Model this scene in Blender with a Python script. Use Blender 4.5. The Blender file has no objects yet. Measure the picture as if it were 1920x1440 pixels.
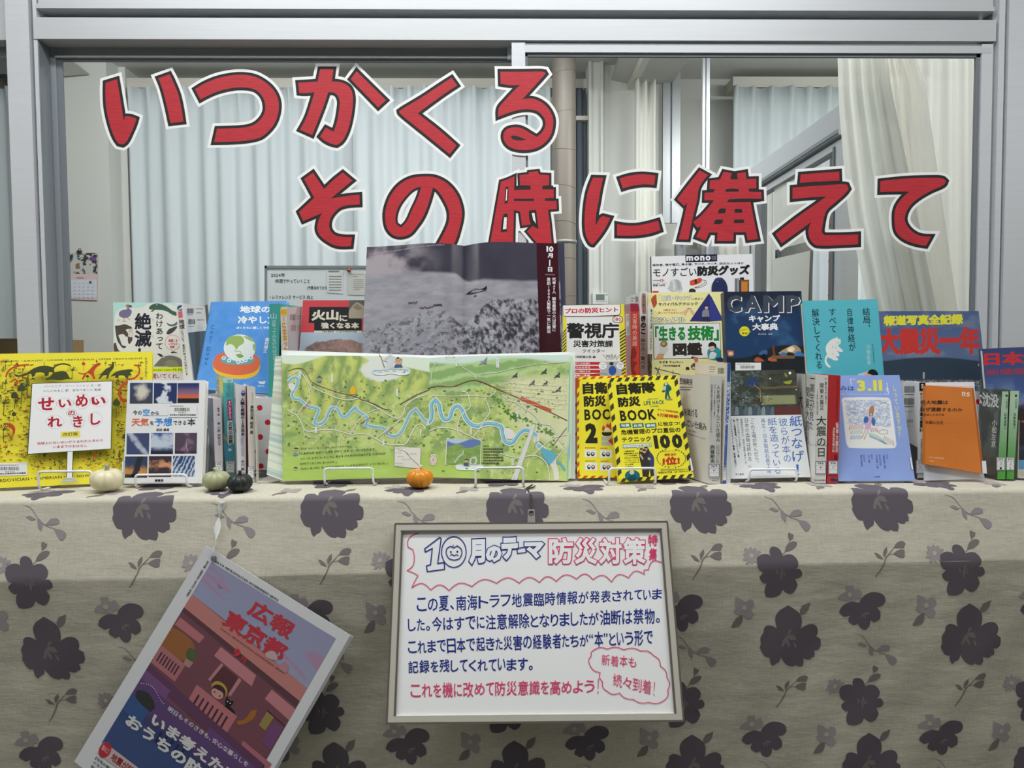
import bpy, math, random
import numpy as np
from mathutils import Vector
from mathutils.geometry import tessellate_polygon, delaunay_2d_cdt
PI = math.pi
SC = bpy.context.scene
COL = SC.collection
rnd = random.Random(7)

# ------------------------------------------------------------------ camera
CZ = 1.30                                   # camera height above the floor
F = 1332.0                                  # focal length in pixels of the 1920 x 1440 frame
PITCH, YAW, ROLL = math.radians(2.5), math.radians(1.2), 0.0068
fw = Vector((math.sin(YAW)*math.cos(PITCH), math.cos(YAW)*math.cos(PITCH), -math.sin(PITCH)))
r0 = Vector((math.cos(YAW), -math.sin(YAW), 0))
u0 = r0.cross(fw)
upv = u0*math.cos(ROLL) + r0*math.sin(ROLL)
rtv = r0*math.cos(ROLL) - u0*math.sin(ROLL)
CP = Vector((0, 0, CZ))
from mathutils import Matrix
cd = bpy.data.cameras.new('camera'); cd.sensor_width = 36; cd.lens = F/1920*36
cd.clip_start = 0.05; cd.clip_end = 60
cam = bpy.data.objects.new('camera', cd); COL.objects.link(cam)
cam.matrix_world = Matrix.Translation(CP) @ Matrix((rtv, upv, -fw)).transposed().to_4x4()
SC.camera = cam
SC.view_settings.view_transform = 'Standard'; SC.view_settings.look = 'None'
SC.view_settings.gamma = 1.0; SC.view_settings.use_curve_mapping = False
SC.view_settings.exposure = 0.0
SC.cycles.max_bounces = 6; SC.cycles.transparent_max_bounces = 12
SC.cycles.use_denoising = True
SC.cycles.caustics_reflective = False; SC.cycles.caustics_refractive = False

# ------------------------------------------------------------------ world and lights
w = bpy.data.worlds.new('world'); SC.world = w; w.use_nodes = True
w.node_tree.nodes['Background'].inputs[0].default_value = (0.75, 0.8, 0.85, 1)
w.node_tree.nodes['Background'].inputs[1].default_value = 0.25
CEIL = 2.95
def area(name, loc, sx, sy, power, col=(0.98, 0.995, 1.0), rx=0.0):
    l = bpy.data.lights.new(name, 'AREA'); l.shape = 'RECTANGLE'; l.size = sx; l.size_y = sy
    l.energy = power; l.color = col
    o = bpy.data.objects.new(name, l); o.location = loc; o.rotation_euler = (rx, 0, 0); COL.objects.link(o); return o
area('hall_tube_light', (-0.1, 0.80, CEIL-0.06), 2.8, 0.22, 38)
area('hall_tube_light', (-0.1, 0.15, CEIL-0.06), 2.8, 0.22, 24)
area('hall_tube_light', (-3.7, -0.7, CEIL-0.06), 0.22, 1.5, 24)
area('hall_tube_light', (3.7, -0.7, CEIL-0.06), 0.22, 1.5, 24)
area('office_tube_and_fill_light', (-0.9, 2.75, CEIL-0.02), 2.4, 0.25, 19, rx=1.0)
area('office_tube_and_fill_light', (-1.6, 2.35, CEIL-0.02), 1.8, 0.25, 17, rx=.8)  # unseen fill added to lift the left pillar and wall
area('office_tube_and_fill_light', (0.35, 3.1, CEIL-0.0), 0.7, 0.25, 16)  # unseen fill added to brighten the partition beam
area('side_room_tube_light', (2.6, 2.75, CEIL-0.02), 1.6, 0.25, 26, rx=.75)
area('near_window_fill_light', (1.75, 2.65, CEIL+0.0), 1.0, 0.2, 62)  # unseen fill added to brighten the lace curtains

# ------------------------------------------------------------------ projection helpers
def ray(px, py):
    return fw + rtv*((px-960)/F) - upv*((py-720)/F)
def on_y(px, py, Y):
    d = ray(px, py); return CP + d*(Y/d.y)
def on_z(px, py, z):
    d = ray(px, py); return CP + d*((z-CZ)/d.z)
class Plane:
    def __init__(s, p, n):
        s.p = Vector(p); s.n = Vector(n).normalized()
    def hit(s, px, py, off=0.0):
        d = ray(px, py); q = s.p + s.n*off
        return CP + d*((q-CP).dot(s.n)/d.dot(s.n))
    def __call__(s, px, py, off=0.0):
        return s.hit(px, py, off)
def bil(q, u, v):       # q = TL,TR,BR,BL ; v down
    return q[0]*((1-u)*(1-v)) + q[1]*(u*(1-v)) + q[2]*(u*v) + q[3]*((1-u)*v)

# ------------------------------------------------------------------ colour and materials
def lin1(c):
    return c/12.92 if c <= 0.04045 else ((c+0.055)/1.055)**2.4
GAIN = 1.18
def hx(h, g=None):
    g = GAIN if g is None else g
    return tuple(min(0.92, lin1(int(h[i:i+2], 16)/255)*g) for i in (0, 2, 4))
MATS = {}
def nodes(name):
    m = bpy.data.materials.new(name); m.use_nodes = True
    nt = m.node_tree; b = nt.nodes['Principled BSDF']; MATS[name] = m
    return m, nt, b
def setp(b, **k):
    for a, v in k.items():
        b.inputs[a.replace('_', ' ')].default_value = v
def plain(name, h, rough=0.5, metal=0.0, spec=0.5, g=None, noise=0.0, nscale=30, bump=0.0, stretch=(1, 1, 1)):
    if name in MATS: return MATS[name]
    m, nt, b = nodes(name); c = hx(h, g)
    setp(b, Base_Color=(*c, 1), Roughness=rough, Metallic=metal)
    b.inputs['Specular IOR Level'].default_value = spec
    if noise or bump:
        tc = nt.nodes.new('ShaderNodeTexCoord'); mp = nt.nodes.new('ShaderNodeMapping')
        mp.inputs['Scale'].default_value = stretch
        nt.links.new(tc.outputs['Object'], mp.inputs[0])
        nz = nt.nodes.new('ShaderNodeTexNoise'); nz.inputs['Scale'].default_value = nscale
        nz.inputs['Detail'].default_value = 5; nt.links.new(mp.outputs[0], nz.inputs['Vector'])
        if noise:
            mx = nt.nodes.new('ShaderNodeMix'); mx.data_type = 'RGBA'
            mx.inputs[6].default_value = (*[x*(1-noise) for x in c], 1)
            mx.inputs[7].default_value = (*[min(.95, x*(1+noise)) for x in c], 1)
            nt.links.new(nz.outputs['Fac'], mx.inputs[0]); nt.links.new(mx.outputs[2], b.inputs['Base Color'])
        if bump:
            bp = nt.nodes.new('ShaderNodeBump'); bp.inputs['Strength'].default_value = bump
            bp.inputs['Distance'].default_value = 0.002
            nt.links.new(nz.outputs['Fac'], bp.inputs['Height']); nt.links.new(bp.outputs[0], b.inputs['Normal'])
    return m
def printmat(name, rough, spec=0.5, streak=False):
    m, nt, b = nodes(name)
    a = nt.nodes.new('ShaderNodeAttribute'); a.attribute_name = 'Col'
    setp(b, Roughness=rough); b.inputs['Specular IOR Level'].default_value = spec
    if streak:      # felt-pen strokes
        tc = nt.nodes.new('ShaderNodeTexCoord'); mp = nt.nodes.new('ShaderNodeMapping')
        mp.inputs['Scale'].default_value = (3, 3, 40); mp.inputs['Rotation'].default_value = (0, 0.25, 0)
        nz = nt.nodes.new('ShaderNodeTexNoise'); nz.inputs['Scale'].default_value = 9; nz.inputs['Detail'].default_value = 6
        mx = nt.nodes.new('ShaderNodeMix'); mx.data_type = 'RGBA'; mx.blend_type = 'MULTIPLY'; mx.inputs[0].default_value = 1
        cr = nt.nodes.new('ShaderNodeValToRGB')
        cr.color_ramp.elements[0].position = .3; cr.color_ramp.elements[0].color = (.84, .76, .76, 1)
        cr.color_ramp.elements[1].position = .7; cr.color_ramp.elements[1].color = (1.12, 1.1, 1.1, 1)
        nt.links.new(tc.outputs['Object'], mp.inputs[0]); nt.links.new(mp.outputs[0], nz.inputs['Vector'])
        nt.links.new(nz.outputs['Fac'], cr.inputs[0]); nt.links.new(a.outputs['Color'], mx.inputs[6])
        nt.links.new(cr.outputs[0], mx.inputs[7]); nt.links.new(mx.outputs[2], b.inputs['Base Color'])
    else:
        nt.links.new(a.outputs['Color'], b.inputs['Base Color'])
    return m
P_MATTE = printmat('printed_matte_paper', 0.65, 0.3)
P_SATIN = printmat('printed_laminated_cover', 0.33, 0.4)
P_GLOSS = printmat('printed_glossy_film', 0.2, 0.5)
P_FELT = printmat('felt_pen_red', 0.5, 0.3, streak=True)

# ------------------------------------------------------------------ mesh helpers
def link(name, me, parent=None):
    o = bpy.data.objects.new(name, me); COL.objects.link(o)
    if parent is not None: o.parent = parent
    return o
def wloc(o):
    v = Vector((0, 0, 0))
    while o is not None:
        v += Vector(o.location); o = o.parent
    return v
def mk(name, verts, faces, mat, parent=None, cols=None, smooth=False, fmat=None, mats=None):
    base = wloc(parent) if parent is not None else Vector((0, 0, 0))
    me = bpy.data.meshes.new(name)
    me.from_pydata([(v[0]-base[0], v[1]-base[1], v[2]-base[2]) for v in verts], [], faces)
    if cols is not None:
        at = me.color_attributes.new('Col', 'FLOAT_COLOR', 'CORNER')
        n = np.array([len(f) for f in faces]); c = np.repeat(np.array(cols, dtype=np.float32), n, axis=0)
        c = np.concatenate([c, np.ones((len(c), 1), np.float32)], axis=1)
        at.data.foreach_set('color', c.ravel())
    if smooth: me.polygons.foreach_set('use_smooth', [True]*len(me.polygons))
    me.materials.append(mat); me.update()
    return link(name, me, parent)
def thing(name, loc, label, cat, group=None, kind=None):
    o = bpy.data.objects.new(name, None); o.location = loc; COL.objects.link(o)
    o.empty_display_size = 0.02
    if label: o['label'] = label
    if cat: o['category'] = cat
    if group: o['group'] = group
    if kind: o['kind'] = kind
    return o
def tag(o, label, cat, group=None):
    o['label'] = label; o['category'] = cat
    if group: o['group'] = group
    return o
def hexa(c):            # 8 corners: bottom 4 ccw, top 4 ccw
    return c, [(0, 3, 2, 1), (4, 5, 6, 7), (0, 1, 5, 4), (1, 2, 6, 5), (2, 3, 7, 6), (3, 0, 4, 7)]
class MB:
    def __init__(s): s.v = []; s.f = []
    def add(s, v, f):
        n = len(s.v); s.v += [Vector(x) for x in v]; s.f += [tuple(i+n for i in q) for q in f]; return s
    def box(s, x0, x1, y0, y1, z0, z1):
        return s.add(*hexa([(x0, y0, z0), (x1, y0, z0), (x1, y1, z0), (x0, y1, z0), (x0, y0, z1), (x1, y0, z1), (x1, y1, z1), (x0, y1, z1)]))
    def tube(s, pts, r, n=8, cap=True):
        pts = [Vector(p) for p in pts]; rs = r if isinstance(r, (list, tuple)) else [r]*len(pts)
        prev = None; rings = []
        for i, p in enumerate(pts):
            t = (pts[min(i+1, len(pts)-1)]-pts[max(i-1, 0)]).normalized()
            if prev is None:
                a = Vector((0, 0, 1)) if abs(t.z) < 0.9 else Vector((1, 0, 0)); u = t.cross(a).normalized()
            else: u = (prev - t*prev.dot(t)).normalized()
            prev = u; vv = t.cross(u)
            rings.append([p + (u*math.cos(2*PI*k/n)+vv*math.sin(2*PI*k/n))*rs[i] for k in range(n)])
        f = []
        for i in range(len(pts)-1):
            for k in range(n):
                f.append((i*n+k, i*n+(k+1) % n, (i+1)*n+(k+1) % n, (i+1)*n+k))
        if cap: f.append(tuple(range(n))[::-1]); f.append(tuple((len(pts)-1)*n+k for k in range(n)))
        return s.add([v for r_ in rings for v in r_], f)
    def build(s, name, mat, parent=None, smooth=False):
        return mk(name, s.v, s.f, mat, parent, smooth=smooth)
def fillet(pts, r, n=5):
    out = [Vector(pts[0])]
    for i in range(1, len(pts)-1):
        p = Vector(pts[i]); a = Vector(pts[i-1])-p; b = Vector(pts[i+1])-p
        rr = min(r, a.length*.45, b.length*.45); A = p+a.normalized()*rr; B = p+b.normalized()*rr
        for k in range(n+1):
            t = k/n; out.append(A*(1-t)**2 + p*2*t*(1-t) + B*t*t)
    out.append(Vector(pts[-1])); return out

# ------------------------------------------------------------------ noise
def _h(ix, iy, seed):
    n = (ix*374761393 + iy*668265263 + seed*1274126177) & 0x7fffffff
    n = ((n ^ (n >> 13))*1274126177) & 0x7fffffff
    return ((n ^ (n >> 16)) & 0xffff)/65535.0
def vnoise(x, y, seed=0):
    x = np.asarray(x, float); y = np.asarray(y, float)
    ix = np.floor(x).astype(np.int64); iy = np.floor(y).astype(np.int64)
    fx = x-ix; fy = y-iy; fx = fx*fx*(3-2*fx); fy = fy*fy*(3-2*fy)
    a = _h(ix, iy, seed); b = _h(ix+1, iy, seed); c = _h(ix, iy+1, seed); d = _h(ix+1, iy+1, seed)
    return (a*(1-fx)+b*fx)*(1-fy) + (c*(1-fx)+d*fx)*fy
def fbm(x, y, seed=0, o=4):
    t = 0; a = .5; s = 0
    for k in range(o):
        t = t + a*vnoise(x*2**k, y*2**k, seed+k*17); s += a; a *= .55
    return t/s
def mixc(a, b, t):
    a = np.array(a); b = np.array(b); t = np.asarray(t)[..., None]
    return a*(1-t)+b*t
def ss(x, a, b):
    t = np.clip((np.asarray(x)-a)/(b-a), 0, 1); return t*t*(3-2*t)

# ------------------------------------------------------------------ lettering
def union2d(polys):
    """one flat non-overlapping triangle mesh covering all the given convex polygons"""
    V = []; Ed = []; PP = []
    for p in polys:
        p = [(float(x[0]), float(x[1])) for x in p]
        a = sum(p[i][0]*p[(i+1) % len(p)][1]-p[(i+1) % len(p)][0]*p[i][1] for i in range(len(p)))
        if abs(a) < 1e-7: continue
        if a < 0: p = p[::-1]
        k = len(V); n = len(p); Ed += [(k+i, k+(i+1) % n) for i in range(n)]; V += [Vector(x) for x in p]; PP.append((p+[p[-1]])[:4] if n < 4 else p[:4])
    if not V: return [], []
    r = delaunay_2d_cdt(V, Ed, [], 0, 1e-5, False)
    R = np.array([tuple(v) for v in r[0]]); T = np.array([tuple(f) for f in r[2]]); C = R[T].mean(1)
    Q = np.array(PP); A_ = Q; B_ = np.roll(Q, -1, 1); keep = np.zeros(len(T), bool)
    for s0 in range(0, len(T), 4000):
        c = C[s0:s0+4000][:, None, None, :]
        cr = (B_[None, :, :, 0]-A_[None, :, :, 0])*(c[..., 1]-A_[None, :, :, 1])-(B_[None, :, :, 1]-A_[None, :, :, 1])*(c[..., 0]-A_[None, :, :, 0])
        keep[s0:s0+4000] = (cr >= -1e-9).all(2).any(1)
    return [tuple(v) for v in R], [tuple(int(i) for i in t) for t in T[keep]]
def halo_quads(pts, w, ml=1.9, eps=.5):
    """band of half-width w round a closed outline, sharp outer corners"""
    P = [Vector((float(a[0]), float(a[1]))) for a in pts]; Q = []
    for p in P:
        if not Q or (p-Q[-1]).length > eps: Q.append(p)
    while len(Q) > 2 and (Q[0]-Q[-1]).length < eps: Q.pop()
    P = Q; N = len(P); out = []
    if N < 3: return out
    for i in range(N):
        a, b = P[i], P[(i+1) % N]; d = (b-a).normalized(); n = Vector((-d.y, d.x))*w
        out.append([a+n, b+n, b-n, a-n])
        e = (P[(i+2) % N]-b).normalized(); n2 = Vector((-e.y, e.x))*w; cr = d.x*e.y-d.y*e.x
        if abs(cr) < .015 and d.dot(e) > 0: continue
        if cr > 0: n, n2 = -n, -n2
        m = n+n2
        if m.length > 1e-4:
            m.normalize(); kk = min(w/max(.05, m.dot(n)/w), ml*w)
            out.append([b, b+n, b+m*kk, b+n2])
    return out
GC = {}
def glyph(ch, w):
    k = (ch, w)
    if k in GC: return GC[k]
    if w:           # heavier weight: the plain glyph plus a band along its outline
        vs, fs = glyph(ch, 0)
        cnt = {}
        for f in fs:
            for a, b in zip(f, f[1:]+f[:1]):
                k2 = (min(a, b), max(a, b)); cnt.setdefault(k2, []).append((a, b))
        nxt = {e[0][0]: e[0][1] for e in cnt.values() if len(e) == 1}
        bands = []; left = set(nxt)
        while left:
            st0 = left.pop(); lp = [st0]; q = nxt.get(st0)
            while q is not None and q != st0 and q in left: left.discard(q); lp.append(q); q = nxt.get(q)
            bands += halo_quads([vs[i] for i in lp], w, 1.5, .008)
        if len(vs):
            U, Fu = union2d([[vs[i] for i in f] for f in fs]+bands)
            GC[k] = (np.array(U), Fu)
        else: GC[k] = (vs, fs)
        return GC[k]
    c = bpy.data.curves.new('g', 'FONT'); c.body = ch; c.size = 1; c.resolution_u = 2
    o = bpy.data.objects.new('g', c); COL.objects.link(o)
    m = bpy.data.meshes.new_from_object(o.evaluated_get(bpy.context.evaluated_depsgraph_get()))
    vs = np.array([(v.co.x, v.co.y) for v in m.vertices]) if len(m.vertices) else np.zeros((0, 2))
    fs = [tuple(p.vertices) for p in m.polygons]
    bpy.data.objects.remove(o); bpy.data.curves.remove(c); bpy.data.meshes.remove(m)
    GC[k] = (vs, fs); return GC[k]
def layout(s, w, vert=False, sp=1.0):
    V = []; Fc = []; x = 0.0; y = 0.0; n = 0; cid = []
    for ch in s:
        wide = ord(ch) > 0x2e80
        if ch in ' \u3000':
            if vert: y -= .5 if ch == ' ' else 1
            else: x += .35 if ch == ' ' else 1
            continue
        vs, fs = glyph(ch, w)
        if len(vs) == 0: continue
        vs = vs.copy()
        if vert:
            if wide:
                cx, cy = .5, .38
                if ch in 'ー「」（）〜『』': vs = np.stack([(vs[:, 1]-cy)+cx, -(vs[:, 0]-cx)+cy], 1)
                if ch in '、。': vs = vs + [.55, .55]
                if ch in 'っゃゅょッャュョ': vs = vs + [.08, .08]
            else:
                cx = (vs[:, 0].min()+vs[:, 0].max())/2; cy = .38
            P = vs - [cx, cy] + [0, y]; y -= sp*(1.0 if wide else .85)
        else:
            if wide: P = vs + [x, 0]; x += sp*(.62 if ch in '、。' else 1)
            else:
                mn = vs[:, 0].min(); P = vs - [mn, 0] + [x+.04, 0]; x += sp*(vs[:, 0].max()-mn+.1)
        V.append(P); Fc += [tuple(i+n for i in f) for f in fs]; n += len(P)
    V = np.concatenate(V) if V else np.zeros((0, 2))
    return V, Fc

def smooth_poly(pts, n=4, corner=42, closed=True):
    out = []; N = len(pts); P = [Vector((p[0], p[1])) for p in pts]
    def iscorner(i):
        if not closed and i in (0, N-1): return True
        a = P[i]-P[i-1]; b = P[(i+1) % N]-P[i]
        if a.length < 1e-6 or b.length < 1e-6: return True
        return math.degrees(a.angle(b)) > corner
    C = [iscorner(i) for i in range(N)]
    for i in range(N if closed else N-1):
        j = (i+1) % N; L = (P[j]-P[i]).length
        ti = Vector((0, 0)); tj = Vector((0, 0))
        if not C[i]:
            d = P[j]-P[i-1]; ti = d.normalized()*L
        if not C[j]:
            d = P[(j+1) % N]-P[i]; tj = d.normalized()*L
        if C[i] and C[j]: out.append(P[i][:]); continue
        if C[i]: ti = (P[j]-P[i])*1.5-tj*.5
        if C[j]: tj = (P[j]-P[i])*1.5-ti*.5
        for k in range(n):
            t = k/n; t2 = t*t; t3 = t2*t
            q = P[i]*(2*t3-3*t2+1)+ti*(t3-2*t2+t)+P[j]*(-2*t3+3*t2)+tj*(t3-t2)
            out.append(q[:])
    if not closed: out.append(P[-1][:])
    return out

class Art:
    """Flat print: polygons, strokes, lettering, laid on one surface of a thing."""
    def __init__(s, surf, off=0.0003, step=0.000006):
        s.surf = surf; s.V = []; s.F = []; s.C = []; s.off = off; s.step = step
        s.sc = 1.0; s.ox = 0.0; s.oy = 0.0; s.sx = 0.0; s.sy = 0.0; s.quad = None
    def frame(s, sc, ox, oy, sx=0.0, sy=0.0):
        s.sc, s.ox, s.oy, s.sx, s.sy = sc, ox, oy, sx, sy; s.quad = None; return s
    def unit(s, q):     # 0..1000 coordinates over a pixel quad TL,TR,BR,BL
        s.quad = [Vector((a[0], a[1])) for a in q]; return s
    def px(s, x, y):
        if s.quad: v = bil(s.quad, x/1000, y/1000); return v[0], v[1]
        return x/s.sc+s.ox, y/s.sc+s.oy
    def push(s, pts, faces, cols, same=False):
        if not same: s.off += s.step
        n = len(s.V)
        for p in pts:
            X, Y = s.px(p[0], p[1]); s.V.append(s.surf(X, Y, s.off))
        s.F += [tuple(i+n for i in f) for f in faces]
        if isinstance(cols, list): s.C += cols
        else: s.C += [cols]*len(faces)
    def poly(s, pts, c, sm=0, holes=None, same=False, corner=72):
        if sm: pts = smooth_poly(pts, sm, corner)
        loops = [[Vector((a[0], a[1], 0)) for a in pts]]
        for h in holes or []:
            h = smooth_poly(h, sm) if sm else h
            loops.append([Vector((a[0], a[1], 0)) for a in h])
        tr = tessellate_polygon(loops); flat = [p for l in loops for p in l]
        s.push([(p.x, p.y) for p in flat], [tuple(t) for t in tr], hx(c), same)
    def rect(s, x0, y0, x1, y1, c, same=False):
        s.push(s.bx(x0, y0, x1, y1), [(0, 1, 2, 3)], hx(c), same)
    def bx(s, x0, y0, x1, y1):
        w, h = x1-x0, y1-y0
        return [(x0, y0), (x1, y0+s.sx*w), (x1+s.sy*h, y1+s.sx*w), (x0+s.sy*h, y1)]
    def ell(s, cx, cy, rx, ry, c, n=20, same=False, rot=0):
        ca, sa = math.cos(rot), math.sin(rot)
        pts = [(cx+rx*math.cos(2*PI*k/n)*ca-ry*math.sin(2*PI*k/n)*sa, cy+rx*math.cos(2*PI*k/n)*sa+ry*math.sin(2*PI*k/n)*ca) for k in range(n)]
        s.push(pts, [tuple(range(n))], hx(c), same)
    def stroke(s, pts, w, c, closed=False, sm=0, cap=0.0, same=False, corner=42, ml=2.2):
        if sm: pts = smooth_poly(pts, sm, corner, closed)
        P = [Vector((a[0], a[1])) for a in pts]
        Q = [P[0]]
        for p in P[1:]:
            if (p-Q[-1]).length > 1e-4: Q.append(p)
        if closed and (Q[0]-Q[-1]).length < 1e-4: Q.pop()
        P = Q; N = len(P)
        if N < 2: return
        V = []; h = w/2
        for i in range(N):
            a = P[i]-P[i-1] if (i > 0 or closed) else P[1]-P[0]
            b = P[(i+1) % N]-P[i] if (i < N-1 or closed) else P[i]-P[i-1]
            a.normalize(); b.normalize()
            na = Vector((-a.y, a.x)); nb = Vector((-b.y, b.x)); m = na+nb
            if m.length < 1e-3: m = na
            m.normalize(); k = min(1/max(.05, m.dot(na)), ml); p = P[i].copy()
            if not closed and i == 0: p -= b*cap
            if not closed and i == N-1: p += a*cap
            V += [(p+m*h*k)[:], (p-m*h*k)[:]]
        M = N if closed else N-1
        s.push(V, [(2*i, 2*i+1, 2*((i+1) % N)+1, 2*((i+1) % N)) for i in range(M)], hx(c), same)
    def halo_polys(s, pts, w, sm=0, ml=1.9):
        return halo_quads(smooth_poly(pts, sm) if sm else pts, w, ml)
    def solid(s, polys, holes, w, c, sm=4, inner=1.0):
        """union of outlines grown by w, holes kept (shrunk by inner*w)"""
        L = []
        for p, h in zip(polys, holes):
            pp = smooth_poly(p, sm); hh = [smooth_poly(q, sm) for q in h or []]
            loops = [[Vector((a[0], a[1], 0)) for a in l] for l in [pp]+hh]
            flat = [v for l in loops for v in l]; L += [[flat[i] for i in t] for t in tessellate_polygon(loops)]
            if w:
                L += s.halo_polys(p, w, sm)
                for q in h or []: L += s.halo_polys(q, w*inner, sm)
        V, Fc = union2d(L); s.push(V, Fc, hx(c), False)
    def text(s, t, q, c, w=0.012, vert=False, sp=1.0, out=None, ow=0.05, same=False, bw=None):
        if len(q) == 4 and not isinstance(q[0], (tuple, list)): q = s.bx(*q)
        if out: s.text(t, q, out, ow, vert, sp, bw=w)
        V, Fc = layout(t, w, vert, sp)
        if len(V) == 0: return
        V0 = V if bw is None else layout(t, bw, vert, sp)[0]
        x0, y0 = V0.min(0); x1, y1 = V0.max(0)
        Q = [Vector(a[:2]) for a in q]; P = []
        for x, y in V:
            u = (x-x0)/max(1e-6, x1-x0); v = (y1-y)/max(1e-6, y1-y0); P.append(bil(Q, u, v)[:])
        s.push(P, Fc, hx(c))
    def lines(s, x0, y0, x1, y1, n, c, dash=0, vert=False, fill=.45):
        """rows of unreadably small print"""
        r = random.Random(int(x0*7+y0)); s.off += s.step
        for i in range(n):
            if vert:
                a = x0+(x1-x0)*(i+.5-fill/2)/n; b = x0+(x1-x0)*(i+.5+fill/2)/n; p = y0
                while p < y1:
                    L = (y1-y0)/40*(.6+r.random()); s.rect(a, p, b, min(y1, p+L), c, True); p += L*1.35
            else:
                a = y0+(y1-y0)*(i+.5-fill/2)/n; b = y0+(y1-y0)*(i+.5+fill/2)/n; p = x0
                end = x1 if i < n-1 else x0+(x1-x0)*(.5+.5*r.random())
                while p < end:
                    L = (x1-x0)/28*(.6+r.random()); s.rect(p, a, min(end, p+L), b, c, True); p += L*1.35
    def barcode(s, x0, y0, x1, y1, c='222222', n=26):
        r = random.Random(int(x0)); s.off += s.step; p = x0; u = (x1-x0)/n/1.7
        while p < x1:
            L = u*r.choice((.6, 1, 1.6)); s.rect(p, y0, min(x1, p+L), y1, c, True); p += L+u*r.choice((.6, 1, 1.4))
    def grid(s, q, nx, ny, fn, same=False):
        """picture areas: fn(u, v) -> linear colours, one cell each"""
        if len(q) == 4 and not isinstance(q[0], (tuple, list)): q = s.bx(*q)
        if not same: s.off += s.step
        Q = [Vector(a[:2]) for a in q]
        n = len(s.V)
        for j in range(ny+1):
            for i in range(nx+1):
                p = bil(Q, i/nx, j/ny); X, Y = s.px(p[0], p[1]); s.V.append(s.surf(X, Y, s.off))
        jj, ii = np.mgrid[0:ny, 0:nx]
        c = np.clip(np.asarray(fn((ii+.5)/nx, (jj+.5)/ny)), 0, .92).reshape(-1, 3)
        W = nx+1
        for j in range(ny):
            for i in range(nx):
                a = n+j*W+i; s.F.append((a, a+1, a+W+1, a+W))
        s.C += [tuple(x) for x in c]
    def build(s, name, mat, parent):
        return mk(name, s.V, s.F, mat, parent, cols=s.C)
# ================================================================== STRUCTURE
TZ = CZ-0.24                    # height of the display top
M_ALU = plain('brushed_aluminium', 'bfc2c6', 0.42, 0.2, noise=.05, nscale=6, stretch=(1, 1, 30))
M_ALUH = plain('brushed_aluminium_rail', 'b6b9bc', 0.4, 0.2, noise=.05, nscale=6, stretch=(1, 30, 30))
M_GASK = plain('dark_gasket', '6a7076', 0.6)
M_REC = plain('recess_shade_aluminium', '8c9298', 0.5, 0.3)  # darker copy of the aluminium, recess shade put into its colour
M_WALL = plain('painted_wall', 'c4c5c0', 0.8, noise=.04, nscale=3)
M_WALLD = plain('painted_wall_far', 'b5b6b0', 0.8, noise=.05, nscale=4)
M_CEIL = plain('ceiling_board', 'c9cac6', 0.9)
M_FLOOR = plain('vinyl_floor', '716e68', 0.35, noise=.08, nscale=8)
M_WOOD = plain('pale_pelmet_wood', 'bdb9b0', 0.6, noise=.07, nscale=5, stretch=(1, 8, 8))
def st(name, mb, mat, parent=None, smooth=False):
    o = mb.build(name, mat, parent, smooth)
    if parent is None: o['kind'] = 'structure'
    return o
YW = 1.70
X = lambda px, Y=YW, py=330: on_y(px, py, Y).x
Z = lambda py, Y=YW, px=960: on_y(px, py, Y).z
st('floor', MB().box(-4.2, 4.2, -5, 5, -.05, 0), M_FLOOR)
st('ceiling_hall', MB().box(-4.2, 4.2, -5, 1.9, CEIL, CEIL+.05), M_CEIL)
st('ceiling_office', MB().box(-4.2, 4.2, 1.9, 5, 3.05, 3.1), M_CEIL)
st('wall_rear', MB().box(-4.2, 4.2, -5.05, -5, 0, CEIL), M_WALL)
st('wall_left', MB().box(-4.25, -4.2, -5, 5, 0, 3.1), M_WALL)
st('wall_right', MB().box(4.2, 4.25, -5, 5, 0, 3.1), M_WALL)
st('wall_back', MB().box(-4.2, 4.2, 4.62, 4.7, 0, 3.1), M_WALLD)
ZS = TZ-0.03                    # sill height
st('wall_front', MB().box(-4.2, 4.2, 1.76, 1.86, 0, ZS), M_WALL)
ztop = Z(-60)
st('wall_front_upper', MB().box(-4.2, 4.2, 1.74, 1.86, ztop, 3.1), M_ALUH)

# --- main window
win = thing('window_1', (0, 1.76, ZS), None, None, kind='structure')
zf0, zf1 = Z(75), Z(35)
xl, xr = X(72), X(1862)
MB().box(xl, xr, YW, 1.80, zf0, zf1).build('header_fascia', M_ALUH, win)
MB().box(xl, xr, YW+.035, 1.80, zf1, Z(27)).build('header_channel', M_ALUH, win)
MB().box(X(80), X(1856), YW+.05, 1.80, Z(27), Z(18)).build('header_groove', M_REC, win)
MB().box(X(78), X(1858), YW, 1.80, Z(18), Z(9.5)).build('transom_lip', M_ALUH, win)
MB().box(X(80), X(1858), YW+.006, 1.80, Z(9.5), ztop).build('transom_face', M_ALUH, win)
zb = ZS
YR, YL = YW+.005, YW+.045       # front faces of the right (near) and left (far) sash
xm0, xm1 = X(961, YR), X(986, YR)
# jambs, left
MB().box(X(23), X(66), YW-.004, 1.77, 0, ztop).build('left_post', M_ALU, win)
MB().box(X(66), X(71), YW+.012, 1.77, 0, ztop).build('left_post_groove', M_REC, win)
MB().box(X(71), X(78), YW+.002, 1.77, 0, ztop).build('left_post_strip', M_ALU, win)
MB().box(X(78), X(79.5), YW+.004, 1.77, zb, zf0).build('left_shade_liner', plain('track_shadow_grey', '6f757b', .5), win)  # thin liner, the shade of the reveal put into its grey
MB().box(X(98, YL), X(112, YL), YL, 1.7545, zb, zf0).build('left_sash_stile', M_REC, win)
MB().box(X(112, YL), X(121.5, YL), YL+.003, 1.7545, zb, zf0).build('left_gasket', M_GASK, win)
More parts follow.
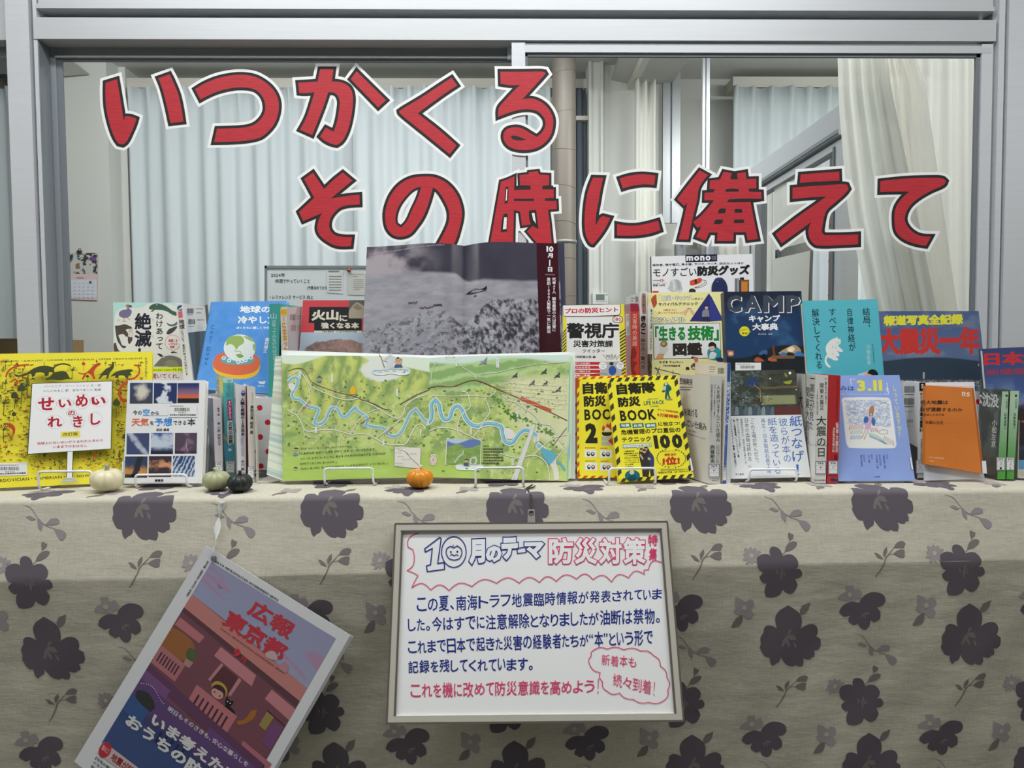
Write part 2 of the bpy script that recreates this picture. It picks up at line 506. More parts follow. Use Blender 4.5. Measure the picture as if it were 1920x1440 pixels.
# recess over left pane
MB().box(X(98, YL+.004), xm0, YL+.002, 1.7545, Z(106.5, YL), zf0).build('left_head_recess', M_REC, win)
MB().box(X(112, YL), xm0, YL-.004, 1.7545, Z(110, YL), Z(106.5, YL)).build('left_sash_rail', M_ALUH, win)
MB().box(X(112, YL), xm0, YL+.004, 1.7545, Z(115, YL), Z(110, YL)).build('left_rail_gasket', M_GASK, win)
MB().box(X(953, YL-.008), X(961, YL-.008), YL-.008, YL, Z(113, YL), zf0).build('sash_end_cap', M_ALU, win)
# meeting stile and right sash
MB().box(xm0, xm1, YR, YR+.018, zb, zf0-.001).build('meeting_stile', M_ALU, win)
MB().box(xm1, X(990.5, YR), YR+.005, YR+.013, zb, Z(99, YR)).build('stile_gasket', M_GASK, win)
MB().box(xm1, X(1853, YR), YR+.003, YR+.013, Z(87, YR), Z(80, YR)).build('right_rail_step', M_ALUH, win)
MB().box(xm1, X(1853, YR), YR-.0005, YR+.018, Z(98, YR), Z(87, YR)).build('right_sash_rail', M_ALUH, win)
MB().box(xm1, X(1838, YR), YR+.005, YR+.013, Z(104, YR), Z(98, YR)).build('right_rail_gasket', M_GASK, win)
MB().box(xm0, X(1862), YR+.02, 1.752, Z(80, YR), zf0).build('head_shadow_gap', M_GASK, win)
MB().box(X(1828.5, YR), X(1836, YR), YR+.005, YR+.013, zb, Z(98, YR)).build('right_gasket', M_GASK, win)
MB().box(X(1836, YR), X(1857, YR), YR, YR+.018, zb, Z(80, YR)).build('right_sash_stile', M_ALU, win)
MB().box(X(1857), X(1861.5), YW+.045, 1.752, zb, zf0).build('right_track', M_GASK, win)
MB().box(X(1861), X(1866), YW+.012, 1.752, 0, ztop).build('right_post_edge', M_REC, win)
MB().box(X(1866), X(1877), YW-.002, 1.752, 0, ztop).build('right_post_strip', M_ALU, win)
MB().box(X(1877), X(1882), YW+.012, 1.752, 0, ztop).build('right_post_groove', M_REC, win)
MB().box(X(1882), X(2150), YW-.006, 1.752, 0, ztop).build('right_post_panel', M_ALU, win)
MB().box(xl, X(1862), YW+.01, 1.7545, zb, zb+.03).build('sill_rail', M_ALUH, win)
# glass: real panes, thin, clear with soft reflections
gm = bpy.data.materials.new('window_glass'); gm.use_nodes = True; nt = gm.node_tree
for n in list(nt.nodes): nt.nodes.remove(n)
o_ = nt.nodes.new('ShaderNodeOutputMaterial'); tr_ = nt.nodes.new('ShaderNodeBsdfTransparent')
gl_ = nt.nodes.new('ShaderNodeBsdfGlossy'); gl_.inputs['Roughness'].default_value = 0.0
fr_ = nt.nodes.new('ShaderNodeFresnel'); fr_.inputs['IOR'].default_value = 1.5
ml_ = nt.nodes.new('ShaderNodeMath'); ml_.operation = 'MULTIPLY'; ml_.inputs[1].default_value = 1.5; ml_.use_clamp = True
mx_ = nt.nodes.new('ShaderNodeMixShader'); tr_.inputs[0].default_value = (.93, .95, .94, 1)
nt.links.new(fr_.outputs[0], ml_.inputs[0]); nt.links.new(ml_.outputs[0], mx_.inputs[0])
nt.links.new(tr_.outputs[0], mx_.inputs[1]); nt.links.new(gl_.outputs[0], mx_.inputs[2]); nt.links.new(mx_.outputs[0], o_.inputs[0])
YGL, YGR = YL+.007, YR+.012
def pane(x0, x1, y, z0, z1, par):
    mk('glass_pane', [(x0, y, z0), (x1, y, z0), (x1, y, z1), (x0, y, z1)], [(0, 1, 2, 3)], gm, par)
pane(X(119, YL), xm0, YGL, zb, Z(114, YL), win)
pane(xm1, X(1834, YR), YGR, zb, Z(102, YR), win)

# --- neighbouring window on the far left
w2 = thing('window_2', (X(-60), 1.76, ZS), None, None, kind='structure')
MB().box(X(-200), X(23), YW+.02, 1.86, Z(70), ztop).build('header_fascia', M_ALUH, w2)
MB().box(X(-200), X(23), YW+.06, 1.86, Z(90), Z(70)).build('head_recess', M_REC, w2)
MB().box(X(-200), X(-120), YW, 1.86, 0, Z(70)).build('left_post', M_ALU, w2)
pane(X(-120), X(23), YGL, zb, Z(90), w2)
st('wall_front_left', MB().box(-4.2, X(-200), 1.72, 1.86, 0, 3.1), M_WALL)
st('wall_front_right', MB().box(X(2150), 4.2, 1.72, 1.86, 0, 3.1), M_WALL)

# ================================================================== OFFICE BEHIND THE GLASS
YB = 4.6
XB = lambda px, Y=YB: on_y(px, 330, Y).x
ZB = lambda py, Y=YB, px=960: on_y(px, py, Y).z
# back wall details
st('trim_1', MB().box(XB(240), XB(1035), YB-.14, YB+.02, ZB(165, YB-.14), ZB(147, YB-.14)), M_WOOD)       # curtain pelmet
st('trim_2', MB().box(XB(1090), XB(1128), YB-.14, YB+.02, ZB(165, YB-.14), ZB(148, YB-.14)), M_WOOD)
st('trim_3', MB().box(XB(1360), XB(1720), YB-.14, YB+.02, ZB(163, YB-.14), ZB(143, YB-.14)), M_WOOD)
st('trim_4', MB().box(-4.2, XB(30), YB-.14, YB+.02, ZB(165, YB-.14), ZB(147, YB-.14)), M_WOOD)
st('wall_pillar_left', MB().box(XB(25, 4.3), XB(205, 4.3), 4.3, YB+.03, 0, 3.06), M_WALL)
st('wall_pillar_return', MB().box(XB(205, 4.44), XB(240, 4.44), 4.44, YB+.03, 0, 3.06), M_WALL)
# sloping soffit at the top left
a, b, c_ = on_y(112, 92, 4.28), on_y(168, 139, 4.28), on_y(112, 139, 4.28)
s0 = [on_y(40, 60, 4.28), on_y(118, 112, 4.28), on_y(168, 139, 4.28), on_y(40, 150, 4.28)]
s1 = [p + Vector((-.25, -1.2, .25)) for p in s0]
mk('soffit_beam', s0+s1, [(0, 1, 2, 3), (7, 6, 5, 4), (0, 4, 5, 1), (1, 5, 6, 2), (2, 6, 7, 3), (3, 7, 4, 0)], M_WALLD)['kind'] = 'structure'
# right: beige wall panel with frame post
st('wall_panel', MB().box(XB(1130, 4.4), XB(1235, 4.4), 4.4, 4.5, 0, 3.05), M_WALL)
st('trim_5', MB().box(XB(1104, 4.36), XB(1131, 4.36), 4.36, 4.5, 0, 3.05).box(XB(1104, 4.35), XB(1109, 4.35), 4.345, 4.37, 0, 3.05).box(XB(1126, 4.35), XB(1131, 4.35), 4.345, 4.37, 0, 3.05), plain('door_frame_paint', 'c2c3bd', .5))
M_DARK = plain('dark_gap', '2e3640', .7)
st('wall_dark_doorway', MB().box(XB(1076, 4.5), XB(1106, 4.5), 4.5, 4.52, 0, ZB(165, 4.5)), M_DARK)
st('trim_6', MB().box(XB(1080, 4.4), XB(1104, 4.4), 4.38, 4.42, ZB(227, 4.4), ZB(219, 4.4)), M_WOOD)
# soffit and pelmet running towards the window on the right
def prism(name, near, far, mat, parent=None):
    n = len(near); f = [tuple(range(n)), tuple(range(2*n-1, n-1, -1))] + [(i, i+n, (i+1) % n+n, (i+1) % n) for i in range(n)]
    return mk(name, list(near)+list(far), f, mat, parent)
def runs(pts_far, Yf, Yn):      # profile at the far depth, carried straight towards the camera
    far = [on_y(px, py, Yf) for px, py in pts_far]
    return [Vector((p.x, Yn, p.z)) for p in far], far
n_, f_ = runs([(1146, 150), (1180, 158), (1260, 158), (1260, 92), (1160, 92)], 4.4, 2.2)
prism('soffit_box', n_, f_, M_WALLD)['kind'] = 'structure'
n_, f_ = runs([(1177, 168), (1190, 166), (1190, 150), (1177, 152)], 4.38, 2.2)
prism('curtain_rail_box', n_, f_, M_WOOD)['kind'] = 'structure'
# aluminium partition running back from the window
XP = 1.107
part = thing('partition_frame', (XP, 3.4, 0), None, None, kind='structure')
def P_(px, py, Y): return on_y(px, py, Y)
Yn = 2.3
pz1, pz0 = P_(1573, 197, Yn).z, P_(1573, 252, Yn).z
MB().box(XP, XP+.07, Yn, 4.38, pz0, pz1).build('transom_beam', M_ALU, part)
MB().box(XP-.006, XP, Yn, 4.38, pz0+.004, pz0+.016).build('transom_bead', M_REC, part)
MB().box(XP+.012, XP+.05, Yn, 4.38, pz0-.035, pz0-.012).build('door_head_rail', M_ALU, part)
MB().box(XP+.018, XP+.044, Yn, 4.38, pz0-.012, pz0).build('door_track_gap', M_GASK, part)
for Yp, wd in ((Yn-.02, .05), (3.05, .045), (3.72, .045), (4.36, .05)):
    MB().box(XP+.004, XP+.06, Yp, Yp+wd, 0, pz0-.03).build('door_stile', M_ALU, part)
    MB().box(XP+.0, XP+.062, Yp+wd, Yp+wd+.012, 0, pz0-.03).build('stile_seal', M_GASK, part)
M_MUL = plain('mullion_aluminium', 'a0a3a5', .35, .3)
for (x0_, x1_, Yp) in ((1.022, 1.066, 4.37), (1.078, 1.128, 4.37), (XP-.002, XP+.012, 3.82), (XP+.018, XP+.036, 3.82)):
    MB().box(x0_, x1_, Yp, Yp+.03, pz1, 3.05).build('upper_mullion', M_MUL, part)
for (x0_, x1_, Yp) in ((1.066, 1.078, 4.375), (XP+.012, XP+.018, 3.825)):
    MB().box(x0_, x1_, Yp, Yp+.02, pz1, 3.05).build('mullion_groove', M_GASK, part)
mk('glass_pane', [(XP+.03, Yn, 0), (XP+.03, 4.38, 0), (XP+.03, 4.38, pz0), (XP+.03, Yn, pz0)], [(0, 1, 2, 3)], gm, part)
# paper sheets pasted on the partition glass
def sheet(name, label, pts, surf, mat, cat='paper', group=None):
    q = [surf(*p) for p in pts]; n = (q[1]-q[0]).cross(q[3]-q[0]).normalized()
    if n.dot(CP-q[0]) < 0: n = -n
    c, f = hexa([q[3]-n*.0006, q[2]-n*.0006, q[1]-n*.0006, q[0]-n*.0006, q[3], q[2], q[1], q[0]])
    o = mk(name, c, f, mat); o['label'] = label; o['category'] = cat
    if group: o['group'] = group
    return o
M_PAPER = plain('white_paper', 'cfd1cf', .8, noise=.02)
M_PAPER2 = plain('office_paper', 'c3c4bd', .8, noise=.03)
XPl = Plane((XP+.024, 0, 0), (-1, 0, 0))
sheet('poster', 'large blank white poster sheet on the partition glass behind the book stack', [(1449, 486), (1519, 470), (1514, 600), (1444, 600)], XPl, M_PAPER2, 'poster')
sheet('poster', 'white sheet higher up on the partition glass beside the letter え', [(1452, 350), (1540, 318), (1536, 448), (1450, 470)], XPl, M_PAPER2, 'poster')

# --- curtains
def curtain_mesh(x0, x1, zt, zb_, Y, pleat, amp, seed=0, sway=0.0, ny=14, taper=0.0):
    r = random.Random(seed); L = abs(x1-x0); nx = max(24, int(L/pleat*10)); V = []; Fc = []
    ph = [r.random()*6.28 for _ in range(4)]
    for j in range(ny+1):
        t = j/ny
        for i in range(nx+1):
            s_ = i/nx; x = x0+(x1-x0)*s_ + sway*t*t + (s_-.5)*taper*t
            a = 2*PI*s_*L/pleat + .9*math.sin(s_*L*5.1+ph[0]) + .25*t*math.sin(9*s_+ph[1])
            d = math.sin(a)*amp*(.55+.45*t) + amp*.5*math.sin(a*.37+ph[2]) + amp*.25*math.sin(a*2.3+ph[3])*t
            pin = amp*1.1*max(0, 1-t*14)*(1 if (math.sin(a) > .8) else 0)
            V.append((x, Y-d-pin, zt+(zb_-zt)*t))
    W = nx+1
    for j in range(ny):
        for i in range(nx):
            a = j*W+i; Fc.append((a, a+1, a+W+1, a+W))
    return V, Fc
M_CUR = plain('pale_blue_curtain', 'c3cacd', .85, noise=.05, nscale=4, stretch=(6, 6, .6))
M_CUR2 = plain('grey_blue_curtain', 'abb3b4', .85, noise=.05, nscale=4, stretch=(6, 6, .6))
def curtain(label, px0, px1, pyt, Y, mat, pleat=.105, amp=.022, seed=1, group=None, zb_=.25, **k):
    V, Fc = curtain_mesh(XB(px0, Y), XB(px1, Y), ZB(pyt, Y), zb_, Y, pleat, amp, seed, **k)
    o = mk('curtain', V, Fc, mat, smooth=True)
    so = o.modifiers.new('thickness', 'SOLIDIFY'); so.thickness = .002
    return tag(o, label, 'curtain', group)
G_ = 'pleated curtains along the office back wall'
curtain('pale blue pleated curtain hanging left of the letter か', 246, 668, 164, 4.44, M_CUR, seed=3, group=G_)
curtain('pale blue pleated curtain hanging behind the letters く and の', 660, 1032, 164, 4.36, M_CUR, seed=5, group=G_)
curtain('grey blue pleated curtain seen above the slanting aluminium beam', 1372, 1760, 163, 4.42, M_CUR2, pleat=.11, seed=8, group=G_)
curtain('narrow white curtain bunched beside the beige wall panel', 1190, 1228, 152, 4.25, plain('cream_curtain', 'd0d0c8', .85), pleat=.05, amp=.02, seed=9, ny=10)
curtain('slate blue curtain strip in the dark gap beside the round column', 1082, 1098, 170, 4.42, plain('slate_curtain', '525c66', .85), pleat=.06, amp=.015, seed=2)
curtain('pale curtain at the left edge beyond the window post', -90, 34, 165, 4.40, M_CUR, seed=12, group=G_, zb_=1.0)
# sheer lace curtains close behind the right pane
def sheer(name, h, alpha):
    m = bpy.data.materials.new(name); m.use_nodes = True; nt = m.node_tree; b = nt.nodes['Principled BSDF']
    out = nt.nodes['Material Output']; setp(b, Base_Color=(*hx(h), 1), Roughness=.9)
    tr = nt.nodes.new('ShaderNodeBsdfTransparent'); tl = nt.nodes.new('ShaderNodeBsdfTranslucent'); tl.inputs[0].default_value = (*hx(h), 1)
    m1 = nt.nodes.new('ShaderNodeMixShader'); m1.inputs[0].default_value = .35; m2 = nt.nodes.new('ShaderNodeMixShader')
    wv = nt.nodes.new('ShaderNodeTexWave'); tc = nt.nodes.new('ShaderNodeUVMap')
    wv.wave_type = 'BANDS'; wv.bands_direction = 'X'; wv.inputs['Scale'].default_value = 9; wv.inputs['Distortion'].default_value = 1.5
    mr = nt.nodes.new('ShaderNodeMapRange'); mr.inputs[3].default_value = alpha-.07; mr.inputs[4].default_value = min(1, alpha+.06)
    nt.links.new(tc.outputs[0], wv.inputs['Vector']); nt.links.new(wv.outputs['Fac'], mr.inputs[0])
    nt.links.new(b.outputs[0], m1.inputs[1]); nt.links.new(tl.outputs[0], m1.inputs[2])
    nt.links.new(tr.outputs[0], m2.inputs[1]); nt.links.new(m1.outputs[0], m2.inputs[2])
    nt.links.new(mr.outputs[0], m2.inputs[0]); nt.links.new(m2.outputs[0], out.inputs[0]); return m
def lace(label, left, right, Y, mat, pleats, amp, seed):
    """left / right: edges as pixel polylines from the rod down"""
    r = random.Random(seed); ph = [r.random()*6 for _ in range(3)]
    ny = 26; nx = pleats*12; V = []; Fc = []; UV = []
    ys = np.linspace(left[0][1], left[-1][1], ny+1)
    for j, y in enumerate(ys):
        a = np.interp(y, [p[1] for p in left], [p[0] for p in left]); b = np.interp(y, [p[1] for p in right], [p[0] for p in right])
        for i in range(nx+1):
            s_ = i/nx; an = 2*PI*pleats*s_+.8*math.sin(5*s_+ph[0])+.3*math.sin(j*.12+ph[1])
            p = on_y(a+(b-a)*s_, y, Y-amp*math.sin(an)-amp*.4*math.sin(an*.41+ph[2])); V.append(p); UV.append((s_*pleats*.5, j/ny))
    W = nx+1
    for j in range(ny):
        for i in range(nx):
            a = j*W+i; Fc.append((a, a+1, a+W+1, a+W))
    o = mk('lace_curtain', V, Fc, mat, smooth=True); uv = o.data.uv_layers.new(name='UVMap')
    for l in o.data.loops: uv.data[l.index].uv = UV[l.vertex_index]
    return tag(o, label, 'curtain', 'sheer curtains behind the right pane')
lace('straight sheer curtain along the right edge of the window', [(1690, 60), (1690, 900)], [(1850, 60), (1850, 900)], 2.02, sheer('sheer_lace_back', 'cfcdc6', .72), 5, .010, 4)
lace('middle sheer curtain slanting down to the right', [(1640, 60), (1652, 240), (1668, 420), (1735, 900)], [(1700, 60), (1735, 160), (1770, 400), (1840, 900)], 1.95, sheer('sheer_lace_mid', 'dedbd2', .8), 4, .010, 6)
lace('front sheer cream curtain gathered and slanting behind the letter て', [(1569, 60), (1573, 200), (1590, 400), (1612, 500), (1690, 900)], [(1660, 60), (1670, 160), (1720, 400), (1820, 900)], 1.88, sheer('sheer_lace_front', 'e9e6de', .9), 4, .012, 5)

# round wrapped column
col_ = thing('wrapped_column', (on_y(1058, 330, 3.9).x, 3.9, 0), 'round beige wrapped column standing in the office behind the meeting of the panes', 'column')
cx = on_y(1058, 330, 3.9).x; rc = .064
M_COLM = plain('beige_wrap', '6c645c', .45, noise=.07, nscale=9)
MB().tube([(cx, 3.9, 0), (cx, 3.9, 3.05)], rc, 28, False).build('column_shaft', M_COLM, col_, True)
zz = 1.2
for k in range(9):
    pts = [(cx+(rc+.001)*math.cos(2*PI*i/24), 3.9+(rc+.001)*math.sin(2*PI*i/24), zz+.012*math.sin(2*PI*i/24+k)) for i in range(25)]
    MB().tube(pts, .0012, 5, False).build('wrap_seam', plain('seam_brown', '7a6f65', .7), col_); zz += .2  # thin wrapping seams in one flat brown
# ledge band low on the column
MB().tube([(cx, 3.9, ZB(458, 3.9)), (cx, 3.9, ZB(452, 3.9))], rc+.004, 24).build('metal_band', plain('band_grey', '8a8a84', .5, .5), col_, True)

# wall calendar with clip
CALY = 4.29
cal = thing('wall_calendar', on_y(158, 563, CALY), 'pink bordered wall calendar clipped to the office wall at the left', 'calendar')
CP_ = Plane((0, CALY, 0), (0, -1, 0))
def slab(name, pts, surf, th, mat, parent=None):
    q = [surf(*p) for p in pts]; q2 = [surf(*p, -th) for p in pts]; n = len(q)
    return mk(name, q+q2, [tuple(range(n)), tuple(range(2*n-1, n-1, -1))]+[(i, i+n, (i+1) % n+n, (i+1) % n) for i in range(n)], mat, parent)
slab('calendar_pad', [(126, 473), (184, 474), (182, 563), (128, 561)], CP_, .008, plain('calendar_pink', 'cdb6b5', .7), cal)
A = Art(CP_, .0004, .0001).frame(6, 0, 440)
A.grid((770, 205, 1095, 440), 26, 20, lambda u, v: mixc(hx('b9b9b4'), hx('37383a'), ss(fbm(u*9, v*7, 5), .5, .62)))
A.rect(1008, 252, 1085, 292, '6a4a86'); A.poly([(850, 330), (890, 320), (900, 385), (850, 385)], '8a6a4c', 2)
A.rect(770, 505, 1088, 712, 'c9cdd6')
for r_ in range(5):
    for c in range(6): A.rect(780+c*50, 545+r_*40, 800+c*50, 552+r_*40, '9aa0aa')
A.rect(860, 480, 945, 487, 'a08f90'); A.rect(1005, 520, 1026, 548, '44424c')
A.build('calendar_print', P_MATTE, cal)
MB().box(on_y(146, 470, CALY).x, on_y(153, 470, CALY).x, CALY-.012, CALY+.005, on_y(150, 476, CALY).z, on_y(150, 470, CALY).z).tube([on_y(147, 470, CALY-.006), on_y(148, 466, CALY-.006), on_y(151, 466, CALY-.006), on_y(152, 470, CALY-.006)], .002, 6).build('binder_clip', plain('clip_black', '2b2b2c', .4), cal)
# wall controller
ctl = thing('wall_controller', on_y(1123, 568, 4.33), 'small white wall controller with a grey screen on the door frame post', 'controller')
CT_ = Plane((0, 4.33, 0), (0, -1, 0))
slab('controller_body', [(1111, 549), (1140, 549), (1140, 570), (1111, 570)], CT_, .03, plain('controller_white', 'cfd1ce', .4), ctl)
A = Art(CT_, .0004, .0001).frame(5.538, 1040, 460)
A.rect(428, 508, 518, 570, '6d7470'); A.rect(530, 505, 548, 520, '5aa070'); A.rect(428, 580, 545, 586, '9b9e9b')
A.build('controller_screen', P_MATTE, ctl)
# office whiteboard on a stand
WY = 3.2
ob = thing('office_whiteboard', on_y(620, 900, WY), 'free-standing office whiteboard with 2024 notes seen behind the books', 'whiteboard')
OB_ = Plane((0, WY, 0), (0, -1, 0))
slab('board_panel', [(499, 502), (760, 502), (760, 720), (499, 720)], OB_, .015, plain('office_board', 'd3d9db', .25), ob)
fr = MB()
for q in ([(496, 498), (763, 498), (763, 503), (496, 503)], [(496, 498), (500, 498), (500, 724), (496, 724)], [(759, 498), (763, 498), (763, 724), (759, 724)], [(496, 720), (763, 720), (763, 726), (496, 726)]):
    a_, b_, c_, d_ = [OB_(*p, .004) for p in q]; a2, b2, c2, d2 = [OB_(*p, -.018) for p in q]
    fr.add(*hexa([d_, c_, c2, d2, a_, b_, b2, a2]))
fr.build('board_frame', plain('board_frame_grey', '8f9597', .4, .5), ob)
MB().tube([OB_(520, 724), Vector((OB_(520, 724).x, WY, 0))], .012).tube([OB_(740, 724), Vector((OB_(740, 724).x, WY, 0))], .012).build('stand_legs', M_ALU, ob)
A = Art(OB_, .0006, .0001).frame(8.727, 480, 480)
A.text('2024年', (245, 278, 475, 345), '33363a'); A.text('1年間でやっていくこと', (315, 375, 880, 445), '33363a')
A.text('(予算決めてから', (835, 490, 1160, 560), '33363a'); A.text('・レファレンス サービス 向上', (225, 640, 935, 705), '33363a')
A.build('board_writing', P_MATTE, ob)
nb = sheet('note_paper', 'white handwritten note stuck on the office whiteboard', [(613, 507), (644, 508), (644, 551), (613, 549)], lambda x, y: OB_(x, y, .0016), M_PAPER, 'note')
A = Art(OB_, .0022, .0001).frame(8.727, 480, 480)
A.text('図書館報告', (1185, 238, 1365, 265), '55585c'); A.lines(1195, 310, 1400, 580, 6, '7a7d80', fill=.3)
A.build('note_writing', P_MATTE, nb)
nb = sheet('printed_sheet', 'cream printed form pinned at the right of the office whiteboard', [(652, 512), (700, 512), (700, 554), (652, 553)], lambda x, y: OB_(x, y, .0016), M_PAPER2, 'paper')
A = Art(OB_, .0022, .0001).frame(8.727, 480, 480)
A.lines(1585, 250, 1760, 350, 3, '93958f', fill=.2); A.lines(1590, 370, 1760, 560, 6, 'a0a29c', fill=.3)
A.build('form_print', P_MATTE, nb)
mg = MB(); c0 = OB_(654.5, 507, .001); mg.tube([c0, c0+Vector((0, -.012, 0))], [.0085, .0075], 16)
tag(mg.build('round_magnet', plain('magnet_red', '8f3a33', .4), None, True), 'round dark red magnet on the office whiteboard', 'magnet')
# cardboard box on the sill at far left
cb = thing('cardboard_box', (X(-30, 1.9), 1.98, ZS), 'brown cardboard box behind the neighbouring pane at the left edge', 'box')
bx0, bx1, bz = X(-130, 1.9), X(42, 1.9), on_y(10, 637, 1.9).z
M_CARD = plain('cardboard', '8b7049', .8, noise=.05)
MB().box(bx0, bx1, 1.9, 2.15, ZS-.3, bz).build('box_body', M_CARD, cb)
MB().box(bx0, bx1, 1.897, 2.02, bz, bz+.003).build('box_flap', M_CARD, cb); MB().box(bx0, bx1, 2.024, 2.153, bz, bz+.003).build('box_flap', M_CARD, cb)
MB().box(-2.6, -.7, 1.87, 2.4, ZS-.34, ZS-.3).build('office_shelf', plain('shelf_laminate', 'a9a79d', .5))
sh = bpy.data.objects['office_shelf']; tag(sh, 'plain laminate shelf under the cardboard box behind the window', 'shelf')
for xx in (-2.5, -.8):
    MB().box(xx-.02, xx+.02, 1.9, 2.35, 0, ZS-.34).build('shelf_leg', plain('shelf_laminate', 'a9a79d', .5), sh)
# ================================================================== WINDOW LETTERS
LP_R = Plane((0, YR-.0025, 0), (0, -1, 0)); LP_L = Plane((0, YGL-.0015, 0), (0, -1, 0))
RED, BLK, WHT = 'ad2f38', '242325', 'dfe0de'
def letter(ch, label, sc, ox, oy, polys, surf, holes=None, black=(), white=(), bw=None, ww=None, base=None):
    bw = bw or 5.2*sc; ww = ww or 10.4*sc
    t = thing('paper_letter', surf(*base), label, 'letter', 'red cut-out letters on the window')
    W = Art(surf, .0004, 0); W.frame(sc, ox, oy); B = Art(surf, .0009, 0); B.frame(sc, ox, oy); R = Art(surf, .0013, 0); R.frame(sc, ox, oy)
    holes = holes or [None]*len(polys)
    W.solid(polys, holes, ww, WHT); B.solid(polys, holes, bw, BLK, inner=.8); R.solid(polys, holes, 0, RED)
    R.off += .0002
    for p in black: R.poly(p, BLK, 3)
    R.off += .0002
    for p in white: R.poly(p, WHT, 0)
    W.build('paper_backing', P_MATTE, t); B.build('black_outline', P_MATTE, t)
    o = R.build('red_fill', P_FELT, t)
    return t
letter('い', 'red cut-out letter い, the leftmost on the window', 5.333, 180, 110, [
 [(95,240),(210,205),(235,350),(262,520),(278,620),(290,575),(350,580),(405,600),(385,665),(350,745),(310,825),(270,860),(225,850),(185,790),(150,700),(120,590),(100,480),(93,340)],
 [(622,195),(735,155),(770,225),(830,380),(875,630),(745,645),(700,440),(660,290)]], LP_L, base=(270, 280))
letter('つ', 'red cut-out letter つ curving between い and か', 5.333, 180, 110, [
 [(990,305),(1080,250),(1200,200),(1330,170),(1460,160),(1590,180),(1700,240),(1780,320),(1825,420),(1825,530),(1790,640),(1730,720),(1650,785),(1540,815),(1380,830),(1180,835),(1210,700),(1330,697),(1460,690),(1570,665),(1650,600),(1690,520),(1685,430),(1650,360),(1590,310),(1500,290),(1380,292),(1230,325),(1130,365),(1045,410)]], LP_L, base=(450, 270))
letter('か', 'red cut-out letter か with its separate slanting stroke', 5.333, 530, 110, [
 [(375,105),(508,105),(492,228),(560,232),(630,255),(680,300),(703,380),(700,480),(680,610),(650,720),(600,820),(540,865),(480,850),(420,820),(372,778),(432,690),(510,730),(545,620),(565,500),(570,430),(550,370),(510,340),(455,338),(415,460),(370,580),(295,765),(172,710),(240,580),(290,430),(318,335),(240,345),(165,342),(155,240),(250,235),(350,228)],
 [(740,125),(680,205),(955,488),(1035,415)]], LP_L, base=(620, 275))
letter('く', 'red cut-out letter く shaped like an arrowhead', 5.333, 530, 110, [
 [(1690,190),(1745,268),(1600,365),(1350,548),(1560,710),(1740,868),(1670,955),(1480,800),(1300,655),(1175,550),(1165,525),(1200,500),(1400,380),(1550,280)]], LP_L, base=(850, 290))
letter('る', 'red cut-out letter る, last of the upper row, over the meeting stile', 7.58, 880, 110, [
 [(440,185),(760,185),(1000,182),(1070,190),(1085,215),(1000,310),(880,440),(755,578),(860,565),(970,590),(1080,660),(1150,750),(1190,850),(1190,960),(1160,1080),(1090,1180),(980,1260),(860,1295),(720,1298),(600,1270),(520,1210),(485,1130),(490,1060),(530,1005),(600,980),(690,975),(780,1005),(870,1060),(955,1112),(1030,1050),(1078,960),(1075,870),(1030,800),(960,745),(860,722),(740,725),(610,755),(410,828),(420,700),(500,600),(620,470),(720,375),(600,378),(445,358)]],
 LP_R, black=[[(590,1115),(605,1095),(650,1095),(720,1115),(810,1152),(700,1162),(620,1145)]], base=(975, 285))
letter('そ', 'red cut-out letter そ, first of the lower row', 5.333, 540, 300, [
 [(250,125),(160,190),(262,378),(110,520),(152,610),(345,530),(310,590),(292,680),(310,740),(370,800),(480,858),(630,862),(640,772),(540,768),(460,745),(415,680),(420,600),(460,530),(540,468),(718,445),(715,348),(600,358),(430,385),(530,300),(645,205),(548,125),(460,195),(360,290),(300,200)]], LP_L, base=(640, 465))
letter('の', 'red cut-out letter の partly hidden by the open magazine', 5.333, 540, 300, [
 [(970,560),(985,460),(1030,350),(1110,250),(1220,185),(1350,165),(1480,175),(1600,240),(1690,350),(1735,480),(1738,570),(1715,680),(1670,820),(1600,930),(1450,930),(1515,815),(1580,690),(1610,600),(1605,500),(1560,400),(1500,310),(1450,275),(1400,450),(1350,570),(1290,660),(1220,740),(1130,768),(1050,750),(990,680)]],
 LP_L, holes=[[[(1330,268),(1300,370),(1240,500),(1190,610),(1130,675),(1080,640),(1075,570),(1110,460),(1190,350),(1260,290)]]], base=(800, 470))
letter('時', 'red cut-out kanji 時 above the open magazine', 5.333, 900, 300, [
 [(210,215),(270,195),(345,162),(342,300),(332,870),(95,870)],
 [(395,152),(485,140),(490,120),(580,112),(590,145),(692,150),(692,250),(625,258),(625,292),(738,292),(738,380),(650,385),(650,408),(765,408),(768,490),(680,498),(700,650),(722,880),(610,880),(470,715),(530,655),(585,685),(560,500),(490,505),(508,645),(420,658),(400,515),(335,500),(340,408),(540,408),(540,388),(340,388),(340,300),(505,295),(505,255),(400,252)]],
 LP_R, black=[[(255,268),(282,268),(276,425),(246,436)], [(234,548),(276,538),(270,714),(208,720)], [(342,388),(540,386),(538,410),(342,410)], [(352,258),(505,256),(503,296),(344,298)], [(625,258),(692,256),(730,256),(738,292),(628,292)], [(650,384),(740,382),(760,408),(648,408)], [(490,505),(556,502),(585,685),(508,640)]],
 white=[[(264,292),(274,292),(268,405),(256,408)], [(242,572),(268,572),(264,690),(228,694)], [(518,530),(545,528),(560,636),(532,600)]], bw=22, ww=48, base=(985, 465))
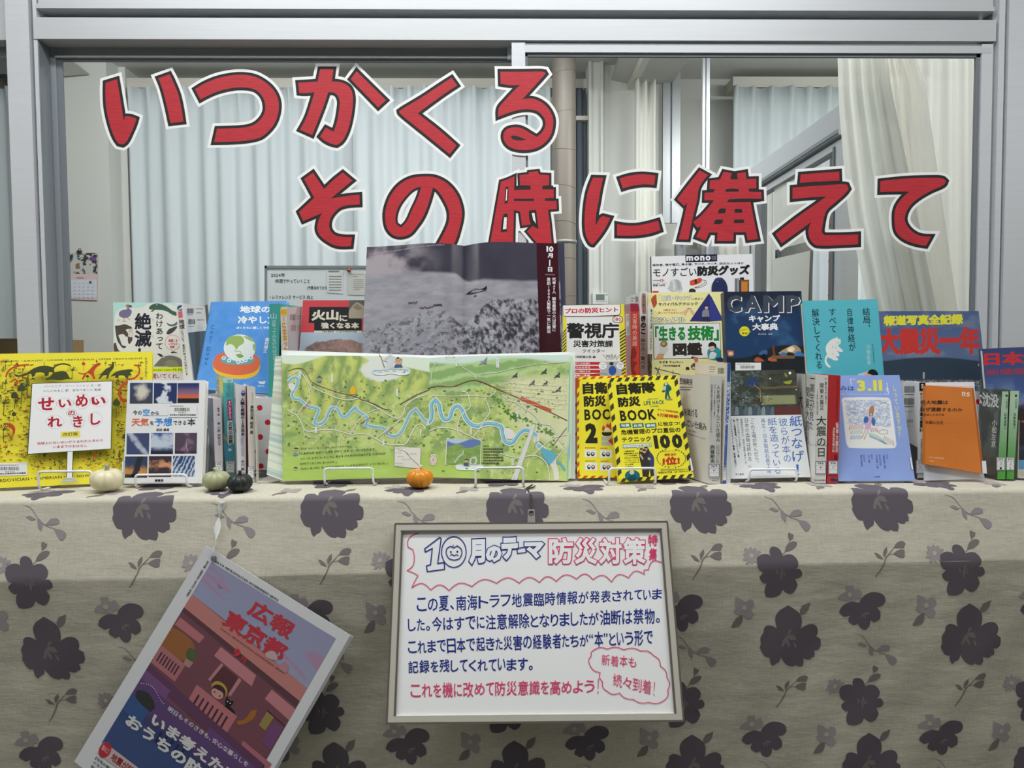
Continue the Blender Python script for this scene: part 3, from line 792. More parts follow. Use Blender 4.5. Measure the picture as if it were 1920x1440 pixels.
letter('に', 'red cut-out letter に to the right of the round column', 5.333, 900, 300, [
 [(1130,175),(1232,178),(1205,300),(1185,420),(1160,560),(1158,655),(1200,580),(1230,560),(1305,578),(1260,670),(1200,760),(1130,845),(1110,840),(1090,820),(1055,740),(1045,620),(1055,450),(1080,310)],
 [(1395,185),(1500,155),(1620,142),(1755,155),(1742,250),(1640,245),(1520,260),(1430,285)],
 [(1370,640),(1480,655),(1600,650),(1780,605),(1805,700),(1700,735),(1560,755),(1370,755)]], LP_R, base=(1150, 470))
letter('備', 'red cut-out kanji 備 with many crossing strokes', 8, 1250, 300, [
 [(495,155),(622,225),(490,410),(460,590),(385,900),(325,1195),(180,1190),(250,910),(310,640),(262,690),(158,590),(300,400)],
 [(855,175),(985,200),(955,290),(1065,288),(1055,200),(1185,178),(1200,285),(1345,280),(1345,425),(1230,430),(1235,475),(1420,480),(1425,580),(1255,605),(1300,850),(1370,1185),(1215,1205),(1190,1085),(1005,1085),(1000,1215),(755,1215),(765,1090),(640,1088),(580,1210),(440,1158),(520,995),(458,1018),(395,925),(500,850),(620,720),(710,605),(565,605),(568,490),(700,485),(725,440),(640,435),(650,310),(800,290)]],
 LP_R, black=[[(895,435),(1075,435),(1085,472),(880,475)], [(940,590),(1425,583),(1420,602),(1270,625),(910,632)], [(795,735),(890,732),(880,795),(775,800)], [(1020,735),(1125,732),(1138,790),(1018,790)], [(735,900),(845,898),(828,950),(708,957)], [(1015,895),(1155,892),(1165,940),(1008,948)], [(985,200),(1055,200),(1065,288),(955,290)]], bw=38, ww=78, base=(1350, 460))
letter('え', 'red cut-out letter え between the kanji and the last letter', 5.19, 1430, 300, [
 [(370,140),(745,112),(748,200),(362,222)],
 [(290,268),(600,245),(780,235),(820,240),(838,280),(800,330),(700,420),(620,495),(590,600),(575,700),(600,730),(760,730),(930,722),(930,820),(750,830),(530,832),(480,800),(450,740),(445,680),(470,605),(340,700),(185,812),(125,720),(330,560),(500,440),(620,355),(450,365),(290,380)]], LP_R, base=(1550, 468))
letter('て', 'red cut-out letter て, the rightmost on the window', 5.19, 1430, 300, [
 [(1145,205),(1400,180),(1650,172),(1750,178),(1785,205),(1760,245),(1640,300),(1520,370),(1430,450),(1385,550),(1395,620),(1450,690),(1530,735),(1640,745),(1590,835),(1480,815),(1370,770),(1300,700),(1282,600),(1290,480),(1340,390),(1425,308),(1280,308),(1142,312)]], LP_R, base=(1725, 470))

# ================================================================== DISPLAY TABLE AND CLOTH
tb = thing('display_counter', (0, 1.45, 0), 'low counter hidden under the flowered cloth, carrying all the books', 'counter')
M_LAM = plain('counter_laminate', 'b5b2a6', .6)
TX0, TX1 = -1.45, 1.45
YE = on_z(960, 926, TZ).y
MB().box(TX0, TX1, YE+.004, 1.70, TZ-.035, TZ-.003).build('counter_top', M_LAM, tb)
MB().box(TX0+.03, TX1-.03, YE+.22, 1.69, .05, TZ-.035).build('counter_body', M_LAM, tb)
MB().box(TX0+.05, TX1-.05, YE+.25, 1.67, 0, .05).build('plinth', M_GASK, tb)
# cloth surface: u along the counter, s = distance from its back edge
A1, A2 = math.radians(-11), math.radians(6.5)     # upper fall leans out, lower fall hangs back in
L0 = 1.70-YE; RC = .010; L1 = RC*(PI/2-A1*-1) if False else RC*(PI/2)
pe = Plane((0, YE-.004, TZ), (0, -math.cos(A1), -math.sin(A1)))
LU0 = .118
def LUf(u): return LU0-.008*u
def cloth(u, s, off=0.0):
    """returns point on the cloth; rounded edge, crease, slow ripples"""
    ripple = lambda t: (.0022*math.sin(u*9+t*3)+.0012*math.sin(u*23-t*11)+.0007*math.sin(u*51+t*31))
    if s <= L0-RC:
        p = Vector((u, 1.70-s, TZ+.0012*math.sin(u*7+s*9)*0.3)); n = Vector((0, 0, 1))
    else:
        a_end = PI/2+A1
        if s < L0-RC+RC*a_end:
            a = (s-(L0-RC))/RC; c = Vector((u, YE+RC-.006, TZ-RC)); n = Vector((0, -math.sin(a), math.cos(a))); p = c+n*RC
        else:
            t = s-(L0-RC+RC*a_end); c = Vector((u, YE+RC-.006, TZ-RC)); n1 = Vector((0, -math.sin(a_end), math.cos(a_end)))
            d1 = Vector((0, -math.cos(a_end), -math.sin(a_end)))
            a2 = PI/2+A2; n2 = Vector((0, -math.sin(a2), math.cos(a2))); d2 = Vector((0, -math.cos(a2), -math.sin(a2)))
            LU = LUf(u); k = min(1, max(0, (t-LU+.006)/.012)); n = (n1*(1-k)+n2*k).normalized()
            base = c+n1*RC
            if t <= LU: p = base+d1*t; r_ = ripple(t)*min(1, t/.1)*.35
            else: p = base+d1*LU+d2*(t-LU); r_ = ripple(t)*(.35+min(1, (t-LU)/.15)*.9)
            p = p+n*r_
    return p+n*off
def cloth_inv(px, py):
    """pixel -> (u, s) on the falls or on the top"""
    d = ray(px, py); a_end = PI/2+A1; c = Vector((0, YE+RC-.006, TZ-RC)); n1 = Vector((0, -math.sin(a_end), math.cos(a_end))); d1 = Vector((0, -math.cos(a_end), -math.sin(a_end)))
    a2 = PI/2+A2; n2 = Vector((0, -math.sin(a2), math.cos(a2))); d2 = Vector((0, -math.cos(a2), -math.sin(a2)))
    b = c+n1*RC; q = CP+d*((b-CP).dot(n1)/d.dot(n1)); t = (q-b).dot(d1); LU = LUf(q.x)
    if t > LU:
        b2 = b+d1*LU; q = CP+d*((b2-CP).dot(n2)/d.dot(n2)); t = LU+(q-b2).dot(d2)
    return q.x, L0-RC+RC*a_end+t
US = np.linspace(TX0-.01, TX1+.01, 190)
SS = np.concatenate([np.linspace(0, L0-RC, 16), np.linspace(L0-RC, L0-RC+RC*(PI/2+A1), 15)[1:], np.linspace(L0-RC+RC*(PI/2+A1), L0+1.02, 110)[1:]])
scr = L0-RC+RC*(PI/2+A1)+LU0
SS = np.sort(np.append(SS, np.linspace(scr-.022, scr+.022, 15)))
V = [cloth(u, s) for s in SS for u in US]; W_ = len(US)
Fc = [(j*W_+i, (j+1)*W_+i, (j+1)*W_+i+1, j*W_+i+1) for j in range(len(SS)-1) for i in range(W_-1)]
mc, nt, b = nodes('linen_cloth'); base_c = hx('b8b3a4')
tc = nt.nodes.new('ShaderNodeTexCoord'); setp(b, Roughness=.9); b.inputs['Specular IOR Level'].default_value = .1
def nz(scale, st_, det=4):
    mp = nt.nodes.new('ShaderNodeMapping'); mp.inputs['Scale'].default_value = st_; nt.links.new(tc.outputs['Object'], mp.inputs[0])
    n = nt.nodes.new('ShaderNodeTexNoise'); n.inputs['Scale'].default_value = scale; n.inputs['Detail'].default_value = det
    nt.links.new(mp.outputs[0], n.inputs['Vector']); return n
n1_, n2_, n3_ = nz(60, (1, 8, 8)), nz(60, (9, 2, 1)), nz(6, (1, 1, 2.5), 6)
def mth(op, a, b_):
    m = nt.nodes.new('ShaderNodeMath'); m.operation = op
    for i, x in enumerate((a, b_)):
        if isinstance(x, (int, float)): m.inputs[i].default_value = x
        else: nt.links.new(x, m.inputs[i])
    return m.outputs[0]
mixv = mth('ADD', mth('MULTIPLY', n1_.outputs['Fac'], .45), mth('ADD', mth('MULTIPLY', n2_.outputs['Fac'], .3), mth('MULTIPLY', n3_.outputs['Fac'], .25)))
cr = nt.nodes.new('ShaderNodeValToRGB'); nt.links.new(mixv, cr.inputs[0])
cr.color_ramp.elements[0].position = .36; cr.color_ramp.elements[0].color = (*[x*.86 for x in base_c], 1)
cr.color_ramp.elements[1].position = .64; cr.color_ramp.elements[1].color = (*[x*1.10 for x in base_c], 1)
nt.links.new(cr.outputs[0], b.inputs['Base Color'])
bp = nt.nodes.new('ShaderNodeBump'); bp.inputs['Strength'].default_value = .5; bp.inputs['Distance'].default_value = .004
nt.links.new(mth('ADD', mth('MULTIPLY', n3_.outputs['Fac'], 2.0), mth('MULTIPLY', mixv, .25)), bp.inputs['Height']); nt.links.new(bp.outputs[0], b.inputs['Normal'])
ct = mk('tablecloth', V, Fc, mc, smooth=True)
tag(ct, 'beige linen tablecloth printed with dark grey flowers draped over the counter', 'tablecloth')
so = ct.modifiers.new('thickness', 'SOLIDIFY'); so.thickness = .0008; so.offset = 1; so.use_flip_normals = False
# --- printed motifs
DK, MD, LT, PL = '5f5960', '77706e', '989192', '8c8789'
def TA(pts): return [(x/5.144+1360, y/5.144+980) for x, y in pts]
def TC(pts): return [(x/6+1280, y/6+900) for x, y in pts]
mot = []    # (anchor name, colour, polygon in pixels, layer)
star = TA([(430,245),(465,230),(520,255),(555,320),(600,305),(650,312),(700,370),(700,420),(670,450),(715,445),(740,480),(738,515),(700,538),(670,535),(698,600),(665,665),(620,690),(575,665),(552,640),(530,690),(470,718),(395,715),(378,660),(395,590),(415,565),(380,585),(345,560),(328,520),(360,487),(385,482),(330,455),(305,390),(305,335),(350,305),(410,305),(436,325),(425,280)])
mot += [('s', DK, star, 1), ('s', MD, TA([(485,450),(500,455),(515,500),(495,495)]), 2), ('s', MD, TA([(540,435),(555,430),(550,480),(545,545),(530,545),(530,490)]), 2),
        ('s', MD, TA([(552,470),(575,458),(572,478),(555,488)]), 2), ('s', MD, TA([(552,492),(585,490),(583,505),(555,508)]), 2),
        ('s', MD, TA([(572,278),(580,240),(600,205),(650,180),(690,190),(680,225),(630,265)]), 1), ('s', MD, TA([(603,100),(618,93),(632,108),(655,112),(650,145),(618,172),(605,140)]), 1),
        ('s', MD, TA([(553,305),(575,270),(579,272),(560,308)]), 1), ('s', MD, TA([(613,165),(618,165),(618,195),(614,195)]), 1)]
for k in range(10):     # small daisy
    a_ = k*2*PI/10+.2; c_, s_ = math.cos(a_), math.sin(a_); rr = 88+10*math.sin(k*2.3)
    q = [(250+c_*20-s_*8, 318+s_*20+c_*8), (250+c_*rr*.7-s_*19, 318+s_*rr*.7+c_*19), (250+c_*rr-s_*8, 318+s_*rr+c_*8), (250+c_*rr+s_*8, 318+s_*rr-c_*8), (250+c_*rr*.7+s_*19, 318+s_*rr*.7-c_*19), (250+c_*20+s_*8, 318+s_*20-c_*8)]
    mot.append(('s', LT, TA(q), 0))
mot.append(('s', LT, TA([(250+40*math.cos(t), 318+40*math.sin(t)) for t in np.linspace(0, 2*PI, 13)[:-1]]), 0))
CLC = 'b0aa98'
mot.append(('s', CLC, TA([(250+20*math.cos(t), 318+23*math.sin(t)) for t in np.linspace(0, 2*PI, 11)[:-1]]), 3))
mot += [('b', LT, TA([(95,715),(150,735),(195,765),(225,740),(262,742),(278,790),(265,820),(240,835),(275,880),(255,925),(210,930),(170,895),(130,890),(90,865),(85,830),(105,830),(92,780)]), 0),
        ('b', CLC, TA([(180+23*math.cos(t), 815+25*math.sin(t)) for t in np.linspace(0, 2*PI, 11)[:-1]]), 3),
        ('b', MD, TA([(163,893),(165,940),(140,990),(100,1005),(55,1012),(75,965),(110,915)]), 1)]
big = TA([(605,798),(660,830),(710,870),(735,920),(735,985),(722,1025),(780,990),(835,980),(880,1000),(895,1050),(880,1100),(920,1125),(922,1190),(900,1225),(852,1232),(865,1265),(858,1298),(840,1298),(810,1320),(760,1310),(742,1295),(757,1340),(740,1385),(700,1382),(675,1370),(650,1385),(590,1365),(545,1310),(528,1278),(520,1330),(480,1355),(455,1378),(432,1340),(428,1295),(380,1285),(350,1240),(335,1200),(345,1170),(340,1110),(370,1060),(378,1015),(410,992),(460,1000),(500,1025),(485,960),(488,900),(530,845),(580,815)])
mot += [('g', DK, big, 1), ('g', MD, TA([(720,895),(718,850),(745,800),(822,768),(800,840),(770,875)]), 1), ('g', MD, TA([(593,1075),(610,1035),(640,1022),(630,1055),(600,1080)]), 2),
        ('g', MD, TA([(580,1095),(620,1075),(665,1085),(683,1130),(640,1130),(600,1115),(625,1190),(610,1200),(580,1150),(560,1195),(538,1195),(550,1140)]), 2), ('g', MD, TA([(650,1140),(685,1175),(685,1212),(665,1200)]), 2)]
mot += [('t', DK, TA([(1395,670),(1480,672),(1525,700),(1535,750),(1500,795),(1445,808),(1485,850),(1485,920),(1430,955),(1390,930),(1385,985),(1350,1025),(1310,1018),(1278,970),(1240,988),(1190,955),(1190,925),(1210,893),(1150,910),(1100,870),(1130,810),(1200,770),(1290,772),(1320,720)]), 1),
        ('t', MD, TA([(1345,862),(1385,858),(1380,885),(1350,880),(1352,918),(1340,918),(1338,880),(1318,915),(1305,912),(1320,880)]), 2),
        ('t', LT, TA([(1160,608),(1235,605),(1235,655),(1290,635),(1315,690),(1300,730),(1255,735),(1250,765),(1100,745),(1085,735),(1120,690),(1170,668)]), 0),
        ('t', CLC, TA([(1200+24*math.cos(t), 697+24*math.sin(t)) for t in np.linspace(0, 2*PI, 11)[:-1]]), 3)]
mot += [('p', MD, TC([(100,1118),(150,1045),(196,960),(210,905),(258,846),(310,787),(313,792),(263,854),(222,910),(207,965),(160,1050),(110,1118)]), 1),
        ('p', MD, TC([(88,840),(130,850),(165,880),(192,918),(130,900)]), 1), ('p', MD, TC([(200,900),(188,840),(205,805),(235,775),(238,830)]), 1),
        ('p', MD, TC([(310,790),(350,730),(410,712),(445,730),(442,755),(428,765),(432,788),(380,787)]), 1), ('p', MD, TC([(305,855),(345,822),(395,804),(430,808),(437,835),(424,850),(436,875),(418,898),(370,892)]), 1),
        ('p', MD, TC([(255,860),(310,852),(310,858),(255,866)]), 1),
        ('q', PL, TC([(915,186),(1010,216),(1092,318),(1162,383),(1220,416),(1312,447),(1310,453),(1216,423),(1156,390),(1085,322),(1006,222),(915,190)]), 1),
        ('q', PL, TC([(965,320),(1010,305),(1060,330),(1082,342),(1040,358)]), 1), ('q', PL, TC([(1095,330),(1130,350),(1160,400),(1158,475),(1115,430)]), 1),
        ('q', PL, TC([(1190,405),(1240,340),(1300,330),(1340,355),(1335,395),(1270,408)]), 1), ('q', PL, TC([(1295,450),(1370,460),(1420,490),(1435,520),(1425,545),(1405,574),(1370,565),(1330,510)]), 1)]
def cinv(p): return np.array(cloth_inv(*p))
k0, k1, k2 = cinv((1480, 1198)), cinv((1815, 1200)), cinv((1633, 1431))
a_v = np.array([k1[0]-k0[0], 0.0]); b_v = np.array([a_v[0]*.5, k2[1]-k0[1]])
FV, FF, FCo = [], [], []
for grp, colr, poly, lay in mot:
    uv = [cinv(p) for p in (smooth_poly(poly, 3, 50) if len(poly) > 6 else poly)]
    if grp == 'q': uv = [p+np.array([0, 0]) for p in uv]
    # inner points keep the print hugging the ripples
    P2 = [Vector((float(p[0]), float(p[1]))) for p in uv]; n0 = len(P2)
    xs = [p.x for p in P2]; ys = [p.y for p in P2]; h = .009
    if max(xs)-min(xs) > .02:
        x = min(xs)+h/2
        while x < max(xs):
            y = min(ys)+h/2
            while y < max(ys):
                P2.append(Vector((x, y))); y += h
            x += h
    r_ = delaunay_2d_cdt(P2, [(i, (i+1) % n0) for i in range(n0)], [], 1, 1e-6)
    vs0, fs0 = r_[0], r_[2]; vs = vs0; fs = fs0
    sa, sb = L0-RC, L0-RC+RC*(PI/2+A1)
    for i in range(-6, 8):
        for j in range(-4, 5):
            if j % 2 == 0: du = i*a_v[0]+(j//2)*0.0
            else: du = i*a_v[0]-a_v[0]*.5
            dv = j*b_v[1]
            if any(not (TX0 < v.x+du < TX1 and 0 < v.y+dv < L0+1.0) for v in (vs[0], vs[len(vs)//2])): continue
            if max(v.x for v in vs)+du > TX1 or min(v.x for v in vs)+du < TX0 or min(v.y for v in vs)+dv < 0 or max(v.y for v in vs)+dv > L0+1.0: continue
            vs, fs = vs0, fs0
            if min(v.y for v in vs0)+dv < sb+.002 and max(v.y for v in vs0)+dv > sa-.002:
                P3 = list(P2); edge = [s_ for s_ in np.linspace(sa-.001, sb+.001, 15)]; x = min(xs)
                while x < max(xs)+h: P3 += [Vector((x, float(s_-dv))) for s_ in edge]; x += .006
                # outline refined as well
                ol = []
                for q in range(n0):
                    a3, b3 = P2[q], P2[(q+1) % n0]; m3 = max(1, int(abs(b3.y-a3.y)/.0015)); ol += [a3.lerp(b3, k3/m3) for k3 in range(m3)]
                r3 = delaunay_2d_cdt(ol+P3[n0:], [(q, (q+1) % len(ol)) for q in range(len(ol))], [], 1, 1e-6); vs, fs = r3[0], r3[2]
            n = len(FV); FV += [cloth(v.x+du, v.y+dv, .0013+lay*.00012) for v in vs]
            FF += [tuple(q+n for q in f) for f in fs]; FCo += [hx(colr)]*len(fs)
fp = mk('flower_print', FV, FF, printmat('printed_linen', .92, .05), ct, cols=FCo, smooth=True)
# ================================================================== BOOK BUILDERS
RZ = TZ+0.152                    # top of the riser behind the front row
M_PAGES = plain('book_pages', 'd8d2c0', .8, noise=.04, nscale=200, stretch=(1, 1, 1))
CM = {}
def cmat(h, rough=.35):
    k = 'cover_'+h+('g' if rough < .3 else '')
    return plain(k, h, rough)
def blk(fn, u0, u1, v0, v1, d0, d1):
    c = [fn(u0, v0, d0), fn(u1, v0, d0), fn(u1, v0, d1), fn(u0, v0, d1), fn(u0, v1, d0), fn(u1, v1, d0), fn(u1, v1, d1), fn(u0, v1, d1)]
    return hexa(c)
class Book: pass
class CoverPlane(Plane):
    """cover face of a standing book; print never runs past its edges"""
    def __init__(s, p, n, dv, L): Plane.__init__(s, p, n); s.dv = dv; s.L = L
    def __call__(s, px, py, off=0.0):
        q = s.hit(px, py, off); d = (q-s.p).dot(s.dv)
        if d > s.L: q = q-s.dv*(d-s.L)
        elif d < 0: q = q-s.dv*d
        return q
def face_book(label, q, tilt, th, cover, base=None, Yc=None, spine='L', yaw=0.0, group=None, ov=.003, pages=None, name='book', spinecol=None, back=None):
    """face-out book; q = pixel corners TL,TR,BR,BL of its front; base = height it stands on; Yc = (px,py,Y) anchor instead"""
    if yaw == 'auto':
        pa, pb2 = on_z(*q[3], base), on_z(*q[2], base); yaw = -math.degrees(math.atan2(pb2.y-pa.y, pb2.x-pa.x))*-1
    t, yw = math.radians(tilt), math.radians(yaw)
    if base is not None: base += th*math.sin(t)
    n = Vector((math.sin(yw)*math.cos(t), -math.cos(yw)*math.cos(t), math.sin(t)))
    if Yc: P = on_y(*Yc)
    else:
        bx_ = ((q[2][0]+q[3][0])/2, (q[2][1]+q[3][1])/2); P = on_z(*bx_, base)
    pl = Plane(P, n); Q = [pl.hit(*p) for p in q]
    B = Book(); B.plane = pl; B.q = q; B.Q = Q; B.n = n
    c0 = (Q[2]+Q[3])/2
    e = thing(name, c0, label, 'book', group); B.root = e
    fn = lambda u, v, d: bil(Q, u, 1-v)-n*d
    W = (Q[1]-Q[0]).length; H = (Q[0]-Q[3]).length; ct_ = .0012
    mb = MB(); mb.add(*blk(fn, 0, 1, 0, 1, 0, ct_)); mb.add(*blk(fn, 0, 1, 0, 1, th-ct_, th))
    su = ct_/W
    if spine == 'L': mb.add(*blk(fn, 0, su, 0, 1, ct_, th-ct_))
    elif spine == 'R': mb.add(*blk(fn, 1-su, 1, 0, 1, ct_, th-ct_))
    mb.build('cover', cmat(cover), e)
    pu0 = su if spine == 'L' else ov/W; pu1 = 1-su if spine == 'R' else 1-ov/W
    pb = MB().add(*blk(fn, pu0, pu1, ov/H, 1-ov/H, ct_, th-ct_)); pb.build('page_block', M_PAGES, e)
    return B
def solve_far(A, farx, py, L, default):
    d = ray(farx, py); dx, dy = d.x, d.y     # point CP + k d (horizontal) at distance L from A
    ax, ay = CP.x-A.x, CP.y-A.y
    a = dx*dx+dy*dy; b = 2*(ax*dx+ay*dy); c = ax*ax+ay*ay-L*L; D = b*b-4*a*c
    if D < 0: return Vector(default).normalized()
    k = (-b+math.sqrt(D))/(2*a); E = Vector((CP.x+dx*k, CP.y+dy*k, 0)); v = E-Vector((A.x, A.y, 0)); v.z = 0
    return v.normalized()
def spine_book(label, q, farx, side, L, cover, base=None, Ya=None, th=None, group=None, spinecol=None, name='book', pages=True, dv=None):
    """standing book with spine quad q (pixels TL,TR,BR,BL) and one cover receding to pixel column farx"""
    ia = 3 if side == 'L' else 2; ib = 2 if side == 'L' else 3
    A = on_z(*q[ia], base) if base is not None else on_y(*q[ia], Ya)
    dv = Vector(dv).normalized() if dv else solve_far(A, farx, q[ia][1], L, (0, 1, 0))
    pl = Plane(A, (-dv.x, -dv.y, 0)); Q = [pl.hit(*p) for p in q]
    B = Book(); B.plane = pl; B.q = q
    e = thing(name, (Q[2]+Q[3])/2, label, 'book', group); B.root = e
    fn = lambda u, v, d: bil(Q, u, 1-v)+dv*d
    W = (Q[1]-Q[0]).length; H = (Q[0]-Q[3]).length; c_ = .0012; cu = c_/W
    mb = MB(); mb.add(*blk(fn, 0, cu, 0, 1, 0, L)); mb.add(*blk(fn, 1-cu, 1, 0, 1, 0, L)); mb.add(*blk(fn, cu, 1-cu, 0, 1, 0, c_))
    mb.build('cover', cmat(cover), e)
    MB().add(*blk(fn, cu, 1-cu, .003/H, 1-.003/H, c_, L-.003)).build('page_block', M_PAGES, e)
    S_, T_ = (Q[3], Q[0]) if side == 'L' else (Q[2], Q[1])
    nn = dv.cross(T_-S_).normalized()
    if nn.dot(CP-S_) < 0: nn = -nn
    B.cover = CoverPlane(S_, nn, dv, L); B.Q = Q; B.dv = dv; B.L = L; B.fn = fn
    if spinecol:
        a = Art(pl, .0003); a.poly(q, spinecol); a.build('spine_band', P_SATIN, e)
    return B
def callno(B, surf, x0, y0, x1, y1, rows=('', '', ''), sx=0.0, sy=0.0, part=True):
    """library call-number label, pixel box"""
    a = Art(surf, .0010, .000006); a.sx, a.sy = sx, sy
    a.rect(x0, y0, x1, y1, 'd9dada'); w = x1-x0; h = y1-y0; lw = max(.5, w*.045)
    q = a.bx(x0+lw, y0+lw, x1-lw, y1-lw); a.stroke(q, lw*1.2, '232a5c', True)
    n = len(rows)
    for i in range(1, n): a.rect(x0+lw, y0+h*i/n, x1-lw, y0+h*i/n+.5, '8e93a8')
    for i, r in enumerate(rows):
        if r: a.text(r, (x0+w*(.22 if len(r) > 1 else .38), y0+h*(i+.25)/n, x1-w*(.22 if len(r) > 1 else .38), y0+h*(i+.78)/n), '2b2b30', .015)
    o = a.build('call_number_label', P_SATIN, B.root); return o
def barsticker(B, surf, sc, ox, oy, x0, y0, x1, y1, num='', sx=0.0, sy=0.0):
    a = Art(surf, .0010, .000006).frame(sc, ox, oy, sx, sy); w, h = x1-x0, y1-y0
    a.rect(x0, y0, x1, y1, 'd4d5d3'); r = lambda *k: a.bx(*k)
    a.lines(x0+w*.05, y0+h*.08, x1-w*.05, y0+h*.2, 1, '77777a', fill=.6)
    a.barcode(x0+w*.2, y0+h*.27, x0+w*.75, y0+h*.55)
    if num: a.text(num, (x0+w*.34, y0+h*.6, x0+w*.62, y0+h*.71), '333333')
    a.text('東京都立多摩高等学校図書館', (x0+w*.04, y0+h*.76, x1-w*.04, y0+h*.9), '2a2a2a', .03)
    return a.build('barcode_sticker', P_SATIN, B.root)
def wire_stand(label, x0, x1, ytop, ybot, Yb=None, depth=.09):
    """white coated wire stand: front lip, feet and the rest leaning behind the book"""
    zt = TZ+.0024; P0 = on_z((x0+x1)/2, ybot, zt); Yf = P0.y
    xa, xb = on_y(x0, ybot, Yf).x, on_y(x1, ybot, Yf).x; zl = on_y((x0+x1)/2, ytop, Yf).z
    e = thing('wire_book_stand', P0, label, 'book stand', 'white wire stands in the front row')
    m = plain('white_coated_wire', 'd6d8da', .3); r = .0021; yb = Yf+depth
    lp = fillet([(xa, yb, zt), (xa-.002, Yf+.012, zt), (xa, Yf, zt+.006), (xa, Yf, zl), (xb, Yf, zl), (xb, Yf, zt+.006), (xb+.002, Yf+.012, zt), (xb, yb, zt)], .007, 5)
    MB().tube(lp, r, 8).build('front_lip', m, e, True)
    bk = fillet([(xa, yb, zt), (xa+.004, yb+.028, zt+.10), (xb-.004, yb+.028, zt+.10), (xb, yb, zt)], .012, 5)
    MB().tube(bk, r, 8).build('back_rest', m, e, True)
    return e

# ================================================================== RISER
YRI = 1.458
RX0, RX1 = on_y(214, 745, 1.45).x, on_y(1850, 745, 1.45).x
rs = thing('display_riser', (0, YRI+.08, TZ), 'box riser wrapped in white paper with red dots, carrying the back row of books', 'riser')
M_RIS = plain('white_wrapping_paper', 'c9c9c8', .4)
MB().box(RX0, RX1, YRI, 1.66, TZ+.003, RZ).build('riser_box', M_RIS, rs)
A = Art(Plane((0, YRI, 0), (0, -1, 0)), .0004, 0).frame(1, 0, 0)
zr0, zr1 = TZ+.012, RZ-.01; k = 0
for j in range(5):
    for i in range(60):
        x = RX0+.01+i*.031+(j % 2)*.0155; z = TZ+.012+j*.03
        if x > RX1-.01: continue
        n = len(A.V); pts = [Vector((x+.0056*math.cos(2*PI*q/14), YRI-.0004, z+.0056*math.sin(2*PI*q/14))) for q in range(14)]
        A.V += pts; A.F.append(tuple(n+q for q in range(14))); A.C.append(hx('b8232c'))
for j in range(3):
    for i in range(59):
        x = RX0+.012+i*.031+(j % 2)*.0155; yy = YRI+.02+j*.03
        if x > RX1-.01: continue
        n = len(A.V); A.V += [Vector((x+.0056*math.cos(2*PI*q/14), yy+.0056*math.sin(2*PI*q/14), RZ+.0003)) for q in range(14)]
        A.F.append(tuple(n+q for q in range(14))); A.C.append(hx('b8232c'))
A.build('dot_print', P_SATIN, rs)

# ================================================================== LEFT, BACK ROW
# わけあって絶滅
B = face_book('white and mint book of extinct animals with a dodo, behind the yellow picture book', [(212, 567), (342, 568), (351, 738), (217, 738)], 7, .014, 'd2d2cb', base=RZ, spine='R')
A = Art(B.plane).frame(9, 205, 560)
A.grid((68, 68, 1140, 1660), 12, 18, lambda u, v: mixc(hx('d3d3cc'), hx('cbcbc4'), fbm(u*3, v*3, 2)))
A.poly([(66,66),(720,68),(640,100),(560,140),(480,155),(380,150),(250,150),(150,190),(105,260),(85,420),(85,900),(70,1650),(75,900)], 'a5cdc6', 3)
A.poly([(720,68),(1120,72),(1130,130),(1000,90),(860,80)], 'a5cdc6', 3)
# dodo
A.poly([(160,265),(175,220),(230,190),(290,180),(300,140),(278,125),(290,100),(340,105),(378,120),(378,148),(345,140),(335,165),(375,200),(372,250),(340,300),(280,325),(215,320),(170,290)], '6b6a85', 3)
A.poly([(330,105),(378,122),(376,148),(340,138)], '4b3c33', 3); A.poly([(278,125),(290,98),(335,104),(325,135),(290,145)], '9a7850', 3)
A.stroke([(245,318),(250,378)], 9, 'a14e37'); A.stroke([(205,384),(295,382)], 7, 'a14e37'); A.stroke([(280,318),(320,330),(345,365)], 8, 'a14e37')
A.ell(155, 365, 26, 20, 'b9bcbb')
# sabre-toothed beast
A.poly([(95,455),(180,450),(255,430),(330,455),(380,485),(388,520),(330,510),(275,525),(300,560),(320,600),(310,640),(280,640),(240,600),(200,600),(150,620),(185,700),(215,780),(285,800),(270,835),(220,830),(180,780),(140,720),(118,640),(105,560)], '4d4640', 3)
A.poly([(320,520),(385,500),(398,620),(385,640),(372,560),(350,570),(350,650),(338,660),(325,580)], 'b8b0a3', 3)
A.poly([(310,630),(350,650),(385,640),(388,700),(365,735),(345,765),(320,750)], '4d4640', 3)
A.poly([(75,760),(110,740),(150,860),(190,890),(80,895)], '54463c', 3)
# green dinosaur head and neck
A.poly([(668,160),(690,120),(760,85),(830,82),(900,100),(980,140),(1060,200),(1128,230),(1130,292),(1060,270),(980,220),(900,195),(820,190),(770,190),(720,225),(700,210),(740,185),(680,178)], '3f5a4c', 3)
A.ell(800, 103, 8, 8, 'c9c9c0')
A.poly([(968,400),(1020,430),(1080,430),(1140,385),(1140,440),(1070,465),(1010,460),(975,430)], '5e6271', 3)
A.poly([(1000,520),(1060,490),(1140,460),(1140,490),(1080,560),(1000,605),(960,585)], '3d403d', 3)
A.text('わけあって', (785, 240, 905, 855), '23232e', .02, True); A.text('絶滅した', (425, 240, 715, 1380), '23232e', .03, True)
for t in range(24): A.rect(1068+128*math.cos(t*.262)-4, 740+128*math.sin(t*.262)-4, 1068+128*math.cos(t*.262)+6, 740+128*math.sin(t*.262)+6, 'c07f84')
A.stroke([(1068+128*math.cos(t*.2), 740+128*math.sin(t*.2)) for t in range(31)], 5, 'c07f84', True)
A.text('絶滅した', (1000, 680, 1150, 735), 'b54450', .03); A.text('いきもの', (1000, 740, 1150, 785), 'b54450', .02); A.text('図鑑', (1025, 795, 1100, 835), 'b54450', .02)
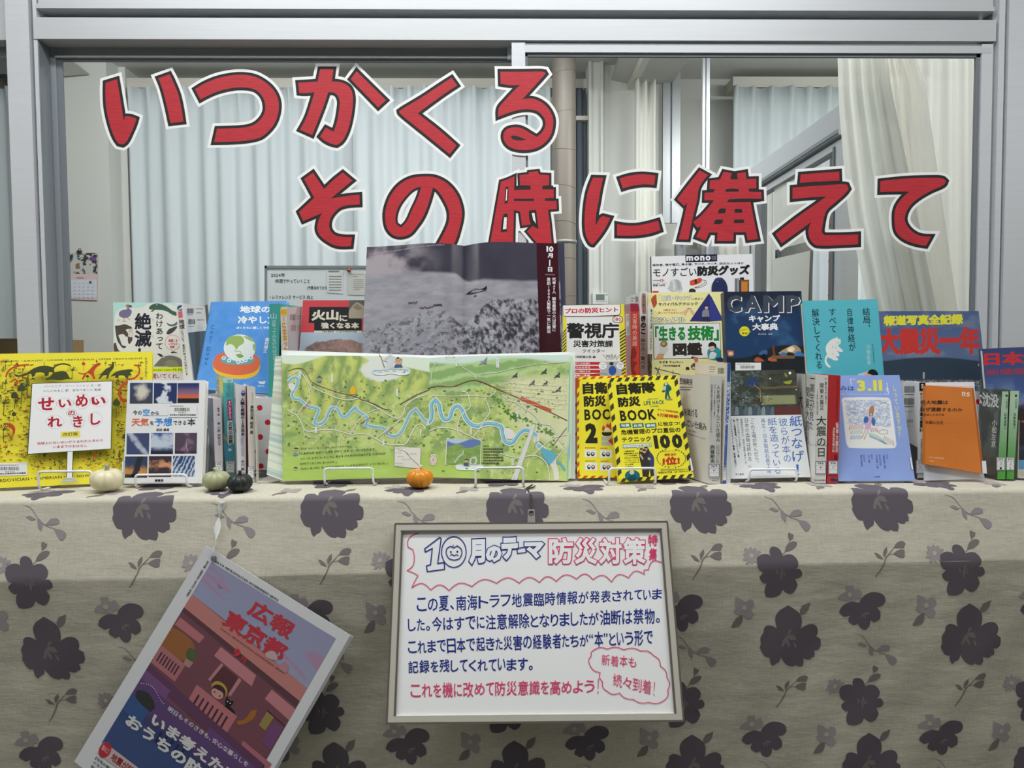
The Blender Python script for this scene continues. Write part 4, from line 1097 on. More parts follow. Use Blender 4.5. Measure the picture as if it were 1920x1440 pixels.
A.text('ぜつ', (722, 340, 748, 390), 'c46a74', 0, True); A.text('めつ', (722, 620, 748, 670), 'c46a74', 0, True)
A.poly([(745,1145),(800,1080),(880,1000),(960,965),(1060,962),(1160,990),(1222,1040),(1228,1145)], '6f6d60', 3)
A.poly([(920,1080),(990,1040),(1080,1035),(1160,1090),(1150,1145),(960,1145)], '85806f', 3); A.ell(950, 1090, 8, 6, '2d2d28'); A.ell(1160, 1085, 8, 6, '2d2d28')
A.poly([(805,932),(860,930),(905,965),(880,985),(845,965)], '2f3334', 2); A.poly([(905,960),(935,975),(925,1000),(895,985)], 'a7acac', 2)
A.poly([(1040,900),(1090,890),(1148,915),(1090,915),(1045,920)], '2f3334', 2)
A.poly([(735,1160),(1245,1150),(1260,1240),(735,1240)], 'cfd92e'); A.text('鉛が破裂する確率は', (740, 1190, 1055, 1220), '6d7a2c', .02); A.text('99.9%', (1070, 1180, 1230, 1222), '3f5a38', .03)
A.rect(735, 1240, 1210, 1640, 'cfcdc9'); A.text('聞いてくれ、', (715, 1265, 1180, 1350), '8d2333', .02)
A.build('cover_artwork', P_SATIN, B.root)
# 地球について
B = spine_book('white book leaning left with barcodes on its back and a long spine title', [(330, 571), (345, 569), (365, 743), (348, 744)], 408, 'R', .130, 'cfcfcb', base=RZ)
A = Art(B.plane).frame(9, 205, 560)
A.poly([(1145,150),(1180,115),(1225,110),(1222,150),(1232,195),(1160,195)], '2f5080', 3); A.poly([(1155,185),(1200,150),(1225,130),(1215,175)], 'd0d0cc', 2)
A.poly([(1160,218),(1230,205),(1240,315),(1170,325)], 'c8656a', 2)
A.text('地球', [(1168, 352), (1262, 345), (1276, 510), (1182, 518)], '2b2b33', .02, True)
A.text('について、まだわかっていないこと', [(1200, 535), (1250, 530), (1335, 1285), (1285, 1290)], '2b2b33', .02, True)
A.build('spine_artwork', P_SATIN, B.root)
A = Art(B.cover).frame(9, 205, 560)
A.poly([(1330,575),(1640,540),(1720,540),(1720,110),(1800,110),(1800,1640),(1470,1640)], '3e5560')
A.poly([(1612,112),(1720,108),(1720,545),(1655,545)], '3f423f')
A.poly([(1430,560),(1520,550),(1560,1640),(1500,1640)], '2a3740')
for (a_, b_, c_, d_) in ((1310, 165, 1425, 250), (1335, 345, 1450, 430)): A.barcode(a_, b_, c_, d_, '3a4248', 18)
A.lines(1460, 160, 1600, 180, 1, '8b9098', fill=.7); A.lines(1470, 225, 1555, 250, 1, '8b9098', fill=.7); A.text('定価1700円', (1480, 345, 1605, 368), '6b7078'); A.lines(1320, 260, 1435, 280, 1, '8b9098', fill=.7); A.lines(1340, 455, 1455, 475, 1, '8b9098', fill=.7)
A.build('back_cover_artwork', P_SATIN, B.root)
# 地球の冷やし方
B = face_book('sky blue book showing the globe bathing in an inflatable ring, tilted to the right', [(396, 566), (538, 564), (511, 739), (366, 729)], 11, .018, '5d93cf', Yc=(440, 735, 1.53), spine='L')
A = Art(B.plane).frame(3.6, 360, 540)
def bluef(u, v): return mixc(hx('4c8ad0'), hx('74a4da'), fbm(u*12, v*14, 3, 3)*.5)
A.grid([(132, 93), (632, 88), (545, 708), (24, 658)], 50, 60, bluef)
A.unit(B.q)
A.poly([(0,0),(10,0),(10,1000),(0,1000)], '4578b8')
A.frame(3.6, 360, 540)
A.text('地球の', (322, 120, 530, 168), 'e2e6ea', .035); A.text('冷やし方', (308, 188, 575, 242), 'e2e6ea', .035); A.text('ぼくたちに優しくできること', (300, 260, 585, 278), 'dfe5ea', .02)
A.poly([(140,520),(165,460),(230,435),(300,430),(380,435),(435,455),(458,490),(452,560),(410,600),(320,615),(220,600),(160,570)], 'e0b23c', 3)
A.poly([(142,510),(165,455),(230,432),(300,430),(380,435),(435,455),(458,490),(450,540),(400,575),(300,588),(200,570),(150,540)], 'd06a4c', 3)
A.poly([(190,480),(210,460),(300,450),(400,460),(425,485),(400,508),(300,520),(215,508)], '6f9e9c', 3)
A.ell(322, 405, 108, 92, 'd2d9d6', 36)
A.poly([(240,340),(290,322),(340,330),(350,370),(320,390),(300,420),(270,380),(230,390)], '93ab62', 3); A.poly([(345,325),(400,335),(420,365),(380,350)], '93ab62', 2); A.poly([(410,380),(430,380),(428,430),(412,410)], '93ab62', 2)
A.poly([(295,450),(330,445),(350,462),(320,472)], '7a9a50', 2)
A.stroke([(285,420),(300,430),(320,425),(335,440)], 5, '93ab62')
for x_, y_ in ((215,472),(250,490),(312,500),(362,488),(398,470),(336,495)): A.ell(x_, y_, 14, 13, 'c9dde6'); A.ell(x_, y_, 5, 5, '4c7f9b')
A.text('藤村靖之', [(496, 335), (525, 335), (506, 438), (478, 436)], 'dce3ea', .02, True)
A.text('Cool Down', [(128, 250), (155, 250), (105, 520), (78, 520)], '2f5f9a', .01, True)
A.poly([(448,628),(470,632),(495,626),(492,645),(480,648),(455,645)], 'd5dde5', 2); A.text('晶文社', (445, 655, 490, 668), 'cfd9e3')
A.build('cover_artwork', P_GLOSS, B.root)
# 山は登って
B = spine_book('teal book with a thin white title down its narrow spine', [(505, 570), (524, 569), (518, 745), (503, 745)], 566, 'R', .128, '3a8d88', base=RZ); DV3 = B.dv
A = Art(B.plane).frame(3.6, 360, 540)
A.poly([(522,108),(598,106),(578,720),(515,720)], '3f918b'); A.text('山', (530, 168, 570, 208), 'b9cdc8', 0); A.text('は登ってみなければ分からない', [(538, 215), (566, 215), (575, 560), (547, 560)], 'b9cdc8', 0, True)
A.build('spine_artwork', P_SATIN, B.root)
# 熊に出会った
B = spine_book('pale grey book with a yellow and orange spine title and barcodes on its back', [(525, 576), (539, 575), (541, 745), (530, 745)], 568, 'R', .10, 'bdb9b6', base=RZ, dv=DV3)
A = Art(B.plane).frame(3.6, 360, 540)
A.text('眼', (600, 145, 640, 185), 'b88a20', .02, out='e0c040', ow=.09); A.text('ーに出会った羆', [(603, 190), (632, 190), (650, 480), (622, 480)], 'a86a28', .02, True, out='d8b860', ow=.06)
A.build('spine_artwork', P_SATIN, B.root)
A = Art(B.cover).frame(3.6, 360, 540)
A.poly([(640,128),(745,125),(745,720),(655,720)], 'b9b1b1'); A.barcode(662, 178, 698, 218, '4a4a50', 12); A.barcode(668, 250, 702, 290, '7a4a50', 12); A.lines(705, 182, 735, 215, 2, '807a80'); A.lines(708, 250, 735, 290, 3, '807a80')
A.build('back_cover_artwork', P_SATIN, B.root)
# 火山に強くなる本
B = face_book('red book about volcanoes with an ash cloud photo, half hidden by the open magazine', [(568, 563), (696, 563), (698, 741), (556, 741)], 6, .015, 'b9434a', base=RZ, spine='L')
A = Art(B.plane).frame(3.6, 360, 540)
A.poly([(735,300),(1200,300),(1205,720),(700,720)], 'b9c3c9')
A.grid([(735,302),(1205,302),(1210,500),(722,500)], 96, 52, lambda u, v: mixc(mixc(hx('9fb0bd'), hx('8a939c'), v), mixc(hx('3f3b40'), hx('a8897f'), fbm(u*26, v*12, 4)*.8+u*.3), ss(.52-((u-.55)**2*2.2+(v-.62)**2*3.2)+.25*(fbm(u*14, v*8, 9)-.5), 0, .06)))
A.poly([(793,128),(1145,128),(1145,290),(825,290),(825,235),(787,235)], '26282b')
A.poly([(1060,82),(1200,82),(1200,205),(1056,205)], '5c5c58'); A.poly([(1060,205),(1062,150),(1110,95),(1145,110),(1200,160),(1200,205)], '9a9282', 2); A.poly([(1085,130),(1115,105),(1150,140),(1120,150)], '7d7663', 2)
A.text('火山', [(808,148),(990,148),(988,218),(804,222)], 'c9c4b2', .05); A.text('に', (995, 182, 1048, 225), 'c9c4b2', .04); A.text('強くなる本', (872, 232, 1128, 275), 'c9c4b2', .05)
A.rect(825, 288, 1145, 302, 'c3c0ae'); A.text('下鶴大輔監修　火山防災用語研究会編', (875, 290, 1112, 300), '33332e', .02)
A.build('cover_artwork', P_SATIN, B.root)

# ================================================================== LEFT, FRONT ROW
# weather book
B = face_book('white weather book with nine sky photos in a grid', [(240, 713), (386, 713), (379, 906), (230, 907)], 13, .013, 'd3d4d4', base=TZ+.0055, spine='L')
A = Art(B.plane).frame(3.6, 0, 540, -.003, -.02)
import functools
def sky(kind):
    def f(u, v):
        n = fbm(u*5, v*5, kind*7+1); 
        if kind == 0: return mixc(mixc(hx('2d3f63'), hx('3d4148'), v), hx('c9c5b4'), ss(.42-np.hypot(u-.5, (v-.42)*.9)+.3*(n-.5), 0, .3)*.9)
        if kind == 1: return mixc(hx('28355c'), hx('c5c9d0'), ss(.34-np.abs(u-.5-.1*np.sin(v*6))-.25*(1-v)+.5*(n-.5), 0, .12))
        if kind == 2: return mixc(mixc(hx('2b3563'), hx('7a5f78'), ss(v, .1, .5)), mixc(hx('c0603a'), hx('252228'), ss(v, .74, .8)), ss(v, .5, .66))
        if kind == 3: return mixc(hx('3c4668'), hx('b4bac8'), ss(np.cos((u-.15)*6-(v)*4.2)+.9*(n-.5), .3, 1.1)*.8)
        if kind == 4: return mixc(mixc(hx('33508f'), hx('b0b9c6'), ss(n*.8+.5-np.abs(v-.45), .35, .75)), hx('20252f'), ss(v+.15*(n-.5), .62, .95))
        if kind == 5: return mixc(hx('4c4250'), hx('8a6a80'), ss(n+.25*v-np.abs(u-.55), .35, .8)*.8)*(1-.5*ss(v, .82, .9)[..., None])
        if kind == 6: return mixc(mixc(hx('33405c'), hx('b08040'), ss(v+.3*(n-.5), .4, .72)), hx('2b2a33'), ss(.16-np.abs(u-.55+.3*(v-.5))+.1*(n-.5), 0, .05)+ss(v, .82, .86))
        if kind == 7: return mixc(hx('3a2f38'), hx('c08a62'), ss(n+.35-np.abs(v-.45)*1.6, .45, .95))
        return mixc(hx('2f4268'), hx('b7c3d2'), ss(np.sin(u*34+v*16+6*n)+1.4*(n-.5)+v, .1, 1.2)*.85)
    return f
cells = [(878,640,1032,780),(1040,642,1195,778),(1200,642,1345,776),(856,980,1008,1122),(1020,978,1170,1120),(1182,978,1330,1118),(845,1137,996,1280),(1005,1135,1158,1275),(1168,1133,1316,1272)]
for k, c_ in enumerate(cells): A.grid(c_, 24, 22, sky(k))
A.stroke([(1258,1045),(1262,1060),(1255,1072),(1265,1088),(1268,1104)], 2.5, 'c9b4cc')
A.text('今の', (897, 825, 958, 857), '2e3238', .02); A.text('空', (965, 815, 1010, 860), '3f8fd0', .02); A.text('から', (1018, 833, 1072, 857), '2e3238', .02)
A.rect(965, 861, 1135, 863, '9a9ea4'); A.text('天気', (888, 878, 1005, 932), 'd0603a', .02); A.text('を', (1012, 898, 1040, 925), '44484e', .01); A.text('予想', (1045, 878, 1163, 932), '2f7fcb', .02); A.text('できる', (1170, 895, 1258, 925), '44484e', .01); A.text('本', (1265, 880, 1320, 928), '33383e', .02)
A.text('武田 康男', (1055, 948, 1142, 966), '333333', .02); A.text('緑書房', (1045, 1290, 1103, 1308), '2a2a2a', .04)
A.build('cover_artwork', P_SATIN, B.root); barsticker(B, B.plane, 3.6, 0, 540, 1137, 785, 1330, 872, '105869')
a = Art(B.plane, .001).frame(3.6, 0, 540); a.rect(824, 1168, 838, 1262, 'd5d6d6'); a.stroke([(824,1168),(838,1168),(836,1262),(820,1262)], 3, '232a5c'); a.build('call_number_label', P_SATIN, B.root)
# yellow picture book
B = face_book('large yellow picture book covered in dinosaurs and plants, at the left end', [(-46, 664), (285, 659), (287, 899), (-46, 916)], 14, .010, 'd8c928', base=TZ+.0055, spine='L', yaw='auto')
A = Art(B.plane).frame(5.334, 0, 650, -.028, 0)
YEL, DKG, RDD = 'dfd23c', '3f4526', 'b04428'
A.grid([(-245,75),(1520,48),(1530,1345),(-245,1425)], 20, 14, lambda u, v: mixc(hx('e0d440'), hx('d6ca38'), fbm(u*4, v*4, 3)))
A.text('TRIASSIC・JURASSIC・LOWER CRETACEOUS・UPPER CRETACEOUS・', [(2,139),(1450,108),(1450,130),(2,159)], DKG, .025)
A.text('EOCENE・OLIGOCENE', (1448, 110, 1475, 640), DKG, .02, True)
A.text('ORDOVICIAN・CAMBRIAN・', [(-52,1325),(650,1288),(650,1316),(-40,1360)], DKG, .025); A.text('・NOW・HOLOCENE・', [(740,1284),(1225,1256),(1225,1284),(740,1312)], DKG, .025)
rr = random.Random(3)
def tree(x, y, h, c, kind):
    A.stroke([(x, y), (x+rr.uniform(-8, 8), y-h*.6)], max(4, h*.04), c); tx, ty = x, y-h*.6
    if kind == 0:
        for k in range(9):
            a_ = PI*(.05+.9*k/8); A.poly([(tx-4, ty), (tx+math.cos(a_)*h*.32, ty-math.sin(a_)*h*.36+8), (tx+math.cos(a_)*h*.42, ty-math.sin(a_)*h*.3), (tx+4, ty+4)], c)
    elif kind == 1: A.poly([(tx-h*.16, ty), (tx-h*.2, ty-h*.2), (tx, ty-h*.42), (tx+h*.2, ty-h*.2), (tx+h*.16, ty)], c, 3)
    else:
        for k in range(5): A.poly([(tx-h*(.2-.03*k), ty-h*.08*k+h*.1), (tx, ty-h*.08*k-h*.08), (tx+h*(.2-.03*k), ty-h*.08*k+h*.1), (tx, ty-h*.08*k)], c)
def critter(x, y, w_, c, f=1):
    A.poly([(x-w_*f,y+w_*.1),(x-w_*.4*f,y-w_*.25),(x+w_*.2*f,y-w_*.3),(x+w_*.6*f,y-w_*.55),(x+w_*f,y-w_*.5),(x+w_*.7*f,y-w_*.2),(x+w_*.35*f,y+w_*.05),(x+w_*.4*f,y+w_*.45),(x+w_*.2*f,y+w_*.45),(x+w_*.1*f,y+w_*.15),(x-w_*.25*f,y+w_*.12),(x-w_*.3*f,y+w_*.45),(x-w_*.5*f,y+w_*.4),(x-w_*.45*f,y+w_*.05)], c, 2)
def worm(x, y, w_, c):
    A.stroke([(x+w_*k/4, y+w_*.22*math.sin(k*1.9+x)) for k in range(5)], w_*.22, c, sm=2)
zones = [(-230,170,290,1150),(1140,350,1260,1240),(280,1080,660,1250),(740,1060,1230,1240),(-230,170,1420,200),(150,300,720,335),(1100,300,1440,520),(1290,350,1500,1250)]
for z_ in zones:
    nn_ = int((z_[2]-z_[0])*(z_[3]-z_[1])/1250)
    for k in range(nn_):
        x_, y_ = rr.uniform(z_[0]+10, z_[2]-10), rr.uniform(z_[1]+8, z_[3]-8); c_ = DKG if rr.random() < .68 else RDD
        t_ = rr.random()
        if t_ < .45: worm(x_, y_, rr.uniform(14, 34), c_)
        elif t_ < .72: critter(x_, y_, rr.uniform(9, 19), c_, rr.choice((1, -1)))
        else: tree(x_, y_, rr.uniform(24, 52), c_, rr.randrange(3))
for t_ in ((55,235,130,DKG,0),(275,520,230,DKG,2),(215,560,190,DKG,1),(60,440,120,DKG,2),(145,620,170,DKG,1),(35,690,200,DKG,0),(720,330,150,DKG,0),(835,240,90,RDD,1),(875,350,70,DKG,1),(35,950,190,DKG,0),(140,760,110,DKG,1),(1410,205,70,DKG,0),(1165,700,180,DKG,1),(1195,1150,120,DKG,2),(1140,1130,110,DKG,2),(1240,640,150,RDD,0),(1250,1000,130,DKG,1)): tree(*t_)
A.poly([(140,270),(160,300),(220,298),(310,270),(320,300),(345,295),(360,262),(440,262),(450,295),(480,290),(490,255),(530,262),(545,290),(565,285),(540,225),(580,190),(640,180),(700,195),(712,205),(700,180),(640,165),(570,175),(530,205),(470,190),(400,195),(330,220),(270,260),(200,285),(165,280)], DKG, 2)
A.poly([(450,320),(500,300),(530,265),(600,245),(660,250),(690,300),(705,322),(660,325),(620,335),(560,335),(500,330),(470,335)], DKG, 2)
A.poly([(780,255),(850,265),(900,225),(950,175),(1000,160),(1010,180),(970,205),(940,250),(955,320),(930,325),(915,285),(870,265),(835,325),(815,325),(840,280),(790,270)], RDD, 2)
A.poly([(960,292),(1010,270),(1060,220),(1110,195),(1120,150),(1140,160),(1135,215),(1100,260),(1080,320),(1060,318),(1070,285),(1030,290),(1000,322),(985,318),(1010,280)], DKG, 2)
A.poly([(1105,300),(1160,250),(1240,232),(1300,225),(1335,235),(1300,262),(1320,285),(1290,290),(1280,312),(1255,310),(1240,290),(1190,290),(1170,312),(1150,310),(1155,290)], DKG, 2)
A.stroke([(1340,185),(1375,190),(1395,230),(1380,285),(1330,320),(1270,335)], 16, RDD, sm=4); A.stroke([(1290,345),(1215,400),(1190,470),(1215,530),(1270,545)], 26, RDD, sm=4)
A.stroke([(290,180),(200,190),(120,215),(75,260),(60,305)], 17, RDD, sm=4)
A.poly([(45,770),(110,770),(150,810),(145,870),(120,890),(125,840),(90,800)], RDD, 3); A.stroke([(105,355),(150,325),(175,345),(160,400)], 16, RDD, sm=3)
# picture sign
A.poly([(316,366),(1128,340),(1114,1026),(270,1080)], DKG); A.poly([(324,372),(1120,347),(1107,1020),(280,1072)], 'dcdcdc')
A.poly([(668,1058),(735,1053),(728,1310),(662,1315)], DKG); A.poly([(676,1052),(727,1048),(720,1316),(668,1318)], 'dcdcdc')
A.poly([(660,1312),(740,1308),(785,1352),(590,1362)], 'c7cdbc')
for k in range(4): A.stroke([(650-k*16, 1322+k*11), (748+k*9, 1316+k*11)], 3, '4f6a58')
A.text('バージニア・リー・バートン 文・絵', [(442,385),(1008,372),(1008,398),(442,412)], '4c4c4c', 0); A.text('いしいももこ 訳　まなべまこと 監修', [(436,430),(1012,418),(1012,442),(436,456)], '3f3f3f', .005)
for t_, q_ in (('せ',(380,510,540,640)),('い',(585,530,715,610)),('め',(755,480,880,605)),('い',(915,520,985,580)),('つ'[0] if 0 else 'っ',(1000,510,1060,580)),('の',(680,640,750,690)),('れ',(475,700,620,805)),('き',(730,690,825,810)),('し',(905,670,1005,785))):
    if t_ == 'っ': continue
    A.text(t_, q_, 'a8212f', .03)
A.text('い', (915, 505, 1060, 585), 'a8212f', .04)
for x0_, y0_, x1_, y1_ in ((362,495,560,655),(570,515,730,625),(740,465,900,620),(900,490,1075,598),(668,628,765,700),(462,685,635,820),(715,675,840,825),(890,655,1020,798)):
    cx_, cy_ = (x0_+x1_)/2, (y0_+y1_)/2; n_ = 34
    for k in range(n_):
        a_ = 2*PI*k/n_; A.ell(cx_+(x1_-x0_)/2*math.cos(a_)*(1+.06*math.cos(4*a_)), cy_+(y1_-y0_)/2*math.sin(a_), 2.6, 2.6, '4a4440', 6, same=k > 0)
A.poly([(608,852),(802,842),(802,905),(606,908)], 'd9cf55'); A.text('改訂版', [(628,860),(780,852),(780,888),(628,896)], '4a3a2c', .02)
A.text('地球上にせいめいがうまれたときから', [(370,955),(1030,922),(1030,950),(370,982)], 'b4303c', .01); A.text('いままでのおはなし', [(530,990),(872,975),(872,1002),(530,1018)], 'b4303c', .01)
A.build('cover_artwork', P_SATIN, B.root); barsticker(B, B.plane, 5.334, 0, 650, -60, 1168, 272, 1295, '106333', -.03)

# group of upright books beside the weather book
B = spine_book('small upright novel with a pale pink spine beside the weather book', [(399, 747), (415, 747), (419, 900), (404, 901)], 386, 'L', .092, 'c3bcc3', base=TZ+.0025); DV0 = B.dv
A = Art(B.plane).frame(3.6, 360, 540)
A.text('新海 誠', [(170,808),(186,808),(188,862),(172,862)], '4a4550', .01, True); A.ell(181, 914, 9, 9, '3c5f88'); A.text('小説 天気の子', [(170,932),(192,932),(197,1065),(175,1065)], '45404a', .01, True)
A.build('spine_artwork', P_SATIN, B.root); callno(B, B.plane, 403.5, 866, 418, 890, ('B913', 'シ', ''))
A = Art(B.cover).frame(3.6, 360, 540)
A.grid([(95,740),(143,748),(155,1270),(85,1250)], 10, 30, lambda u, v: mixc(mixc(hx('3e5f8f'), hx('27405c'), v), hx('9db0c4'), fbm(u*4, v*9, 4)*.5))
A.text('君の名は', [(140-8,905),(150-8,905),(152-8,1000),(142-8,1000)], 'b4bccb', .01, True); A.build('cover_artwork', P_SATIN, B.root)
B = spine_book('upright teal weather encyclopedia with a magenta and white spine title', [(418, 706), (437, 709), (441, 895), (423, 895)], 388, 'L', .060, '4fa3a6', base=TZ+.0025, dv=DV0)
A = Art(B.plane).frame(3.6, 360, 540)
A.poly([(208,602),(276,608),(290,1278),(228,1278)], '55a8aa')
A.poly([(208,602),(276,608),(276,640),(210,640)], 'a9cfc6'); A.poly([(212,980),(285,990),(289,1200),(222,1200)], '4a93a8', 2); A.stroke([(212,1000),(240,1010),(262,1060)], 7, 'd08a50', sm=3); A.stroke([(212,1012),(234,1022),(252,1064)], 6, 'c9c050', sm=3)
A.text('空のふしぎがすべてわかる！', [(236,618),(272,618),(262,742),(226,742)], '2f5a5c', .01, True)
A.poly([(238,755),(262,752),(270,800),(272,890),(248,892),(240,840)], 'b0306a', 3); A.text('すごすぎる', [(244,762),(262,762),(268,882),(250,882)], 'e0e0e0', .03, True)
A.poly([(238,900),(272,895),(280,960),(282,1050),(245,1056),(238,980)], 'd9dedd', 3); A.text('天気の図鑑', [(243,908),(273,905),(276,1048),(248,1050)], '26323a', .03, True)
A.ell(255, 1092, 13, 10, 'c9dde0'); A.build('spine_artwork', P_SATIN, B.root); callno(B, B.plane, 423, 864, 440, 887, ('451', 'ア', ''))
A = Art(B.cover).frame(3.6, 360, 540)
A.poly([(95,580),(206,600),(220,1270),(100,1240)], '8fb8a2'); A.poly([(108,640),(120,600),(140,600),(145,690),(122,690)], 'd9b23c', 3); A.text('天気', [(140,620),(172,625),(170,735),(140,728)], '26282e', .03, True); A.poly([(183,600),(205,600),(235,680),(215,720),(190,690)], 'd8cf3a', 3); A.text('すごすぎる', [(172,620),(186,622),(186,740),(172,735)], 'b0306a', .04, True); A.ell(128, 655, 10, 16, 'cf8a34')
A.build('cover_artwork', P_SATIN, B.root)
B = spine_book('upright white book with a dark spine title and small blue subtitle', [(441, 719), (461, 724), (461, 903), (446, 903)], 430, 'L', .08, 'cfd1d3', base=TZ+.0025, dv=(-.42, 1, 0))
A = Art(B.plane).frame(3.6, 360, 540)
A.ell(345, 710, 14, 18, '3a5a96'); A.ell(345, 703, 12, 4, 'd0d0d4'); A.text('人類と気候の10万年史', [(326,742),(356,742),(356,1000),(330,1000)], '24262c', .03, True); A.text('過去に何が起きたのか、これから何が起こるのか', [(325,1010),(350,1010),(354,1135),(332,1135)], '55759f', 0, True); A.text('中川 毅', [(330,1162),(354,1162),(356,1232),(332,1232)], '2a2c32', .02, True)
A.build('spine_artwork', P_SATIN, B.root); callno(B, B.plane, 446, 886, 460.5, 901, ('B451', 'ナ'))
A = Art(B.cover).frame(3.6, 360, 540); A.text('祈り', [(286,740),(312,745),(312,790),(288,785)], '3f4a60', .01); A.text('一隻', [(290,930),(310,930),(310,975),(290,975)], '44484e', .01, True); A.build('cover_artwork', P_SATIN, B.root)
B = spine_book('slim upright white book with a red cover edge beside the bookend', [(463, 722), (479, 727), (477, 904), (467, 904)], 457, 'L', .085, 'cbc8c0', base=TZ+.0025, dv=(-.42, 1, 0))
A = Art(B.plane).frame(3.6, 360, 540)
A.text('ドキュメント', [(402,702),(414,702),(414,785),(402,785)], '4a4a48', 0, True); A.text('豪雨災害 稲泉 連', [(394,792),(418,792),(412,985),(390,985)], '2a2a2a', .01, True)
A.build('spine_artwork', P_SATIN, B.root); callno(B, B.plane, 464.5, 875, 476.5, 897, ('S369', 'イ', ''))
A = Art(B.cover).frame(3.6, 360, 540); A.poly([(345,655),(370,660),(382,1300),(360,1290)], 'a02a34'); A.build('cover_artwork', P_SATIN, B.root)
be = thing('metal_bookend', on_z(490, 906, TZ), 'cream metal bookend at the end of the small upright books', 'bookend')
M_BE = plain('cream_metal', 'c6c2b4', .4)
p0 = on_z(481, 905, TZ+.002); MB().box(p0.x, p0.x+.0015, p0.y, p0.y+.010, TZ+.002, TZ+.14).build('upright_plate', M_BE, be)
foot = fillet([(p0.x, p0.y, 0), (p0.x+.03, p0.y-.003, 0), (p0.x+.045, p0.y+.02, 0), (p0.x+.045, p0.y+.075, 0), (p0.x, p0.y+.075, 0)], .012, 4)
n_ = len(foot); mk('foot_plate', [(p.x, p.y, TZ+.0015) for p in foot]+[(p.x, p.y, TZ+.003) for p in foot], [tuple(range(n_, 2*n_)), tuple(range(n_-1, -1, -1))]+[(i, (i+1) % n_, (i+1) % n_+n_, i+n_) for i in range(n_)], M_BE, be)
wire_stand('white wire stand holding the yellow picture book', 73, 173, 884, 920); wire_stand('white wire stand under the white weather book', 254, 350, 890, 915)
# ================================================================== OPEN BOOKS, CENTRE
def open_book(name, label, cat, px_left, px_right, base=None, Ya=None, tilt=10, bulge=.02, page_th=.006, coverc='cfd3d4', over=.006, stack_l=.010, stack_r=.010, nseg=40):
    """px_left / px_right: page corners TL,TR,BR,BL in pixels (sharing the gutter)"""
    t = math.radians(tilt); n = Vector((0, -math.cos(t), math.sin(t)))
    bm_ = ((px_left[3][0]+px_right[2][0])/2, (px_left[3][1]+px_right[2][1])/2)
    P = on_z(*bm_, base) if base is not None else on_y(*bm_, Ya)
    pl = Plane(P, n)
    prof_l = lambda u: bulge*math.sin(PI*min(1, max(0, u))**1.8)**1.0*(.9) + .004*u
    prof_r = lambda u: bulge*math.sin(PI*(1-min(1, max(0, u)))**1.8)*.9 + .004*(1-u)
    def mkpage(q, prof, par=None):
        Q = [pl.hit(*p) for p in q]
        def S(u, v, off=0.0): return bil(Q, u, v)+n*(prof(u)+off)
        # pixel -> (u,v) by inverse bilinear (Newton)
        q2 = [Vector((p[0], p[1])) for p in q]
        def surf(x, y, off=0.0):
            u = v = .5
            for _ in range(5):
                p = bil(q2, u, v); ex, ey = x-p[0], y-p[1]
                du = (q2[1]-q2[0])*(1-v)+(q2[2]-q2[3])*v; dv = (q2[3]-q2[0])*(1-u)+(q2[2]-q2[1])*u
                D = du[0]*dv[1]-du[1]*dv[0]; u += (ex*dv[1]-ey*dv[0])/D; v += (du[0]*ey-du[1]*ex)/D
            return S(u, v, off)
        return Q, S, surf
    QL, SL, fL = mkpage(px_left, prof_l); QR, SR, fR = mkpage(px_right, prof_r)
    e = thing(name, (QL[3]+QR[2])/2, label, cat)
    def block(S, prof, nm, th):
        V = []; Fc = []; m = nseg
        for i in range(m+1):
            u = i/m
            for (v, d) in ((0, 0), (1, 0), (1, 1), (0, 1)):
                off = 0 if d == 0 else -(prof(u)+th)
                V.append(S(u, v, off))
        for i in range(m):
            a = i*4; b_ = a+4
            Fc += [(a, b_, b_+1, a+1), (a+1, b_+1, b_+2, a+2), (a+2, b_+2, b_+3, a+3), (a+3, b_+3, b_, a)]
        Fc += [(0, 1, 2, 3), (m*4+3, m*4+2, m*4+1, m*4)]
        return mk(nm, V, Fc, M_PAGES, e)
    block(SL, prof_l, 'left_pages', stack_l); block(SR, prof_r, 'right_pages', stack_r)
    return e, pl, n, (QL, SL, fL), (QR, SR, fR)

